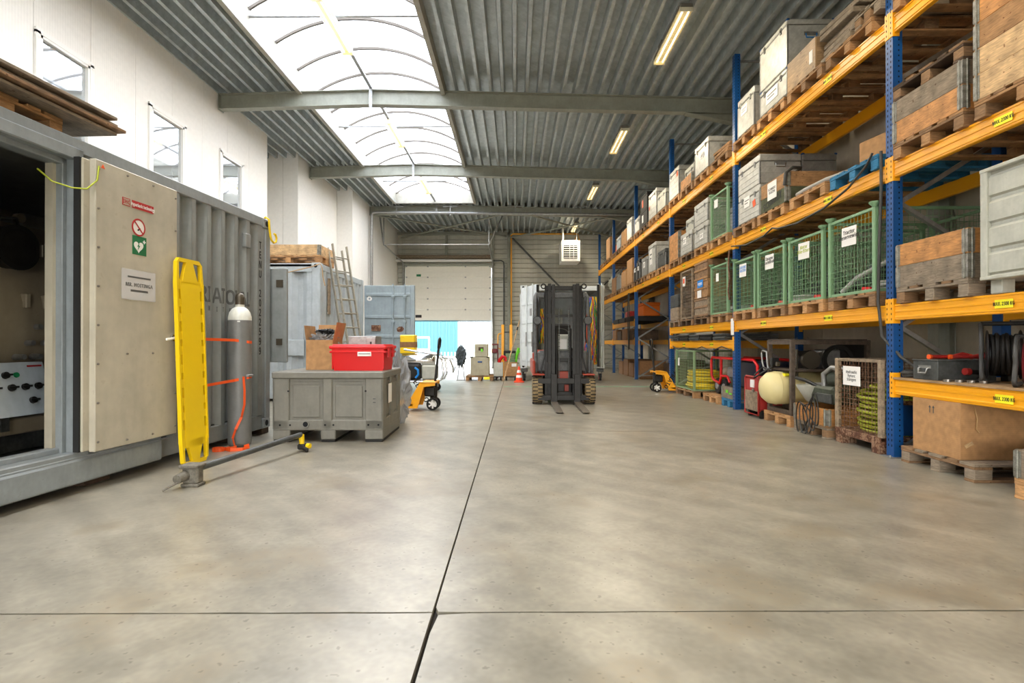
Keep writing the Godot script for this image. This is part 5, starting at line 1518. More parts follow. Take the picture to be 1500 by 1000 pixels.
func build_racks() -> void:
	var bay_name := ["nearest", "second", "third", "fourth", "fifth", "last"]
	for i in POSTS.size():
		var d: float = POSTS[i]
		var lab: String = ["out of view beside the camera", "nearest in view, by the rusty cage", "second in view, by the red machine", "third in view, by the yellow hose cage", "fourth in view, with crossed braces", "fifth in view", "last one, at the gable wall"][i]
		var fr := thing("rack_frame", "blue pallet rack frame, " + lab, "rack frame", Vector3(0, 0, -d), 0.0, "blue rack frames")
		for x in [3.575, 4.59]:
			var po := part(fr, "post", shared("post%.2f" % x, func():
				var q := mk()
				q.prism(PackedVector2Array([Vector2(0, -0.05), Vector2(0.09, -0.05), Vector2(0.09, -0.02), Vector2(0.086, -0.02), Vector2(0.086, -0.045), Vector2(0.005, -0.045), Vector2(0.005, 0.045), Vector2(0.086, 0.045), Vector2(0.086, 0.02), Vector2(0.09, 0.02), Vector2(0.09, 0.05), Vector2(0, 0.05)]), 5.8, Transform3D(Basis(Vector3(1, 0, 0), Vector3(0, 0, -1), Vector3(0, 1, 0)), Vector3(x, 0.0, 0)))
				return q), M.blue)
			if i in [1, 2, 3] and x < 4.0:
				part(po, "slots", shared("slots%.2f" % x, func():
					var q := mk()
					var y := 0.1
					while y < 5.75:
						for z in [-0.022, 0.022]:
							q.bb(Vector3(x - 0.0006, y, z - 0.006), Vector3(x + 0.003, y + 0.022, z + 0.006))
						q.bb(Vector3(x + 0.05, y, 0.0485), Vector3(x + 0.062, y + 0.016, 0.0506))
						y += 0.05
					return q), M.hole)
			part(fr, "foot_plate", shared("foot%.2f" % x, func(): return mk().bb(Vector3(x - 0.05, 0, -0.075), Vector3(x + 0.12, 0.008, 0.075), 0.002).cyl(Vector3(x - 0.03, 0.008, 0.04), Vector3(x - 0.03, 0.022, 0.04), 0.012, 0.012, 6)), M.galv)
		for k in 5:
			var yf := 0.06 + 1.18 * k
			if not (i == 2 and k == 0): part(fr, "brace", shared("br%d" % k, func(): return mk().bar(Vector3(3.66, yf, 0.0), Vector3(4.6, yf + 0.59, 0.0), 0.04, 0.04)), M.galv)
			if k < 4: part(fr, "brace", shared("bs%d" % k, func(): return mk().bar(Vector3(4.6, yf + 0.59, 0.0), Vector3(3.66, yf + 1.18, 0.0), 0.04, 0.04)), M.galv)
		for y in [0.12, 5.0, 5.7]:
			part(fr, "cross_bar", shared("xb%.1f" % y, func(): return mk().bar(Vector3(3.66, y, 0.0), Vector3(4.6, y, 0.0), 0.03, 0.03)), M.galv)
	var bays := [[0.60, 1.30, 2.65, 4.02], [1.30, 2.65, 4.02], [0.99, 1.30, 2.65, 4.02], [2.65, 4.02], [1.05, 1.62, 2.65, 4.02], [1.05, 2.65, 4.02]]
	for b in bays.size():
		for y0 in bays[b]:
			var h := 0.16 if y0 > 4 else 0.145
			var lev: String = {0.6: "knee-high level", 0.99: "waist-high level", 1.05: "waist-high level", 1.62: "chest-high level", 1.3: "lower level", 2.65: "middle level", 4.02: "top level"}[y0]
			for back in [false, true]:
				var x := 4.61 if back else 3.583
				var za: float = -(POSTS[b] + 0.05)
				var zb: float = -(POSTS[b + 1] - 0.05)
				var bm := thing("rack_beam", "yellow rack beam, %s of the %s bay, %s" % [lev, bay_name[b], "wall side" if back else "aisle side"], "rack beam", Vector3(0, 0, 0), 0.0, "yellow rack beams")
				var body := mk().bb(Vector3(x, y0, za - 0.003), Vector3(x + 0.05, y0 + h, zb + 0.003), 0.006)
				part(bm, "beam", body, M.yellow)
				if not back:
					for e in [0.0, 0.055, 0.11]:
						part(bm, "fold", mk().bb(Vector3(x - 0.006, y0 + h * 0.12 + e * h / 0.145, za - 0.01), Vector3(x + 0.002, y0 + h * 0.12 + 0.02 + e * h / 0.145, zb + 0.01), 0.004), M.yellow)
				for s in [[za, 1.0], [zb, -1.0]]:
					var cn := part(bm, "connector", mk().bb(Vector3(x - 0.014 if not back else x - 0.004, y0 - 0.03, s[0] - s[1] * 0.006), Vector3(x + 0.055, y0 + h + 0.06, s[0] + s[1] * 0.05), 0.003), M.yellow)
					if b <= 1 and not back:
						var hs := mk()
						for k in 5:
							hs.bb(Vector3(x - 0.0146, y0 + k * 0.05, s[0] + s[1] * 0.015), Vector3(x - 0.012, y0 + 0.02 + k * 0.05, s[0] + s[1] * 0.025))
						part(cn, "connector_slots", hs, M.hole)
				if not back and b < 4:
					for z in ([-4.0, -2.6] if b == 0 else [lerpf(za, zb, 0.72), lerpf(za, zb, 0.27)]):
						var stk := part(bm, "load_sticker", mk().bb(Vector3(x - 0.009, y0 + h * 0.28, z - 0.075), Vector3(x - 0.007, y0 + h * 0.72, z + 0.075)), M.sticker)
						letters(stk, "lettering", "MAX. 2300 KG", 0.028, M.ink, Vector3(x - 0.0095, y0 + h * 0.5, z), Basis(Vector3(0, 0, 1), Vector3(0, 1, 0), Vector3(-1, 0, 0)), 0.001).scale = Vector3(0.72, 1, 1)

func pal(d: float, y: float, what: String, wood: String, x := FX) -> void:
	pallet(R(d, y, x), AIS, what, wood, "pallets in the racks")

func sheet_label(p: Node3D, at: Vector3, sz: Vector2, lines: Array, m: Material, h := 0.035) -> void:
	var nt := part(p, "note", mk().box(at, Vector3(sz.x, sz.y, 0.003)), M.paper)
	for i in lines.size():
		letters(nt, "lettering", lines[i], h, m, at + Vector3(0, (lines.size() - 1) * h * 0.65 - i * h * 1.3, 0.002), Basis.IDENTITY, 0.001)

func hose_coil(nm: String, label: String, at: Vector3, m: Material, r: float, loops: int, tr: float, rise: float, sd: int, ry := 1.0) -> void:
	var q := RandomNumberGenerator.new()
	q.seed = sd
	var pts := []
	for i in loops * 20:
		var t := TAU * i / 20.0
		var rr := r * (1.0 + 0.07 * sin(t * 0.37 + sd)) + q.randf_range(-0.004, 0.004)
		pts.append(Vector3(rr * cos(t), tr + rise * i / (loops * 20.0), rr * ry * sin(t)))
	solo(nm, label, "hose", mk().tube(pts, tr, 6), m, at)

func build_rack_goods() -> void:
	var P := 0.144
	# ---- nearest bay ----
	pal(4.70, L3, "pallet on the top level of the nearest bay, beside the post", "wood_mid")
	pal(3.80, L3, "pallet on the top level of the nearest bay, away from the post", "wood_old")
	pal(4.70, L2, "pallet under the grey and orange crate on the nearest bay's middle level", "wood_mid")
	collars("collar_crate", "two-collar crate, grey above orange, on the nearest bay's middle level", R(4.70, L2 + P), AIS, ["wood_orange", "wood_grey"])
	pallet(R(4.70, L2 + P + 0.394), AIS, "pallet lying on top of the grey and orange two-collar crate", "wood_old", "pallets in the racks")
	var hz := R(4.7, L2 + P + 0.394 + 0.144 + 0.035)
	solo("grey_hose", "thick grey hose looped on a pallet in the nearest bay", "hose", mk().tube([hz + Vector3(0.95, 0, -0.25), hz + Vector3(0.55, 0, -0.36), hz + Vector3(0.22, 0, -0.30), hz + Vector3(0.12, 0, -0.1), hz + Vector3(0.25, 0.0, 0.12), hz + Vector3(0.55, 0.02, 0.28), hz + Vector3(1.0, 0.03, 0.33)], 0.034, 10), M.hose_grey)
	pal(3.80, L2, "pallet under the tall four-collar crate in the nearest bay", "wood_mid")
	collars("collar_crate", "tall four-collar wooden crate, pale below and brown above, nearest bay", R(3.80, L2 + P), AIS, ["wood_pale", "wood_pale", "wood_mid", "wood_orange"])
	pal(4.66, L1, "pallet under the orange and grey crate on the nearest bay's lower level", "wood_grey")
	collars("collar_crate", "two-collar crate, orange above grey, on the nearest bay's lower level", R(4.66, L1 + P), AIS, ["wood_grey", "wood_orange"])
	# ribbed grey steel bin on feet
	var sb := thing("steel_bin", "large pale grey steel bin with ribbed sides on short feet", "bin", R(3.65, L1, 3.5), AIS)
	part(sb, "wall", mk().bb(Vector3(-0.42, 0.12, -1.12), Vector3(0.42, 0.90, -0.03)), M.grey_box)
	for i in 4:
		part(sb, "pressed_panel", mk().prism(PackedVector2Array([Vector2(-0.03, 0.0), Vector2(0.0, 0.02), Vector2(0.0, 0.15), Vector2(-0.03, 0.185)]), 0.80, Transform3D(Basis(Vector3(0, 0, 1), Vector3(0, 1, 0), Vector3(-1, 0, 0)), Vector3(0.40, 0.135 + i * 0.19, -0.01))), M.grey_box)
	for x in [-0.43, 0.43]:
		part(sb, "corner_post", mk().bb(Vector3(x - 0.03, 0.1, -0.06), Vector3(x + 0.03, 0.93, 0.005), 0.006), M.grey_box)
		for z in [-0.06, -1.0]:
			part(sb, "foot", mk().bb(Vector3(x * 0.92 - 0.05, 0.0, z - 0.1), Vector3(x * 0.92 + 0.05, 0.12, z), 0.006), M.grey_box)
	part(sb, "rim", mk().bb(Vector3(-0.46, 0.90, -1.14), Vector3(0.46, 0.93, 0.01), 0.006), M.grey_box)
	part(sb, "base_rail", mk().bb(Vector3(-0.46, 0.10, -1.14), Vector3(0.46, 0.13, 0.01), 0.006), M.grey_box)
	sheet_label(sb, Vector3(0.06, 0.60, 0.006), Vector2(0.3, 0.14), ["TE KOOP", "42.78"], M.grey_ink)
	# knee-high shelf
	solo("shelf_board", "chipboard shelf board on the knee-high beams of the nearest bay", "shelf", mk().bb(Vector3(3.56, L0 - 0.002, -5.15), Vector3(4.68, L0 + 0.018, -1.57), 0.002), M.ply)
	var sy := L0 + 0.018
	var tb := thing("steel_toolbox", "grey steel toolbox with side handle on the knee-high shelf", "toolbox", R(4.80, sy, 3.60), AIS)
	part(tb, "body", mk().bb(Vector3(-0.145, 0, -0.5), Vector3(0.145, 0.165, 0), 0.005), M.dark_steel)
	part(tb, "lid", mk().bb(Vector3(-0.15, 0.165, -0.505), Vector3(0.15, 0.178, 0.005), 0.004), M.dark_steel)
	part(tb, "handle", mk().tube([Vector3(-0.05, 0.105, 0.0), Vector3(-0.05, 0.10, 0.02), Vector3(-0.045, 0.06, 0.026), Vector3(0.045, 0.06, 0.026), Vector3(0.05, 0.10, 0.02), Vector3(0.05, 0.105, 0.0)], 0.008, 6), M.galv)
	part(tb, "handle_plate", mk().bb(Vector3(-0.07, 0.10, 0.0), Vector3(0.07, 0.125, 0.006)), M.galv)
	for i in 3:
		var c := thing("red_clamp", "red handled clamp lying on the steel toolbox, %s" % ["longest, along the back edge", "middle one with open jaw", "shortest, by the cable reel"][i], "clamp", Vector3(3.68 + i * 0.16, sy + 0.178, -4.84 + i * 0.03), 0.15 - i * 0.35, "red clamps on the toolbox")
		part(c, "handle", mk().cyl(Vector3(0, 0.022, 0), Vector3(0.24 - i * 0.05, 0.022, 0.02), 0.018, 0.016, 10), M.red)
		part(c, "jaw", mk().tube([Vector3(0.2 - i * 0.05, 0.025, 0.02), Vector3(0.28 - i * 0.05, 0.05, 0.04), Vector3(0.33 - i * 0.05, 0.03, 0.08)], 0.014, 8), M.red)
		part(c, "cap", mk().cyl(Vector3(-0.02, 0.022, 0), Vector3(0.0, 0.022, 0), 0.022, 0.022, 10), M.orange)
	var tl := thing("hand_tool", "black bar tool with red end ring beside the steel toolbox", "tool", Vector3(3.82, sy + 0.06, -4.6), 0.1)
	part(tl, "shaft", mk().cyl(Vector3(0, 0.02, 0), Vector3(0.36, 0.0, 0.04), 0.02, 0.025, 10), M.black)
	part(tl, "ring", mk().cyl(Vector3(-0.04, 0.022, 0), Vector3(0.0, 0.02, 0), 0.03, 0.03, 14), M.red)
	part(tl, "rest", mk().bb(Vector3(0.28, -0.06, 0.01), Vector3(0.34, -0.015, 0.07)), M.black)
	for i in 4:
		solo("spanner", "steel spanner lying on the knee-high shelf, %s" % ["nearest the edge", "second from the edge", "third from the edge", "under the reel stand"][i], "spanner", mk().box(Vector3(0, 0.008, 0), Vector3(0.26, 0.012, 0.03), 0.004).cyl(Vector3(-0.13, 0.0, 0), Vector3(-0.13, 0.02, 0), 0.03, 0.03, 8), M.bolt, Vector3(3.70 + i * 0.05, sy, -4.60 + i * 0.06), 0.5, "spanners on the shelf")
	cable_reel("black cable reel with tubular stand on the knee-high shelf", Vector3(3.93, sy, -4.40), deg_to_rad(-38), 0.19, 0.2, M.black, M.black_soft)
	cable_reel("maroon ended cable reel at the picture's right edge", Vector3(3.80, sy, -3.93), deg_to_rad(-48), 0.14, 0.2, M.maroon, M.cable_grey)
	solo("red_strap", "red webbing lying over the cable reels", "strap", strap([Vector3(4.0, sy + 0.50, -4.2), Vector3(4.2, sy + 0.47, -4.05), Vector3(4.6, sy + 0.45, -3.9)], 0.05), M.red_bright)
	# floor of the nearest bay
	pallet(R(4.63, 0.0, 3.55), AIS, "pallet on the floor under the big cardboard box", "wood_grey", "pallets in the racks")
	var cb := thing("big_carton", "big brown cardboard box on the floor pallet with arrow print", "cardboard box", R(4.66, P, 3.58), AIS)
	carton(cb, 0.52, 0.62, 0.45)
	for x in [-0.06, -0.02]:
		part(cb, "arrow_print", mk().bb(Vector3(x - 0.004, 0.34, 0), Vector3(x + 0.004, 0.40, 0.001)).prism(PackedVector2Array([Vector2(x - 0.014, 0.385), Vector2(x + 0.014, 0.385), Vector2(x, 0.405)]), 0.001), M.grey_ink)
	part(cb, "torn_paper", mk().box(Vector3(0.262, 0.12, -0.07), Vector3(0.002, 0.03, 0.07), 0.0, Basis(Vector3(1, 0, 0), 0.5)), M.wood_pale0)
	part(cb, "loose_tape", mk().tube([Vector3(0.263, 0.455, -0.05), Vector3(0.27, 0.44, -0.1), Vector3(0.27, 0.33, -0.13), Vector3(0.272, 0.25, -0.12), Vector3(0.272, 0.22, -0.14)], 0.006, 5), M.tape)
	var cb2 := thing("big_carton", "second brown cardboard box on the floor behind the big one", "cardboard box", R(4.64, P, 4.28), AIS)
	carton(cb2, 0.6, 0.4, 0.40, false, M.card_dark)
	pallet(R(3.44, 0.0, 3.50), AIS, "pale pallet at the picture's right edge under a low crate", "wood_new", "pallets in the racks")
	collars("collar_crate", "low grey wooden crate on the pale pallet at the right edge", R(3.44, P, 3.50), AIS, ["wood_grey"])
	# ---- second bay, top level ----
	for e in [[8.44, "wood_mid", "white case near the blue post"], [7.56, "wood_new", "two stacked white cases"], [6.68, "wood_mid", "plywood box"], [5.80, "wood_mid", "folded grey collars"]]:
		pal(e[0], L3, "pallet on the second bay's top level under the " + e[2], e[1])
	case("white metal case near the blue post, second bay's top level", R(8.34, L3 + P), AIS, 0.58, 0.60, 0.58, M.alu, {"note": [-0.05, 0.36, 0.22, 0.13]})
	case("lower of two stacked white cases on the second bay's top level", R(7.46, L3 + P), AIS, 0.78, 0.62, 0.35, M.alu, {"note": [-0.02, 0.18, 0.34, 0.17], "blue": true, "lid": 0.06})
	case("tall upper white case with blue corners on the top level", R(7.46, L3 + P + 0.358), AIS, 0.78, 0.62, 0.62, M.alu, {"blue": true, "lid": 0.07})
	var pb := thing("plywood_box", "open plywood box with white sign on the second bay's top level", "box", R(6.735, L3 + P), AIS)
	part(pb, "front", mk().bb(Vector3(-0.33, 0, -0.018), Vector3(0.33, 0.37, 0), 0.002), M.ply)
	part(pb, "back", mk().bb(Vector3(-0.33, 0, -0.6), Vector3(0.33, 0.37, -0.582), 0.002), M.ply)
	for x in [-0.321, 0.321]: part(pb, "side", mk().bb(Vector3(x - 0.009, 0, -0.582), Vector3(x + 0.009, 0.37, -0.018)), M.ply)
	part(pb, "sign", mk().bb(Vector3(0.2, 0.10, 0.0), Vector3(0.27, 0.25, 0.004)), M.paper)
	for i in 5:
		solo("folded_collar", "grey folded wooden collar stacked on the top level, %s from below" % ["first", "second", "third", "fourth", "fifth"][i], "collar", mk().bb(Vector3(-0.3 + 0.03 * (i % 2), 0, -0.9), Vector3(0.33 + 0.03 * (i % 3), 0.06, -0.02 - 0.03 * (i % 3)), 0.006).bb(Vector3(-0.26, 0.06, -0.86), Vector3(0.3, 0.085, -0.1), 0.004), M["wood_grey%d" % (i % 2)], R(6.07, L3 + P + i * 0.087), AIS + 0.03 * (i - 2), "folded collars on the top level")
	pallet(R(5.47, L3 + P), AIS, "narrow pallet lying on another at the end of the second bay's top level", "wood_grey", "pallets in the racks", 0.40, 1.2)
	# ---- second bay, middle level ----
	pal(8.44, L2, "pallet under the stacked ribbed cases on the second bay's middle level", "wood_mid")
	case("lower ribbed metal case with red tag, second bay's middle level", R(8.24, L2 + P), AIS, 0.74, 0.60, 0.46, M.alu, {"ribs": 3, "note": [-0.05, 0.30, 0.2, 0.16], "red_tag": [0.2, 0.22]})
	case("upper ribbed metal case on the second bay's middle level", R(8.24, L2 + P + 0.46), AIS, 0.74, 0.60, 0.43, M.alu, {"ribs": 3})
	case("dark metal case with blue corners standing behind the ribbed cases", R(8.18, L2 + P, 4.15), AIS, 0.6, 0.5, 0.90, M.alu_dark, {"blue": true})
	pal(7.56, L2, "pallet under the green-bottomed crate on the second bay's middle level", "wood_new")
	var sc := collars("collar_crate", "two-collar crate, brown above green, with white sheet sign", R(7.48, L2 + P), AIS, ["wood_green", "wood_mid"], 0.78, 1.1)
	sheet_label(sc, Vector3(0.0, 0.25, 0.006), Vector2(0.26, 0.24), ["SCHMIDT", "BUIZEN"], M.ink, 0.035)
	letters(sc, "lettering", "SCHMIDT", 0.09, M.ink, Vector3(0.0, 0.1, 0.003), Basis(Vector3(0, 0, 1), 0.12), 0.002)
	solo("dark_hose", "dark hose end hanging over the green-bottomed crate's rim", "hose", mk().tube([Vector3(3.75, L2 + P + 0.30, -7.3), Vector3(3.72, L2 + P + 0.42, -7.2), Vector3(3.72, L2 + P + 0.44, -7.11), Vector3(3.60, L2 + P + 0.43, -7.06), Vector3(3.50, L2 + P + 0.36, -7.05), Vector3(3.49, L2 + P + 0.2, -7.06)], 0.022, 8), M.cable_grey)
	pal(6.62, L2, "pallet of grey hoses on the second bay's middle level", "wood_new")
	for i in 4:
		var z := -6.55 - 0.08 * i
		solo("ribbed_hose", "pale grey suction hose on the middle level pallet, %s from the camera" % ["first", "second", "third", "fourth"][i], "hose", mk().tube([R(6.95 - 0.06 * i, L2 + P + 0.04, 3.6 + 0.03 * i), R(6.8, L2 + P + 0.06 + 0.02 * i, 3.62 + 0.06 * i), R(6.55, L2 + P + 0.12 + 0.03 * i, 3.75 + 0.08 * i), R(6.3, L2 + P + 0.16 + 0.03 * i, 3.95 + 0.08 * i), R(6.1, L2 + P + 0.17 + 0.03 * i, 4.3 + 0.05 * i)], 0.03, 8), M.hose_grey if i % 2 == 0 else M.black_soft, Vector3.ZERO, 0.0, "hoses on the middle level")
	pal(5.72, L2, "bright blue pallet on the second bay's middle level", "wood_blue")
	var bc := thing("small_carton", "small cardboard box on the bright blue pallet", "cardboard box", R(5.72, L2 + P, 3.75), AIS + 0.2)
	carton(bc, 0.34, 0.5, 0.30)
	var bc2 := thing("small_carton", "cardboard box behind another on the bright blue pallet", "cardboard box", R(5.5, L2 + P, 4.35), AIS)
	carton(bc2, 0.3, 0.35, 0.42, false, M.card_dark)
	# ---- second bay, lower level: four green cages ----
	var notes := [[5.76, ["Tractor", "Reservewiel"], M.ink, "nearest of the four green cages, with a two line white sign"], [6.66, ["Motor", "Olie-filters"], M.hose_lime, "second green cage from the near post, its sign in yellow print"], [7.56, ["Slangen", "Luchtdruk"], M.ink, "third green cage from the near post, its sign in black print"], [8.44, ["GROENE", "KASTEN"], M.sky_blue, "farthest of the four green cages, its sign in blue print"]]
	for i in 4:
		var e: Array = notes[i]
		pal(e[0], L1, "pallet under the " + e[3].split(",")[0] if i != 3 else "pallet under the farthest of the four green cages", "wood_mid" if i % 2 == 0 else "wood_new")
		cage("green_cage", e[3], R(e[0], L1 + P), AIS, 0.8, 1.18, 0.80 if i > 0 else 0.84, M.green, {"note": [0.0, 0.62, 0.25, 0.20, e[1], e[2]], "pitch": 0.06, "group": "green mesh cages on the lower level"})
		hose_coil("wire_coil", "grey cable coil inside the %s green cage" % ["nearest", "second", "third", "farthest"][i], R(e[0], L1 + P + 0.008, 4.1), M.black_soft if i % 2 else M.hose_grey, 0.26, 4, 0.02, 0.12, 40 + i)
		solo("red_fitting", "red pipe fitting lying in the %s green cage" % ["nearest", "second", "third", "farthest"][i], "fitting", mk().cyl(Vector3(0, 0.035, -0.05), Vector3(0, 0.035, 0.03), 0.035, 0.03, 12).cyl(Vector3(0, 0.035, 0.03), Vector3(0, 0.035, 0.07), 0.02, 0.02, 10), M.red_bright, R(e[0] - 0.1, L1 + P + 0.008, 3.66), 0.6)
		solo("machine_part", "dark machine part in the back of the %s green cage" % ["nearest", "second", "third", "farthest"][i], "machine part", mk().box(Vector3(0, 0.16, 0), Vector3(0.4, 0.32, 0.5), 0.03).cyl(Vector3(0, 0.32, 0), Vector3(0, 0.46, 0), 0.12, 0.1, 14).cyl(Vector3(-0.25, 0.18, 0), Vector3(-0.2, 0.18, 0), 0.12, 0.12, 14), M.dark_steel, R(e[0], L1 + P + 0.008, 4.42), 0.2 * i)
	solo("inner_tyre_pipe", "bent grey pipe leaning inside the nearest green cage", "pipe", mk().tube([R(6.05, L1 + P + 0.05, 3.62), R(5.9, L1 + P + 0.2, 3.7), R(5.75, L1 + P + 0.26, 3.75), R(5.6, L1 + P + 0.34, 3.85), R(5.45, L1 + P + 0.5, 4.05)], 0.025, 8), M.hose_grey)
	# ---- second bay, floor ----
	var rk := cage("rusty_cage", "rusty mesh cage with sheet sign holding yellow-green hose", R(5.68, 0.12, 3.545), AIS, 0.76, 1.0, 0.80, M.rust_grey, {"caps": false, "pitch": 0.05, "wire": 0.003, "wire_mat": M.rust, "base": M.rust, "post": 0.05})
	for x in [-0.3, 0.3]:
		for z in [-0.08, -0.9]: part(rk, "foot", mk().bb(Vector3(x - 0.06, -0.12, z - 0.08), Vector3(x + 0.06, 0.0, z + 0.08), 0.004), M.rust)
	part(rk, "base_rail", mk().bb(Vector3(-0.38, -0.03, -1.0), Vector3(0.38, 0.045, 0.003), 0.004), M.rust)
	part(rk, "blue_plate", mk().bb(Vector3(0.335, 0.06, -0.45), Vector3(0.358, 0.36, -0.08)), M.blue)
	part(rk, "side_rail", mk().bb(Vector3(0.34, 0.36, -1.0), Vector3(0.372, 0.40, -0.02)), M.rust)
	part(rk, "side_rail", mk().bb(Vector3(0.34, 0.64, -1.0), Vector3(0.37, 0.67, -0.02)), M.rust)
	sheet_label(rk, Vector3(-0.06, 0.62, 0.01), Vector2(0.29, 0.20), ["Hydraulic", "Hytorc", "Slangen"], M.grey_ink, 0.03)
	hose_coil("yellow_hose", "yellow-green hose coiled inside the rusty cage", R(5.68, 0.135, 3.95), M.hose_lime, 0.31, 9, 0.018, 0.44, 3)
	hose_coil("yellow_hose", "inner ring of yellow-green hose inside the rusty cage", R(5.66, 0.135, 3.97), M.hose_lime, 0.22, 8, 0.018, 0.5, 9)
	pallet(R(6.50, 0, 3.5), AIS, "pallet under the low crate with the tangled cables", "wood_grey", "pallets in the racks", 0.72, 1.0)
	collars("collar_crate", "low pale crate on the floor with tangled cables hanging out", R(6.50, P, 3.5), AIS, ["wood_orange"], 0.72, 1.0)
	var mo := thing("grinder_machine", "green-grey machine with white funnel on the low pale crate", "machine", R(6.46, P + 0.195, 3.55), AIS)
	part(mo, "motor", mk().bb(Vector3(-0.2, 0.04, -0.5), Vector3(0.26, 0.24, -0.05), 0.03), M.green_dark)
	part(mo, "motor_cover", mk().cyl(Vector3(-0.12, 0.3, -0.3), Vector3(0.2, 0.32, -0.25), 0.10, 0.09, 16), M.green_dark)
	part(mo, "side_panel", mk().bb(Vector3(-0.04, 0.05, -0.06), Vector3(0.26, 0.16, -0.03), 0.008), M.dark_steel)
	part(mo, "funnel", mk().lathe([Vector2(0.03, -0.02), Vector2(0.06, 0.0), Vector2(0.16, 0.16), Vector2(0.17, 0.19), Vector2(0.15, 0.19), Vector2(0.05, 0.03)], 20, Transform3D(Basis.IDENTITY, Vector3(-0.27, 0.04, -0.1))), M.grey_box)
	part(mo, "handlebar", mk().tube([Vector3(-0.1, 0.22, -0.1), Vector3(-0.25, 0.29, -0.02), Vector3(-0.4, 0.31, 0.02)], 0.022, 8), M.black)
	part(mo, "flex_pipe", mk().tube([Vector3(0.02, 0.2, -0.1), Vector3(0.0, 0.38, -0.1), Vector3(0.1, 0.46, -0.14), Vector3(0.3, 0.44, -0.2)], 0.03, 8), M.galv)
	for i in 5:
		var q := []
		for k in 22:
			var t := k / 21.0 * TAU
			q.append(R(6.62 - 0.09 * i + 0.13 * cos(t) * (1 - 0.08 * i), 0.18 + 0.03 * i + 0.17 * sin(t) + 0.05 * sin(t * 2 + i), 3.475 - 0.012 * i))
		solo("power_cable", "black cable loop hanging over the low pale crate, loop %s" % ["farthest", "second", "third", "fourth", "nearest"][i], "cable", mk().tube(q, 0.0075, 6), M.cable_grey if i % 2 else M.black, Vector3.ZERO, 0.0, "cable loops on the crate")
	pallet(R(7.38, 0, 3.53), AIS, "pallet under the steel frame with the cream tank", "wood_new", "pallets in the racks", 0.74, 1.0)
	compressor()
	red_generator()
	red_cage_machine()
	# ---- third bay ----
	pal(12.13, L3, "pallet on the third bay's top level under a ribbed case", "wood_new")
	case("ribbed metal case with red mark, far end of the third bay's top level", R(12.1, L3 + P), AIS, 0.7, 0.6, 0.62, M.alu, {"ribs": 4, "red_tag": [0.25, 0.45]})
	pal(11.26, L3, "pallet on the third bay's top level under an orange crate", "wood_mid")
	collars("collar_crate", "one-collar orange crate on the third bay's top level", R(11.26, L3 + P), AIS, ["wood_orange"])
	case("pale flat box sitting in the one-collar orange crate", R(11.26, L3 + P + 0.02, 3.6), AIS, 0.6, 0.5, 0.40, M.grey_box)
	pal(10.36, L3, "pallet on the third bay's top level under a plain case", "wood_new")
	case("plain metal case with small label, third bay's top level", R(10.32, L3 + P), AIS, 0.74, 0.60, 0.56, M.alu, {"note": [0.05, 0.3, 0.2, 0.1]})
	pal(9.46, L3, "pallet on the third bay's top level with loose slats", "wood_mid")
	for i in 3: solo("loose_board", "loose brown board on the third bay's top level, %s" % ["lowest", "middle", "highest"][i], "board", mk().box(Vector3(0, 0.03, -0.5), Vector3(0.66, 0.05, 0.9), 0.005), woodmat("wood_mid", i), R(9.46, L3 + P + i * 0.056), AIS + 0.05 * (i - 1), "loose slats on the top level")
	pal(12.13, L2, "pallet under the three-collar orange crate on the third bay's middle level", "wood_mid")
	collars("collar_crate", "three-collar orange crate on the third bay's middle level", R(12.13, L2 + P), AIS, ["wood_orange", "wood_orange", "wood_orange"], 0.76, 1.1)
	pal(11.26, L2, "pallet under a short ribbed case on the third bay's middle level", "wood_old")
	case("short ribbed case carrying a pale box on the third bay's middle level", R(11.24, L2 + P), AIS, 0.74, 0.6, 0.44, M.alu, {"ribs": 3, "note": [-0.1, 0.28, 0.2, 0.14]})
	case("small pale box on the short ribbed case, third bay's middle level", R(11.16, L2 + P + 0.44, 3.58), AIS, 0.5, 0.5, 0.28, M.grey_box)
	pal(10.36, L2, "pallet under two stacked ribbed cases on the third bay's middle level", "wood_new")
	case("lower ribbed case with two labels, third bay's middle level", R(10.36, L2 + P), AIS, 0.74, 0.6, 0.42, M.alu, {"ribs": 2, "note": [0.05, 0.18, 0.2, 0.1]})
	case("upper ribbed case on the third bay's middle level", R(10.36, L2 + P + 0.42), AIS, 0.74, 0.6, 0.42, M.alu, {"ribs": 2})
	pal(9.46, L2, "pallet under the single green cage on the third bay's middle level", "wood_new")
	cage("green_cage", "green mesh cage alone on the third bay's middle level", R(9.46, L2 + P), AIS, 0.8, 1.0, 0.78, M.green, {"note": [-0.1, 0.6, 0.16, 0.14], "pitch": 0.06, "group": "green mesh cages on the lower level"})
	case("pale case inside the green cage on the third bay's middle level", R(9.46, L2 + P + 0.008, 3.75), AIS, 0.5, 0.5, 0.5, M.alu_dark)
	pal(12.13, L1, "pallet under two small grey boxes on the third bay's lower level", "wood_grey")
	for i in 2: solo("grey_carton", ["lower small grey box at the third bay's far post", "upper small grey box at the third bay's far post"][i], "box", mk().bb(Vector3(-0.26, 0, -0.5), Vector3(0.3, 0.28, 0.0), 0.01), [M.rust_grey, M.dark_steel][i], R(12.14, L1 + P + i * 0.282), AIS, "small grey boxes")
	pal(11.26, L1, "pallet under the brown wire cage on the third bay's lower level", "wood_dark")
	var wcg := cage("wire_cage", "brown wire cage with orange notice on the third bay's lower level", R(11.26, L1 + P), AIS, 0.76, 1.0, 1.0, M.rust_grey, {"caps": false, "pitch": 0.06, "note": [-0.12, 0.78, 0.18, 0.2]})
	part(wcg, "orange_mark", mk().bb(Vector3(-0.17, 0.74, 0.009), Vector3(-0.07, 0.84, 0.011)), M.orange)
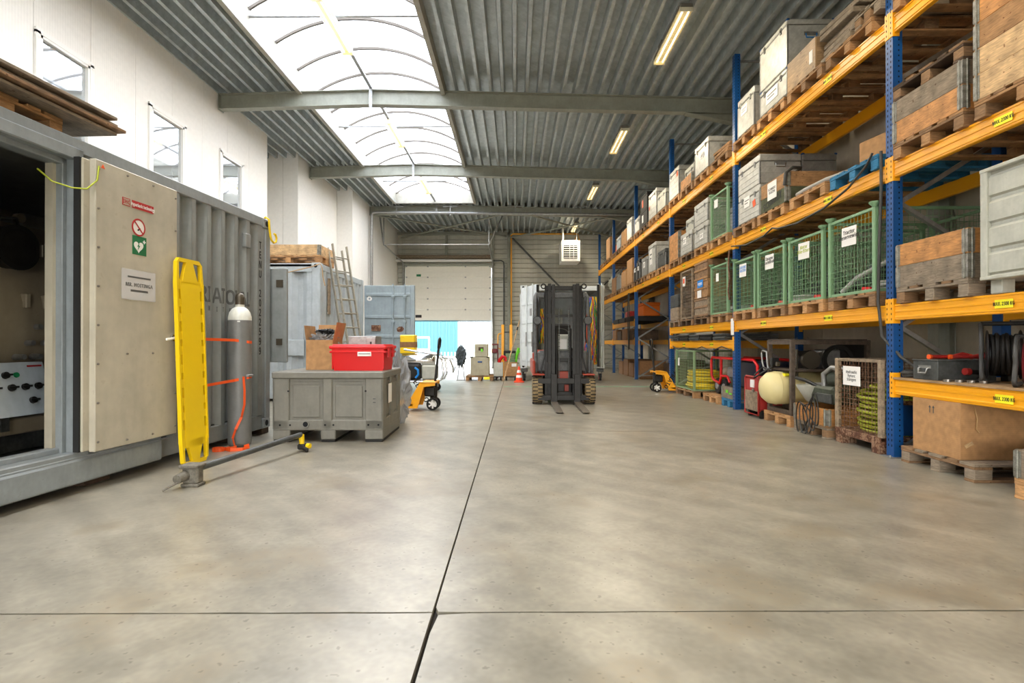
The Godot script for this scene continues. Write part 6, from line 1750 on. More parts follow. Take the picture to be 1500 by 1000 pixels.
	solo("stacked_planks", "dark stack of boards inside the brown wire cage", "boards", slat_stack(0.6, 0.8, 0.86, 12), M.wood_dark0, R(11.26, L1 + P + 0.01, 3.62), AIS)
	pal(10.36, L1, "pallet under the tall wooden box stack on the third bay's lower level", "wood_old")
	for i in 3:
		var wb := thing("wooden_box", ["lowest of three stacked wooden boxes, grey boarded", "middle of three stacked wooden boxes, with white and blue notices", "topmost of three stacked brown wooden boxes"][i], "box", R(10.36, L1 + P + i * 0.35), AIS, "wooden boxes stacked in the third bay")
		part(wb, "body", mk().bb(Vector3(-0.36, 0.0, -0.8), Vector3(0.36, 0.345, 0), 0.008), [M.rust_grey, M.wood_mid0, M.wood_old0][i])
		for y in [0.0, 0.16, 0.30]:
			part(wb, "batten", mk().bb(Vector3(-0.365, y, 0.0), Vector3(0.365, y + 0.04, 0.012), 0.003), [M.wood_old0, M.wood_mid1, M.wood_mid0][i])
		if i == 1:
			part(wb, "white_notice", mk().bb(Vector3(-0.16, 0.01, 0.012), Vector3(0.06, 0.15, 0.015)), M.paper)
			var bl := part(wb, "blue_notice", mk().bb(Vector3(-0.16, 0.20, 0.012), Vector3(0.14, 0.34, 0.015)), M.sky_blue)
			letters(bl, "lettering", "PIJPJES", 0.05, M.paper, Vector3(-0.01, 0.27, 0.016), Basis.IDENTITY, 0.001)
	pal(9.46, L1, "pallet under the green cage beside the wooden boxes, third bay's lower level", "wood_mid")
	cage("green_cage", "green mesh cage beside the brown wooden boxes, third bay's lower level", R(9.46, L1 + P), AIS, 0.8, 1.18, 0.86, M.green, {"note": [-0.04, 0.64, 0.12, 0.14], "pitch": 0.06, "group": "green mesh cages on the lower level"})
	hose_coil("wire_coil", "grey cable coil in the green cage beside the wooden boxes", R(9.46, L1 + P + 0.008, 4.0), M.hose_grey, 0.26, 4, 0.02, 0.1, 77)
	# dark bundles between the two low beams of the third bay
	for i in 5:
		solo("dark_bundle", "black bundle of flat sheets between the low beams, %s from the far post" % ["first", "second", "third", "fourth", "fifth"][i], "bundle", slat_stack(0.56, 0.9, 0.12, 4), M.black_soft if i % 2 else M.dark_steel, R(12.1 - i * 0.66, 1.137), AIS, "black bundles on the low beams")
	# floor of the third bay
	pallet(R(11.3, 0, 3.5), AIS, "pallet under the cage of yellow hoses", "wood_mid", "pallets in the racks", 1.2, 0.9)
	cage("hose_cage", "pale green cage full of yellow hoses on the floor", R(11.3, P, 3.5), AIS, 1.2, 0.9, 0.80, M.green_pale, {"caps": false, "pitch": 0.06, "note": [-0.35, 0.55, 0.1, 0.16]})
	for i in 3:
		hose_coil("yellow_hose", "yellow hose coil in the pale green cage, %s" % ["lowest", "middle", "topmost"][i], R(11.3 + 0.05 * (i - 1), P + 0.01 + i * 0.12, 3.95), M.hose_yellow, 0.36 - 0.03 * i, 5, 0.02, 0.1, 21 + i, 1.35)
	pallet(R(10.03, 0, 3.58), AIS, "pale pallet under the far wheels of the red framed machine", "wood_new", "pallets in the racks", 0.75, 1.0)
	pallet(R(9.27, 0, 3.62), AIS, "blue pallet with a boarded side under the red framed machine", "wood_blue", "pallets in the racks", 0.6, 0.9)
	var gsc := collars("collar_crate", "low grey board crate with green scribble on the blue floor pallet", R(9.27, P, 3.62), AIS, ["wood_grey"], 0.6, 0.9)
	part(gsc, "painted_mark", mk().box(Vector3(-0.05, 0.12, 0.004), Vector3(0.10, 0.05, 0.003)).box(Vector3(0.1, 0.09, 0.004), Vector3(0.12, 0.025, 0.003)), M.lime)
	pallet_truck(Vector3(3.42, 0, -12.2), -PI / 2, "yellow hand pallet truck in front of the rack beside the hose cage", 0.3)
	# ---- fourth bay ----
	for e in [[13.15, "wood_mid", "a low pale case"], [14.05, "wood_new", "the big ribbed case"], [14.95, "wood_old", "the stacked black crates"], [15.83, "wood_mid", "a small white case"]]:
		pal(e[0], L3, "pallet on the fourth bay's top level under %s" % e[2], e[1])
	case("low pale case on the fourth bay's top level", R(13.15, L3 + P), AIS, 0.74, 0.6, 0.42, M.grey_box, {})
	case("big ribbed metal case on the fourth bay's top level", R(14.0, L3 + P), AIS, 0.8, 0.8, 0.66, M.alu, {"ribs": 4, "red_tag": [-0.3, 0.3]})
	for i in 2:
		var bx := thing("black_crate", ["lower black plastic crate on the fourth bay's top level", "upper black plastic crate on the fourth bay's top level"][i], "crate", R(14.95, L3 + P + i * 0.42), AIS, "black crates on the top level")
		part(bx, "body", mk().bb(Vector3(-0.38, 0, -0.8), Vector3(0.38, 0.38, 0), 0.01), M.black_soft)
		part(bx, "rim", mk().bb(Vector3(-0.40, 0.36, -0.82), Vector3(0.40, 0.42, 0.01), 0.008), M.black_soft)
		for k in 6: part(bx, "rib", mk().bb(Vector3(0.38, 0.02, -0.75 + k * 0.13), Vector3(0.392, 0.36, -0.73 + k * 0.13)), M.black_soft)
		part(bx, "tag", mk().bb(Vector3(-0.2, 0.1, 0.0), Vector3(-0.06, 0.3, 0.004)), M.paper if i == 0 else M.orange)
	case("small white case on the fourth bay's top level near its far post", R(15.76, L3 + P), AIS, 0.6, 0.5, 0.40, M.alu, {})
	for e in [[13.15, "wood_new", "two low grey boxes"], [14.05, "wood_new", "a tall clear-lidded case"], [14.95, "wood_mid", "a medium grey case"], [15.83, "wood_old", "black toolcases"]]:
		pal(e[0], L2, "pallet on the fourth bay's middle level under %s" % e[2], e[1])
	case("low grey box on the fourth bay's middle level", R(13.15, L2 + P), AIS, 0.7, 0.6, 0.40, M.dark_steel, {})
	case("tall case with white notice on the fourth bay's middle level", R(14.05, L2 + P), AIS, 0.74, 0.7, 0.72, M.alu, {"note": [-0.1, 0.4, 0.25, 0.4]})
	case("medium grey case on the fourth bay's middle level", R(14.9, L2 + P), AIS, 0.6, 0.6, 0.5, M.alu_dark, {"note": [0, 0.3, 0.2, 0.16]})
	for i in 2: case(["larger black toolcase on the fourth bay's middle level", "smaller black toolcase on the fourth bay's middle level"][i], R(15.62 + i * 0.42, L2 + P), AIS, 0.36, 0.5, 0.55 - i * 0.15, M.black_soft, {"note": [0, 0.3, 0.15, 0.12]})
	# ---- fifth and last bays: smaller in the picture ----
	for e in [[16.85, "wood_mid"], [17.75, "wood_new"], [18.65, "wood_old"], [19.55, "wood_mid"]]:
		pal(e[0], L3, "pallet on the fifth bay's top level, %s from its near post" % {16.85: "first", 17.75: "second", 18.65: "third", 19.55: "fourth"}[e[0]], e[1])
		pal(e[0], L2, "pallet on the fifth bay's middle level, %s from its near post" % {16.85: "first", 17.75: "second", 18.65: "third", 19.55: "fourth"}[e[0]], e[1])
	case("pale case on the fifth bay's top level beside the near post", R(16.85, L3 + P), AIS, 0.7, 0.6, 0.62, M.alu, {})
	solo("wrapped_carton", "white and orange box on the fifth bay's top level", "box", mk().bb(Vector3(-0.38, 0, -0.6), Vector3(0.38, 0.45, 0), 0.01), M.card, R(17.75, L3 + P), AIS)
	case("blue-grey box on the fifth bay's top level", R(18.6, L3 + P), AIS, 0.7, 0.6, 0.40, M.cont_blue, {})
	solo("orange_can", "orange can on the fifth bay's top level", "can", mk().cyl(Vector3(0, 0, 0), Vector3(0, 0.28, 0), 0.16, 0.14, 14), M.orange, R(19.5, L3 + P, 3.75))
	var lab5 := ["tall brown carton on the fifth bay's middle level", "tan carton on the fifth bay's middle level", "grey metal box on the fifth bay's middle level", "brown carton at the fifth bay's far post"]
	for i in 4:
		solo("stacked_carton", lab5[i], "box", mk().bb(Vector3(-0.37, 0, -0.7), Vector3(0.37, [0.75, 0.5, 0.45, 0.5][i], 0), 0.012), [M.card, M.card, M.galv, M.card_dark][i], R([16.85, 17.75, 18.65, 19.55][i], L2 + P), AIS)
	for e in [[20.5, "wood_mid"], [21.4, "wood_old"], [22.3, "wood_mid"]]:
		pal(e[0], L3, "pallet on the last bay's top level, %s from its near post" % {20.5: "first", 21.4: "second", 22.3: "third"}[e[0]], e[1])
		pal(e[0], L2, "pallet on the last bay's middle level, %s from its near post" % {20.5: "first", 21.4: "second", 22.3: "third"}[e[0]], e[1])
	var ob := thing("orange_carton", "orange-brown carton with white note on the last bay's top level", "cardboard box", R(20.7, L3 + P), AIS)
	carton(ob, 0.8, 0.7, 0.75)
	solo("white_bundle", "white wrapped bundle on the last bay's middle level", "bundle", blob(Vector3(0, 0.42, -0.4), Vector3(0.36, 0.36, 0.36), 0.3, 31), M.grey_box, R(20.6, L2 + P), AIS)
	# low shelves of the fifth bay behind the open fourth bay
	for i in 3:
		solo("black_tray", "black plastic pallet on the fifth bay's chest-high beams, %s from its near post" % ["first", "second", "third"][i], "pallet", mk().bb(Vector3(-0.5, 0, -1.1), Vector3(0.5, 0.15, 0), 0.01), M.black_soft, R(16.95 + i * 1.1, 1.765), AIS, "black plastic pallets")
	var oc := thing("orange_toolcase", "orange plastic toolcase on black pallet in the fifth bay", "toolcase", R(16.95, 1.915, 3.9), AIS)
	part(oc, "body", mk().bb(Vector3(-0.4, 0, -0.5), Vector3(0.4, 0.32, 0), 0.02), M.orange_case)
	part(oc, "lid", mk().bb(Vector3(-0.41, 0.32, -0.51), Vector3(0.41, 0.42, 0.01), 0.02), M.orange_case)
	part(oc, "handle", mk().tube([Vector3(-0.1, 0.42, -0.25), Vector3(-0.1, 0.48, -0.25), Vector3(0.1, 0.48, -0.25), Vector3(0.1, 0.42, -0.25)], 0.015, 6), M.black)
	solo("red_toolcase", "red plastic case beside the orange toolcase in the fifth bay", "toolcase", mk().bb(Vector3(-0.35, 0, -0.6), Vector3(0.35, 0.22, 0), 0.03), M.red, R(18.0, 1.915, 3.7), AIS)
	for i in 4:
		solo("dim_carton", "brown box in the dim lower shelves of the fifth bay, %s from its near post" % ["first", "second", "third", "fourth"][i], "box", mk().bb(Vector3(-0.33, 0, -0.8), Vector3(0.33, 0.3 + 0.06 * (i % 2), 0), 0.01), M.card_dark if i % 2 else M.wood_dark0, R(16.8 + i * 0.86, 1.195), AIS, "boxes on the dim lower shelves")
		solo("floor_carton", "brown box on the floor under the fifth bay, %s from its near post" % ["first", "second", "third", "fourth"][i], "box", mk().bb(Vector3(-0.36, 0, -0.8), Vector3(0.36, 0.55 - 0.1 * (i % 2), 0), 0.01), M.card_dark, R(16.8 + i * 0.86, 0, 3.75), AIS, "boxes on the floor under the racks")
	for i in 3:
		solo("dark_crate", "dark crate by the wall in the open fourth bay, %s from its near post" % ["first", "second", "third"][i], "crate", mk().bb(Vector3(-0.5, 0, -0.5), Vector3(0.5, 0.5 + 0.15 * (i % 2), 0), 0.01), M.wood_dark1, R(13.3 + i * 1.1, 0, 4.35), AIS, "dark crates at the wall")
	# cables draped along the racks
	var bx0 := 3.512
	solo("draped_cable", "black cable draped along the middle beam of the second bay", "cable", mk().tube([Vector3(3.51, 2.95, -5.36), Vector3(bx0, 2.86, -5.45), Vector3(bx0, 2.72, -5.75), Vector3(bx0, 2.62, -6.2), Vector3(bx0, 2.58, -6.8), Vector3(bx0, 2.62, -7.3), Vector3(bx0, 2.66, -7.45), Vector3(bx0, 2.60, -7.7), Vector3(bx0, 2.58, -8.3), Vector3(bx0, 2.66, -8.85)], 0.012, 6), M.cable_grey)
	solo("hanging_cable", "thick black cable hanging down the nearest blue post to a coil", "cable", mk().tube([Vector3(3.555, 2.95, -5.30), Vector3(3.55, 2.6, -5.29), Vector3(3.55, 2.0, -5.32), Vector3(3.55, 1.5, -5.34), Vector3(3.56, 1.15, -5.30), Vector3(3.62, 0.95, -5.12), Vector3(3.72, 0.82, -4.98), Vector3(3.86, 0.785, -5.0)], 0.014, 8), M.cable_grey)
	hose_coil("cable_coil", "flat coil of black cable on the knee-high shelf behind the post", Vector3(3.72, sy, -5.08), M.cable_grey, 0.11, 4, 0.013, 0.05, 15, 0.5)
	solo("loose_wire", "thin black wire looped along the waist-high beam of the third bay", "wire", mk().tube([Vector3(3.56, 1.02, -12.3), Vector3(3.56, 0.95, -11.9), Vector3(3.56, 1.0, -11.5), Vector3(3.56, 0.92, -11.0), Vector3(3.56, 1.02, -10.4), Vector3(3.56, 0.94, -9.9), Vector3(3.56, 1.03, -9.4), Vector3(3.56, 0.97, -9.0)], 0.01, 6), M.cable_grey)
	solo("orange_chain", "orange sling hanging from the middle beam at the second post", "sling", mk().tube([Vector3(3.54, 2.62, -9.0), Vector3(3.53, 2.4, -9.02), Vector3(3.54, 2.15, -9.0), Vector3(3.53, 1.95, -9.03), Vector3(3.54, 1.8, -9.0)], 0.016, 6), M.rust)
	var wn := thing("post_notice", "white notice on the second blue post at the lower beam", "notice", Vector3(3.555, 1.22, -8.93))
	part(wn, "sheet", mk().bb(Vector3(0, 0, -0.06), Vector3(0.003, 0.27, 0.06)), M.paper)
	solo("cable_hank", "hank of rope hanging on the fourth bay's middle beam", "rope", mk().tube([Vector3(3.51, 2.64, -16.9), Vector3(3.50, 2.2, -16.95), Vector3(3.50, 1.4, -16.9), Vector3(3.50, 0.9, -16.8), Vector3(3.50, 1.4, -16.7), Vector3(3.50, 2.3, -16.75), Vector3(3.51, 2.64, -16.8)], 0.016, 6), M.cable_grey)

func slat_stack(w: float, d: float, h: float, k: int) -> MB:
	var q := mk()
	for i in k:
		var o := 0.012 * sin(i * 2.3)
		q.bb(Vector3(-w / 2 + o, h * i / k, -d + o), Vector3(w / 2 + o, h * (i + 0.8) / k, o), 0.003)
	return q

func cable_reel(label: String, at: Vector3, turn: float, r: float, w: float, disc: Material, cable: Material) -> void:
	var C := thing("cable_reel", label, "cable reel", at, turn)
	var c := Vector3(0, r + 0.04, 0)
	var ax := Transform3D(Basis(Vector3(0, 1, 0), Vector3(1, 0, 0), Vector3(0, 0, -1)), c)
	for s in [-1.0, 1.0]:
		part(C, "flange", mk().lathe([Vector2(0, s * w / 2 - 0.006), Vector2(r, s * w / 2 - 0.006), Vector2(r + 0.008, s * w / 2), Vector2(r, s * w / 2 + 0.006), Vector2(0, s * w / 2 + 0.006)], 32, ax), disc)
		var x: float = s * (w / 2 + 0.04)
		part(C, "stand", mk().tube([Vector3(x, 0.015, -0.18), Vector3(x, 0.015, 0.14), Vector3(x, 0.05, 0.19), Vector3(x, 0.14, 0.13), Vector3(x, r + 0.04, 0.10), Vector3(x, r * 1.6, 0.13), Vector3(x, r * 2.1 + 0.05, 0.05), Vector3(x, r * 2.2 + 0.06, 0.0)], 0.016, 8), M.cable_grey)
	part(C, "grip", mk().cyl(Vector3(-w / 2 - 0.04, r * 2.2 + 0.06, 0), Vector3(w / 2 + 0.04, r * 2.2 + 0.06, 0), 0.018, 0.018, 10), M.black_soft)
	for i in 7:
		var x := -w / 2 + 0.02 + (w - 0.04) * i / 6.0
		var rr := r * (0.80 + 0.05 * sin(i * 2.1))
		var pts := []
		for k in 28:
			var t := TAU * k / 28.0
			pts.append(c + Vector3(x + 0.012 * sin(t * 1.0 + i), rr * cos(t), rr * sin(t)))
		part(C, "cable_turn", mk().tube(pts, 0.015, 6, true), cable)
	part(C, "drum", mk().lathe([Vector2(r * 0.72, -w / 2), Vector2(r * 0.72, w / 2)], 24, ax), M.black)

func compressor() -> void:
	var F := thing("compressor_frame", "dark steel frame with motor and cream air tank on a pallet", "compressor", R(7.38, 0.144, 3.56), AIS)
	var fm: Material = M.frame_brown
	var w := 0.62
	var d := 1.0
	var h := 0.98
	for x in [-w / 2, w / 2]:
		for z in [-0.03, -d]:
			part(F, "post", mk().box(Vector3(x, h / 2, z), Vector3(0.055, h, 0.055), 0.004), fm)
		for y in [0.03, h - 0.03]:
			part(F, "rail", mk().box(Vector3(x, y, -d / 2), Vector3(0.05, 0.055, d), 0.004), fm)
	for z in [-0.03, -d]:
		for y in [0.03, h - 0.03]:
			part(F, "rail", mk().box(Vector3(0, y, z), Vector3(w, 0.055, 0.05), 0.004), fm)
	part(F, "top_sheet", mk().bb(Vector3(-w / 2, h, -d), Vector3(w / 2, h + 0.012, 0), 0.003), fm)
	part(F, "back_sheet", mk().bb(Vector3(-w / 2, 0.45, -d), Vector3(w / 2, h, -d + 0.01)), M.black_soft)
	var ax := Transform3D(Basis(Vector3(1, 0, 0), Vector3(0, 0, 1), Vector3(0, -1, 0)), Vector3(-0.10, 0.33, 0))
	var tk := part(F, "air_tank", mk().lathe([Vector2(0, -0.95), Vector2(0.12, -0.93), Vector2(0.2, -0.87), Vector2(0.225, -0.78), Vector2(0.225, 0.0), Vector2(0.21, 0.09), Vector2(0.15, 0.16), Vector2(0.06, 0.19), Vector2(0, 0.195)], 32, ax), M.cream)
	part(tk, "weld_seam", mk().lathe([Vector2(0.225, -0.01), Vector2(0.229, -0.004), Vector2(0.229, 0.004), Vector2(0.225, 0.01)], 32, ax), M.cream)
	part(tk, "yellow_label", mk().bb(Vector3(0.0, 0.50, -0.12), Vector3(0.08, 0.535, -0.05)), M.sticker)
	part(tk, "maker_label", mk().bb(Vector3(0.122, 0.36, -0.7), Vector3(0.128, 0.42, -0.3)), M.paper)
	part(tk, "saddle", mk().bb(Vector3(-0.2, 0.05, -0.25), Vector3(0.0, 0.14, -0.15)).bb(Vector3(-0.2, 0.05, -0.85), Vector3(0.0, 0.14, -0.75)), fm)
	var mt := part(F, "motor", mk().cyl(Vector3(-0.15, 0.72, -0.35), Vector3(0.15, 0.72, -0.35), 0.12, 0.12, 20), M.black_metal)
	part(mt, "cooling_head", mk().bb(Vector3(-0.1, 0.6, -0.75), Vector3(0.16, 0.86, -0.52), 0.02), M.galv)
	part(mt, "flywheel", mk().lathe([Vector2(0.15, -0.015), Vector2(0.2, -0.02), Vector2(0.2, 0.02), Vector2(0.15, 0.015), Vector2(0.15, -0.015)], 28, Transform3D(Basis(Vector3(0, 1, 0), Vector3(1, 0, 0), Vector3(0, 0, -1)), Vector3(0.24, 0.72, -0.66))), M.black)
	part(mt, "fan_grille", mk().cyl(Vector3(0.15, 0.72, -0.35), Vector3(0.19, 0.72, -0.35), 0.13, 0.12, 20), M.bronze)
	part(F, "filter", mk().cyl(Vector3(0.22, 0.5, -0.1), Vector3(0.22, 0.86, -0.1), 0.05, 0.05, 16), M.chrome)
	part(F, "bed_plate", mk().bb(Vector3(-w / 2 + 0.03, 0.57, -0.95), Vector3(w / 2 - 0.03, 0.6, -0.06)), fm)
	part(F, "gauge", mk().cyl(Vector3(-0.02, 0.66, -0.02), Vector3(-0.02, 0.66, 0.02), 0.03, 0.03, 14), M.bronze)
	part(F, "switch_box", mk().bb(Vector3(-0.21, 0.62, -0.08), Vector3(-0.14, 0.74, 0.02), 0.01), M.black)
	part(F, "hose", mk().tube([Vector3(-0.17, 0.62, 0.0), Vector3(-0.2, 0.55, 0.1), Vector3(-0.3, 0.45, 0.2), Vector3(-0.36, 0.5, 0.16), Vector3(-0.34, 0.6, 0.06), Vector3(-0.1, 0.57, 0.04)], 0.012, 6), M.black)
	part(F, "carry_bar", mk().tube([Vector3(-0.36, 0.56, 0.02), Vector3(-0.43, 0.66, 0.02), Vector3(-0.46, 0.8, 0.02), Vector3(-0.42, 0.83, 0.02), Vector3(-0.30, 0.82, 0.02), Vector3(-0.28, 0.66, 0.02), Vector3(-0.25, 0.58, 0.02)], 0.014, 8), M.galv)
	for x in [-0.1, 0.18]:
		part(F, "lifting_eye", mk().tube(ringpts(Vector3(x, h + 0.03, -0.3), 0.02, 0.0, 10), 0.006, 6), M.galv)

func red_generator() -> void:
	var G := thing("red_power_pack", "worn red power pack with grey radiator grille beside the cream tank", "power pack", R(8.03, 0.02, 3.47), AIS)
	part(G, "body", mk().bb(Vector3(-0.23, 0.08, -0.75), Vector3(0.23, 0.57, -0.01), 0.03), M.red)
	part(G, "radiator", mk().bb(Vector3(-0.2, 0.08, -0.02), Vector3(0.2, 0.37, 0.004), 0.008), M.rust_grey)
	for i in 9: part(G, "fin", mk().bb(Vector3(-0.19, 0.09 + i * 0.03, 0.004), Vector3(0.19, 0.098 + i * 0.03, 0.008)), M.rust_grey)
	part(G, "frame", mk().tube([Vector3(-0.225, 0.03, -0.01), Vector3(-0.225, 0.54, -0.01), Vector3(-0.19, 0.575, -0.01), Vector3(0.19, 0.575, -0.01), Vector3(0.225, 0.54, -0.01), Vector3(0.225, 0.03, -0.01)], 0.014, 8, true), M.red)
	part(G, "notice", mk().bb(Vector3(-0.02, 0.42, -0.01), Vector3(0.1, 0.53, 0.003)), M.paper)
	part(G, "lock", mk().bb(Vector3(0.06, 0.35, 0.0), Vector3(0.12, 0.40, 0.02), 0.006), M.bolt)
	part(G, "skid", mk().bb(Vector3(-0.22, -0.02, -0.7), Vector3(-0.16, 0.1, -0.05)).bb(Vector3(0.16, -0.02, -0.7), Vector3(0.22, 0.1, -0.05)), M.black_metal)

func red_cage_machine() -> void:
	var G := thing("red_framed_unit", "machine in a bright red tube frame with navy end panel and wheels", "machine", R(9.5, 0.32, 3.72), AIS)
	var y0 := -0.02
	for z in [0.0, -0.6]:
		part(G, "frame_tube", mk().tube([Vector3(-0.75, y0 + 0.12, z), Vector3(-0.82, y0 + 0.18, z), Vector3(-0.84, y0 + 0.46, z), Vector3(-0.78, y0 + 0.52, z), Vector3(1.0, y0 + 0.52, z), Vector3(1.12, y0 + 0.44, z), Vector3(1.14, y0 + 0.1, z)], 0.024, 8), M.red_bright)
		part(G, "frame_tube", mk().tube([Vector3(-0.34, y0 + 0.52, z), Vector3(-0.36, y0 + 0.16, z), Vector3(-0.42, y0 + 0.06, z), Vector3(-0.7, y0 + 0.1, z), Vector3(-0.75, y0 + 0.12, z)], 0.024, 8), M.red_bright)
		part(G, "frame_tube", mk().tube([Vector3(-0.36, y0 + 0.2, z), Vector3(-0.05, y0 + 0.2, z), Vector3(0.05, y0 + 0.1, z)], 0.022, 8), M.red_bright)
	part(G, "end_panel", mk().bb(Vector3(0.12, y0 + 0.05, -0.62), Vector3(1.08, y0 + 0.49, -0.06), 0.02), M.navy)
	part(G, "back_panel", mk().bb(Vector3(-0.8, y0 + 0.15, -0.62), Vector3(0.1, y0 + 0.5, -0.58), 0.01), M.black_soft)
	part(G, "engine", mk().bb(Vector3(-0.35, y0 + 0.16, -0.5), Vector3(0.0, y0 + 0.36, -0.1), 0.03), M.galv)
	part(G, "pump_drum", mk().cyl(Vector3(-0.56, y0 + 0.25, -0.2), Vector3(-0.3, y0 + 0.25, -0.2), 0.10, 0.10, 18), M.rust_grey)
	part(G, "tank", mk().bb(Vector3(-0.25, y0 + 0.36, -0.45), Vector3(0.02, y0 + 0.46, -0.15), 0.02), M.grey_box)
	for x in [-0.62, -0.3]:
		part(G, "wheel", mk().lathe([Vector2(0, -0.03), Vector2(0.06, -0.035), Vector2(0.14, -0.03), Vector2(0.15, 0.0), Vector2(0.14, 0.03), Vector2(0, 0.03)], 22, Transform3D(Basis(Vector3(1, 0, 0), Vector3(0, 0, 1), Vector3(0, -1, 0)), Vector3(x, y0, -0.06))), M.rubber)
		part(G, "wheel_rim", mk().cyl(Vector3(x, y0, -0.04), Vector3(x, y0, -0.015), 0.07, 0.06, 18), M.galv)
	part(G, "blue_knob", mk().cyl(Vector3(0.66, y0 + 0.12, -0.06), Vector3(0.66, y0 + 0.12, -0.01), 0.04, 0.035, 14), M.sky_blue)
	part(G, "red_plate", mk().bb(Vector3(0.85, y0 + 0.1, -0.06), Vector3(1.0, y0 + 0.2, -0.052)), M.red)
	part(G, "leg", mk().bb(Vector3(0.95, -0.32, -0.5), Vector3(1.01, y0 + 0.06, -0.44)).bb(Vector3(0.95, -0.32, -0.2), Vector3(1.01, y0 + 0.06, -0.14)), M.black_metal)

func build_forklift() -> void:
	var K := thing("forklift", "dark forklift truck facing the camera with forks lowered to the floor", "forklift", Vector3(0.86, 0, -9.5))
	var bm: Material = M.black_metal
	# tyres
	for s in [-1.0, 1.0]:
		var ax := Transform3D(Basis(Vector3(0, 1, 0), Vector3(1, 0, 0), Vector3(0, 0, -1)), Vector3(s * 0.465, 0.25, -0.3))
		var ty := part(K, "front_tyre", mk().lathe([Vector2(0.1, -0.085), Vector2(0.22, -0.09), Vector2(0.245, -0.08), Vector2(0.25, -0.05), Vector2(0.25, 0.05), Vector2(0.245, 0.08), Vector2(0.22, 0.09), Vector2(0.1, 0.085)], 32, ax), M.tyre_tan)
		var tread := mk()
		for k in 24:
			var t := TAU * k / 24.0
			tread.box(Vector3(s * (0.465 + 0.045), 0.25 + 0.25 * cos(t), -0.3 + 0.25 * sin(t)), Vector3(0.09, 0.016, 0.016), 0.0, Basis(Vector3(1, 0, 0), t))
			tread.box(Vector3(s * (0.465 - 0.045), 0.25 + 0.25 * cos(t + 0.13), -0.3 + 0.25 * sin(t + 0.13)), Vector3(0.08, 0.016, 0.016), 0.0, Basis(Vector3(1, 0, 0), t + 0.13))
		part(ty, "tread_grooves", tread, M.black_soft)
		part(ty, "hub", mk().cyl(Vector3(s * 0.40, 0.25, -0.3), Vector3(s * 0.545, 0.25, -0.3), 0.11, 0.1, 20), bm)
		part(K, "rear_tyre", mk().cyl(Vector3(s * 0.34, 0.21, -1.55), Vector3(s * 0.48, 0.21, -1.55), 0.21, 0.21, 24), M.rubber)
	# chassis, counterweight, bonnet
	part(K, "chassis", mk().bb(Vector3(-0.36, 0.14, -1.9), Vector3(0.36, 0.55, -0.35), 0.03), bm)
	part(K, "side_panel", mk().bb(Vector3(-0.55, 0.5, -1.9), Vector3(-0.50, 0.78, -0.3), 0.02), M.forklift_orange)
	part(K, "side_panel", mk().bb(Vector3(0.50, 0.5, -1.9), Vector3(0.55, 0.78, -0.3), 0.02), M.dash_grey)
	part(K, "fender", mk().bb(Vector3(-0.55, 0.515, -0.55), Vector3(-0.34, 0.54, -0.1), 0.01), M.forklift_orange)
	part(K, "fender", mk().bb(Vector3(0.34, 0.515, -0.55), Vector3(0.55, 0.54, -0.1), 0.01), M.forklift_orange)
	part(K, "counterweight", mk().bb(Vector3(-0.5, 0.3, -2.2), Vector3(0.5, 0.95, -1.75), 0.08), M.forklift_orange)
	part(K, "dashboard", mk().bb(Vector3(-0.46, 0.55, -0.6), Vector3(0.46, 0.95, -0.35), 0.04), M.dash_grey)
	part(K, "bonnet", mk().bb(Vector3(-0.42, 0.55, -1.75), Vector3(0.42, 0.88, -0.95), 0.05), M.dash_grey)
	var seat := part(K, "seat", mk().bb(Vector3(-0.25, 0.88, -1.45), Vector3(0.25, 1.02, -0.98), 0.04), M.black_soft)
	part(seat, "backrest", mk().bb(Vector3(-0.25, 1.0, -1.55), Vector3(0.25, 1.48, -1.42), 0.04), M.black_soft)
	var wheel := []
	for k in 25:
		var t := TAU * k / 24.0
		wheel.append(Vector3(0.16 * cos(t), 1.22 + 0.13 * sin(t), -0.72 - 0.09 * sin(t)))
	var st := part(K, "steering_wheel", mk().tube(wheel, 0.015, 8), M.black)
	part(st, "column", mk().cyl(Vector3(0, 0.9, -0.5), Vector3(0, 1.2, -0.71), 0.03, 0.03, 10), M.black)
	part(K, "front_cowl", mk().bb(Vector3(-0.12, 0.95, -0.6), Vector3(0.14, 1.25, -0.45), 0.03), M.grey_box)
	part(K, "load_plate", mk().bb(Vector3(-0.06, 0.98, -0.45), Vector3(0.08, 1.16, -0.44)), M.paper)
	# overhead guard
	for s in [-1.0, 1.0]:
		part(K, "guard_post", mk().tube([Vector3(s * 0.49, 0.55, -0.40), Vector3(s * 0.49, 1.5, -0.52), Vector3(s * 0.48, 1.95, -0.62), Vector3(s * 0.46, 2.02, -0.75), Vector3(s * 0.46, 2.04, -1.7), Vector3(s * 0.46, 1.95, -1.85), Vector3(s * 0.48, 0.9, -1.95)], 0.032, 10), M.dash_grey)
		var lp := part(K, "work_lamp", mk().lathe([Vector2(0, -0.05), Vector2(0.05, -0.045), Vector2(0.075, 0.0), Vector2(0.08, 0.03), Vector2(0.07, 0.035)], 20, Transform3D(Basis(Vector3(1, 0, 0), Vector3(0, 0, 1), Vector3(0, -1, 0)), Vector3(s * 0.46, 1.50, -0.42))), M.black)
		part(lp, "lens", mk().cyl(Vector3(s * 0.46, 1.50, -0.395), Vector3(s * 0.46, 1.50, -0.388), 0.068, 0.066, 20), M.dash_grey)
		part(lp, "bracket", mk().bar(Vector3(s * 0.46, 1.50, -0.45), Vector3(s * 0.49, 1.5, -0.52), 0.03, 0.03), M.black)
		part(K, "grab_handle", mk().tube([Vector3(s * 0.44, 1.1, -0.48), Vector3(s * 0.42, 1.2, -0.40), Vector3(s * 0.42, 1.85, -0.46), Vector3(s * 0.44, 1.95, -0.58)], 0.016, 8), M.black)
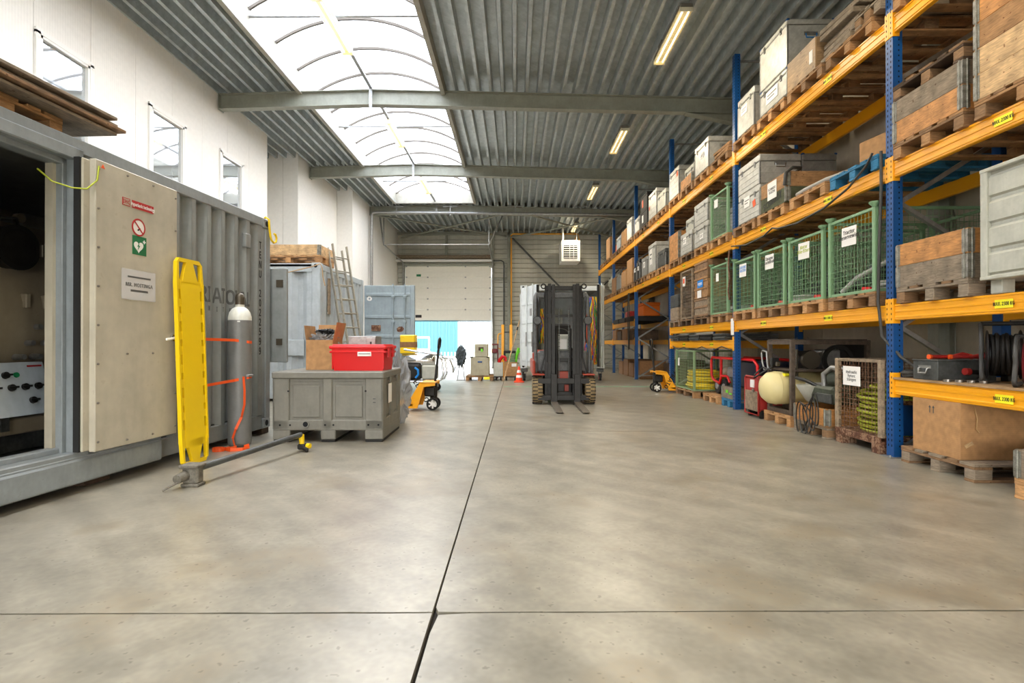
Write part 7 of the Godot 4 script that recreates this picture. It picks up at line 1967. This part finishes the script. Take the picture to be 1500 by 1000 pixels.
	for i in 7:
		part(K, "guard_bar", mk().bb(Vector3(-0.46, 2.025, -0.80 - i * 0.14), Vector3(0.46, 2.05, -0.76 - i * 0.14), 0.004), bm)
	part(K, "guard_front", mk().bb(Vector3(-0.47, 1.93, -0.70), Vector3(0.47, 2.03, -0.64), 0.01), M.dash_grey)
	# mast: outer and two inner channels on each side
	for s in [-1.0, 1.0]:
		for e in [[0.305, 0.05, 2.12, -0.26], [0.25, 0.09, 2.15, -0.20], [0.185, 0.13, 2.13, -0.15]]:
			var ch := mk()
			var x: float = s * e[0]
			ch.bb(Vector3(x - 0.022, e[1], e[3] - 0.09), Vector3(x + 0.022, e[2], e[3] + 0.0), 0.005)
			ch.bb(Vector3(x - 0.03, e[1], e[3] - 0.006), Vector3(x + 0.03, e[2], e[3] + 0.006), 0.003)
			part(K, "mast_channel", ch, bm)
		part(K, "lift_cylinder", mk().cyl(Vector3(s * 0.12, 0.2, -0.24), Vector3(s * 0.12, 1.35, -0.24), 0.026, 0.026, 14), bm)
		var chain := mk()
		for k in 40:
			chain.box(Vector3(s * 0.085, 0.4 + k * 0.033, -0.15), Vector3(0.026 if k % 2 else 0.018, 0.028, 0.014), 0.003)
		part(K, "lift_chain", chain, M.dark_steel)
		part(K, "hose", mk().tube([Vector3(s * 0.38, 0.45, -0.2), Vector3(s * 0.40, 0.6, -0.2), Vector3(s * 0.34, 0.85, -0.22), Vector3(s * 0.34, 2.0, -0.24)], 0.014, 6), M.black)
		part(K, "mast_eye", mk().tube(eye_ring(Vector3(s * 0.36, 2.10, -0.18), 0.04), 0.012, 8), bm)
	for e in [[2.03, 2.11, -0.22], [1.55, 1.6, -0.2], [0.75, 0.82, -0.24], [0.13, 0.22, -0.28]]:
		part(K, "mast_crossbar", mk().bb(Vector3(-0.30, e[0], e[2] - 0.03), Vector3(0.30, e[1], e[2] + 0.01), 0.006), bm)
	part(K, "red_valve", mk().bb(Vector3(-0.12, 0.42, -0.32), Vector3(0.13, 0.58, -0.26), 0.01), M.forklift_orange)
	part(K, "red_valve", mk().bb(Vector3(0.02, 0.22, -0.32), Vector3(0.13, 0.34, -0.27), 0.01), M.forklift_orange)
	# carriage and forks
	for e in [[0.37, 0.465], [0.08, 0.17]]:
		part(K, "carriage_plate", mk().bb(Vector3(-0.46, e[0], -0.13), Vector3(0.44, e[1], -0.085), 0.006), bm)
	for x in [-0.44, 0.40]:
		part(K, "carriage_side", mk().bb(Vector3(x - 0.015, 0.1, -0.13), Vector3(x + 0.04, 0.45, -0.09), 0.005), bm)
	for x in [-0.18, 0.23]:
		var fk := part(K, "fork", mk().bb(Vector3(x - 0.055, 0.02, -0.085), Vector3(x + 0.055, 0.54, -0.04), 0.006), bm)
		var blade := mk()
		blade.prism(PackedVector2Array([Vector2(-0.04, 0.02), Vector2(-0.04, 0.06), Vector2(0.7, 0.045), Vector2(1.14, 0.03), Vector2(1.16, 0.022), Vector2(1.14, 0.015)]), 0.11, Transform3D(Basis(Vector3(0, 0, 1), Vector3(0, 1, 0), Vector3(-1, 0, 0)), Vector3(x + 0.055, 0, 0)))
		part(fk, "blade", blade, M.worn_steel)

func eye_ring(c: Vector3, r: float) -> Array:
	var p := []
	for i in 17: p.append(c + Vector3(r * cos(TAU * i / 16.0 - 1.57), r * sin(TAU * i / 16.0 - 1.57), 0))
	return p

func rope_bundle(label: String, at: Vector3, w: float, h: float, d: float, cnt: int, sd: int) -> void:
	var B := thing("rope_bundle", label, "ropes", at, 0.0, "coloured ropes in the white container")
	var q := RandomNumberGenerator.new()
	q.seed = sd
	var cols := [M.hose_yellow, M.orange, M.rope_blue, M.hose_yellow, M.rope_green, M.orange, M.hose_yellow]
	for c in 7:
		var mb := mk()
		for i in cnt / 7:
			var x := q.randf_range(-w / 2, w / 2)
			var z := q.randf_range(-d / 2, d / 2)
			var len := h * q.randf_range(0.8, 1.0)
			var ph := q.randf_range(0, TAU)
			var top := Vector3(x * 0.35, 0, z * 0.3)
			var pts := []
			for k in 11:
				var t := k / 10.0
				pts.append(top.lerp(Vector3(x, 0, z), minf(1.0, t * 1.6)) + Vector3(0.04 * sin(ph + t * 8.0), -len * t, 0.03 * cos(ph * 2.0 + t * 7.0)))
			mb.tube(pts, 0.010, 5)
		part(B, "rope_strand", mb, cols[c])

func build_white_container() -> void:
	var C := thing("white_container", "white open container on castors behind the forklift", "container", Vector3(0.16, 0, -15.8))
	var w := 2.42
	var l := 2.9
	var y0 := 0.36
	var y1 := 2.77
	var m: Material = M.cont_white
	for x in [0.0, w - 0.14]:
		for z in [-0.14, -l]:
			part(C, "corner_post", mk().bb(Vector3(x, y0 + 0.1, z), Vector3(x + 0.14, y1 - 0.1, z + 0.14), 0.01), m)
			for y in [y0 + 0.06, y1 - 0.06]:
				var cb := mk()
				casting(cb, Vector3(x + 0.07, y, z + 0.075))
				var cc := part(C, "corner_casting", cb, m)
				part(cc, "casting_hole", mk().cyl(Vector3(x + 0.07, y, z + 0.159), Vector3(x + 0.07, y, z + 0.163), 0.035, 0.035, 12), M.hole)
	part(C, "header", mk().bb(Vector3(0.14, y1 - 0.15, -0.12), Vector3(w - 0.14, y1 - 0.02, -0.03), 0.008), m)
	part(C, "sill", mk().bb(Vector3(0.14, y0, -0.12), Vector3(w - 0.14, y0 + 0.14, -0.03), 0.008), m)
	part(C, "roof", mk().bb(Vector3(0.03, y1 - 0.06, -l), Vector3(w - 0.03, y1 - 0.02, -0.1)), m)
	part(C, "floor_boards", mk().bb(Vector3(0.03, y0 + 0.05, -l), Vector3(w - 0.03, y0 + 0.15, -0.1)), M.wood_dark0)
	part(C, "left_side", mk().sheet(corr(-l, 0.0, 0.24, 0.04), y0 + 0.1, y1 - 0.05, 0.003, Transform3D(Basis(Vector3(0, 0, 1), Vector3(-1, 0, 0), Vector3(0, 1, 0)), Vector3(0.02, 0, 0))), m)
	part(C, "right_side", mk().sheet(corr(-l, 0.0, 0.24, 0.04), y0 + 0.1, y1 - 0.05, 0.003, Transform3D(UPSHEET, Vector3(w - 0.02, 0, 0))), m)
	part(C, "back_end", mk().bb(Vector3(0.03, y0 + 0.1, -l), Vector3(w - 0.03, y1 - 0.05, -l + 0.03)), m)
	# doors
	for e in [[0.04, -70.0, 1.0], [w - 0.04, 75.0, -1.0]]:
		var hinge := Transform3D(Basis(Vector3(0, 1, 0), deg_to_rad(e[1])), Vector3(e[0], 0, 0.02))
		var s: float = e[2]
		var d := part(C, "door", mk().bb(Vector3(0, y0 + 0.08, -0.03), Vector3(s * 1.16, y1 - 0.08, 0.02), 0.008).move(hinge), m)
		for y in [0.62, 1.15, 1.68, 2.2]:
			part(d, "door_rib", mk().bb(Vector3(s * 0.05, y - 0.04, 0.02), Vector3(s * 1.1, y + 0.04, 0.04), 0.012).move(hinge), m)
		for x in [0.5, 0.95]:
			part(d, "lock_rod", mk().cyl(Vector3(s * x, y0 + 0.05, 0.06), Vector3(s * x, y1 - 0.05, 0.06), 0.02, 0.02, 8).move(hinge), m)
			part(d, "rod_handle", mk().bb(Vector3(s * x - 0.02, 1.0, 0.06), Vector3(s * x + 0.02, 1.4, 0.09)).move(hinge), M.galv)
		part(d, "seal", mk().bb(Vector3(s * 1.15, y0 + 0.1, -0.04), Vector3(s * 1.18, y1 - 0.1, 0.03)).move(hinge), M.rubber)
		part(d, "data_plate", mk().bb(Vector3(s * 0.7, 1.85, 0.02), Vector3(s * 0.85, 2.05, 0.045)).move(hinge), M.galv)
	for p in [[0.1, -0.05], [w - 0.12, -0.05], [0.1, -l + 0.1], [w - 0.12, -l + 0.1]]:
		var wv := part(C, "castor", mk().cyl(Vector3(p[0] - 0.03, 0.10, p[1]), Vector3(p[0] + 0.03, 0.10, p[1]), 0.10, 0.10, 20), M.orange)
		part(wv, "tyre", mk().lathe([Vector2(0.08, -0.035), Vector2(0.105, -0.035), Vector2(0.105, 0.035), Vector2(0.08, 0.035)], 20, Transform3D(Basis(Vector3(0, 1, 0), Vector3(1, 0, 0), Vector3(0, 0, -1)), Vector3(p[0], 0.105, p[1]))), M.rubber)
		part(wv, "castor_bracket", mk().bb(Vector3(p[0] - 0.1, 0.26, p[1] - 0.09), Vector3(p[0] + 0.1, 0.36, p[1] + 0.09), 0.01).bb(Vector3(p[0] - 0.055, 0.09, p[1] - 0.03), Vector3(p[0] - 0.04, 0.28, p[1] + 0.03)).bb(Vector3(p[0] + 0.04, 0.09, p[1] - 0.03), Vector3(p[0] + 0.055, 0.28, p[1] + 0.03)), M.dark_steel)
	rope_bundle("thick bundle of coloured ropes hanging at the white container's right side", Vector3(2.22, 2.42, -15.62), 0.44, 1.95, 0.2, 112, 5)
	rope_bundle("thin bundle of coloured ropes hanging at the white container's left side", Vector3(0.73, 2.1, -15.9), 0.26, 1.05, 0.15, 42, 6)
	var cab := thing("steel_cabinet", "pale steel cabinet inside the white container", "cabinet", Vector3(1.2, y0 + 0.15, -17.9))
	part(cab, "body", mk().bb(Vector3(-0.35, 0, -0.4), Vector3(0.35, 1.7, 0.0), 0.01), M.grey_box)
	for x in [-0.17, 0.17]:
		var dd := part(cab, "door", mk().bb(Vector3(x - 0.165, 0.02, 0.0), Vector3(x + 0.165, 1.68, 0.015), 0.005), M.grey_box)
		part(dd, "handle", mk().bb(Vector3(x * 0.25 - 0.01, 0.8, 0.015), Vector3(x * 0.25 + 0.01, 0.95, 0.03)), M.black)

func build_gate_things() -> void:
	pallet(Vector3(-1.04, 0, -15.75), 0.0, "pallet by the gate carrying two beige cabinets", "wood_mid", "", 0.8, 1.0)
	var c1 := thing("beige_cabinet", "lower, larger beige metal cabinet on the pallet by the gate", "cabinet", Vector3(-1.04, 0.144, -15.85), 0.0, "beige cabinets by the gate")
	part(c1, "body", mk().bb(Vector3(-0.27, 0, -0.6), Vector3(0.27, 0.54, 0), 0.01), M.beige)
	part(c1, "latch", mk().bb(Vector3(-0.06, 0.38, 0.0), Vector3(0.07, 0.42, 0.02), 0.004), M.blue)
	part(c1, "corner_cap", mk().bb(Vector3(-0.28, 0.52, -0.05), Vector3(-0.2, 0.55, 0.01)).bb(Vector3(0.2, 0.52, -0.05), Vector3(0.28, 0.55, 0.01)), M.black_soft)
	var c2 := thing("beige_cabinet", "upper, smaller beige cabinet with green paper in its opening", "cabinet", Vector3(-1.0, 0.694, -15.88), 0.0, "beige cabinets by the gate")
	part(c2, "body", mk().bb(Vector3(-0.19, 0, -0.5), Vector3(0.19, 0.37, 0), 0.01), M.beige)
	part(c2, "opening", mk().bb(Vector3(-0.08, 0.18, 0.0), Vector3(0.07, 0.28, 0.004)), M.wood_dark0)
	part(c2, "green_paper", mk().box(Vector3(0.02, 0.19, 0.01), Vector3(0.06, 0.09, 0.004), 0.0, Basis(Vector3(0, 0, 1), 0.2)), M.lime)
	var bg := thing("dark_bag", "dark grey bag on a thin stand beside the beige cabinets", "bag", Vector3(-1.6, 0, -15.95))
	part(bg, "bag", blob(Vector3(0, 0.70, 0), Vector3(0.13, 0.27, 0.14), 0.6, 91), M.bag_grey)
	for x in [-0.06, 0.07]: part(bg, "stand_leg", mk().cyl(Vector3(x * 1.6, 0, 0.03), Vector3(x * 0.6, 0.6, 0), 0.012, 0.012, 8), M.galv)
	part(bg, "stand_foot", mk().bb(Vector3(-0.13, 0, 0.0), Vector3(0.14, 0.02, 0.05), 0.004), M.galv)
	solo("yellow_packet", "yellow packet pushed into the pallet under the cabinets", "packet", mk().box(Vector3(0, 0.05, 0), Vector3(0.17, 0.075, 0.2), 0.01), M.sticker, Vector3(-0.83, 0.0225, -15.78))
	# dollies with boxes
	for i in 2:
		var x: float = [-0.50, -0.14][i]
		var w: float = [0.26, 0.38][i]
		var dl := thing("black_dolly", ["narrow black dolly under the white box by the gate", "wide black dolly under the brown box by the gate"][i], "dolly", Vector3(x, 0, -15.9))
		part(dl, "deck", mk().bb(Vector3(-w / 2, 0.09, -0.4), Vector3(w / 2, 0.125, 0), 0.006), M.black)
		for sx in [-1.0, 1.0]:
			for z in [-0.05, -0.35]:
				part(dl, "wheel", mk().cyl(Vector3(sx * (w / 2 - 0.06) - 0.02, 0.045, z), Vector3(sx * (w / 2 - 0.06) + 0.02, 0.045, z), 0.045, 0.045, 12), M.rubber)
	var wbx := thing("white_carton", "white cardboard box on the narrow dolly by the gate", "cardboard box", Vector3(-0.50, 0.125, -15.9))
	carton(wbx, 0.27, 0.38, 0.40, true, M.grey_box)
	var bbx := thing("brown_carton", "brown cardboard box with label on the wide dolly by the gate", "cardboard box", Vector3(-0.14, 0.125, -15.9))
	carton(bbx, 0.40, 0.38, 0.41, true)
	part(bbx, "label", mk().bb(Vector3(0.03, 0.28, 0), Vector3(0.17, 0.37, 0.003)), M.paper)
	solo("red_hose", "red hose end curving out of the white box by the gate", "hose", mk().tube([Vector3(-0.5, 0.4, -16.05), Vector3(-0.46, 0.6, -16.03), Vector3(-0.38, 0.70, -16.0), Vector3(-0.3, 0.68, -15.98), Vector3(-0.27, 0.56, -15.98)], 0.05, 10), M.red_bright)
	solo("lime_glove", "lime green glove standing above the brown box", "glove", mk().tube([Vector3(0.0, 0.45, -16.05), Vector3(0.03, 0.68, -16.05), Vector3(0.07, 0.86, -16.04), Vector3(0.10, 0.95, -16.04)], 0.04, 8).tube([Vector3(0.04, 0.7, -16.05), Vector3(0.1, 0.82, -16.03), Vector3(0.13, 0.86, -16.03)], 0.02, 6), M.lime)
	solo("slatted_crate", "small green slatted crate on the brown box by the gate", "crate", slat_stack(0.28, 0.3, 0.26, 5), M.green_pale, Vector3(-0.15, 0.535, -15.95))
	# yellow stacker
	var sk := thing("yellow_stacker", "yellow stacker with two upright columns behind the boxes", "stacker", Vector3(-0.27, 0, -17.2))
	for x in [-0.13, 0.13]:
		part(sk, "column", mk().bb(Vector3(x - 0.045, 0.05, -0.06), Vector3(x + 0.045, 1.68, 0.04), 0.008), M.yellow)
		part(sk, "leg", mk().bb(Vector3(x - 0.04, 0.02, -0.8), Vector3(x + 0.04, 0.1, 0.1), 0.008), M.yellow)
	part(sk, "handle", mk().tube([Vector3(-0.17, 1.4, 0.04), Vector3(-0.26, 1.38, 0.12), Vector3(-0.28, 1.3, 0.14), Vector3(-0.28, 0.95, 0.14), Vector3(-0.2, 0.9, 0.06)], 0.018, 8), M.yellow)
	part(sk, "motor_box", mk().bb(Vector3(-0.1, 0.55, -0.02), Vector3(0.28, 0.86, 0.2), 0.02), M.black_metal)
	part(sk, "crossbar", mk().bb(Vector3(-0.17, 1.42, -0.03), Vector3(0.17, 1.46, 0.02)), M.black)
	var br := thing("broom", "wooden broom handle leaning in front of the boxes by the gate", "broom", Vector3.ZERO)
	part(br, "handle", mk().cyl(Vector3(-0.33, 0.03, -15.55), Vector3(0.12, 1.75, -15.72), 0.018, 0.018, 10), M.wood_pale1)
	part(br, "grip_band", mk().cyl(Vector3(0.045, 1.462, -15.691), Vector3(0.07, 1.56, -15.70), 0.02, 0.02, 10), M.black)
	var cn := thing("traffic_cone", "orange traffic cone with two white bands before the boxes", "cone", Vector3(0.1, 0, -15.2))
	part(cn, "base", mk().box(Vector3(0, 0.015, 0), Vector3(0.28, 0.03, 0.28), 0.008), M.cone_orange)
	part(cn, "cone", mk().lathe([Vector2(0.105, 0.03), Vector2(0.025, 0.43), Vector2(0.018, 0.44), Vector2(0, 0.44)], 24), M.cone_orange)
	for e in [[0.13, 0.20], [0.27, 0.34]]:
		part(cn, "white_band", mk().cyl(Vector3(0, e[0], 0), Vector3(0, e[1], 0), 0.107 - e[0] * 0.2 + 0.005, 0.107 - e[1] * 0.2 + 0.005, 24, false), M.paper)
	solo("parked_tool", "dark red tool cluster standing by the gate post", "tool", mk().cyl(Vector3(0, 0, 0), Vector3(0.0, 1.05, 0), 0.02, 0.02, 8).box(Vector3(-0.08, 1.05, 0), Vector3(0.2, 0.05, 0.06), 0.01).box(Vector3(-0.1, 0.85, 0), Vector3(0.16, 0.14, 0.1), 0.02), M.maroon, Vector3(-0.55, 0, -16.9))
	# unit heater hung at the gable
	var H := thing("unit_heater", "white unit heater with louvres hung high on the gable wall", "heater", Vector3(2.25, 4.42, -22.1))
	part(H, "casing", mk().bb(Vector3(-0.39, 0, -1.1), Vector3(0.39, 0.86, 0), 0.02), M.white)
	part(H, "grille_frame", mk().bb(Vector3(-0.29, 0.12, 0.0), Vector3(0.27, 0.66, 0.012), 0.004), M.black)
	for i in 6:
		part(H, "louvre", mk().box(Vector3(-0.01, 0.17 + i * 0.088, 0.02), Vector3(0.54, 0.012, 0.06), 0.0, Basis(Vector3(1, 0, 0), 0.5)), M.white)
	part(H, "grille_bar", mk().bb(Vector3(-0.05, 0.12, 0.03), Vector3(-0.035, 0.66, 0.045)).bb(Vector3(0.11, 0.12, 0.03), Vector3(0.125, 0.66, 0.045)), M.white)
	for x in [-0.3, 0.3]:
		part(H, "hanger", mk().cyl(Vector3(x, 0.86, -0.5), Vector3(x, 1.45, -0.5), 0.015, 0.015, 8), M.galv)
	part(H, "flue", mk().cyl(Vector3(-0.3, 0.86, -0.2), Vector3(-0.3, 1.45, -0.2), 0.04, 0.04, 10), M.white)
	part(H, "gas_line", mk().tube([Vector3(0.3, 0.86, -0.9), Vector3(0.3, 1.1, -1.1), Vector3(0.45, 1.42, -1.6)], 0.02, 6), M.yellow)
	# outside rails and a yellow block beyond the gate
	var rl := thing("white_railing", "white tube railing outside the gate", "railing", Vector3(-5.6, 0, -30.5))
	for x in [0.0, 0.75]: part(rl, "post", mk().bb(Vector3(x - 0.04, 0, -0.04), Vector3(x + 0.04, 1.45, 0.04), 0.01), M.white)
	for y in [0.75, 1.42]: part(rl, "bar", mk().bb(Vector3(-0.04, y - 0.04, -0.04), Vector3(0.79, y + 0.04, 0.04), 0.01), M.white)
	var ms := thing("sandstone_wall", "low pale yellow wall outside the gate beside its post", "wall", Vector3(-2.4, 0, -36.0))
	part(ms, "wall", mk().prism(PackedVector2Array([Vector2(0, 0), Vector2(1.6, 0), Vector2(1.6, 2.0), Vector2(1.1, 2.0)]), 0.3), M.cream)
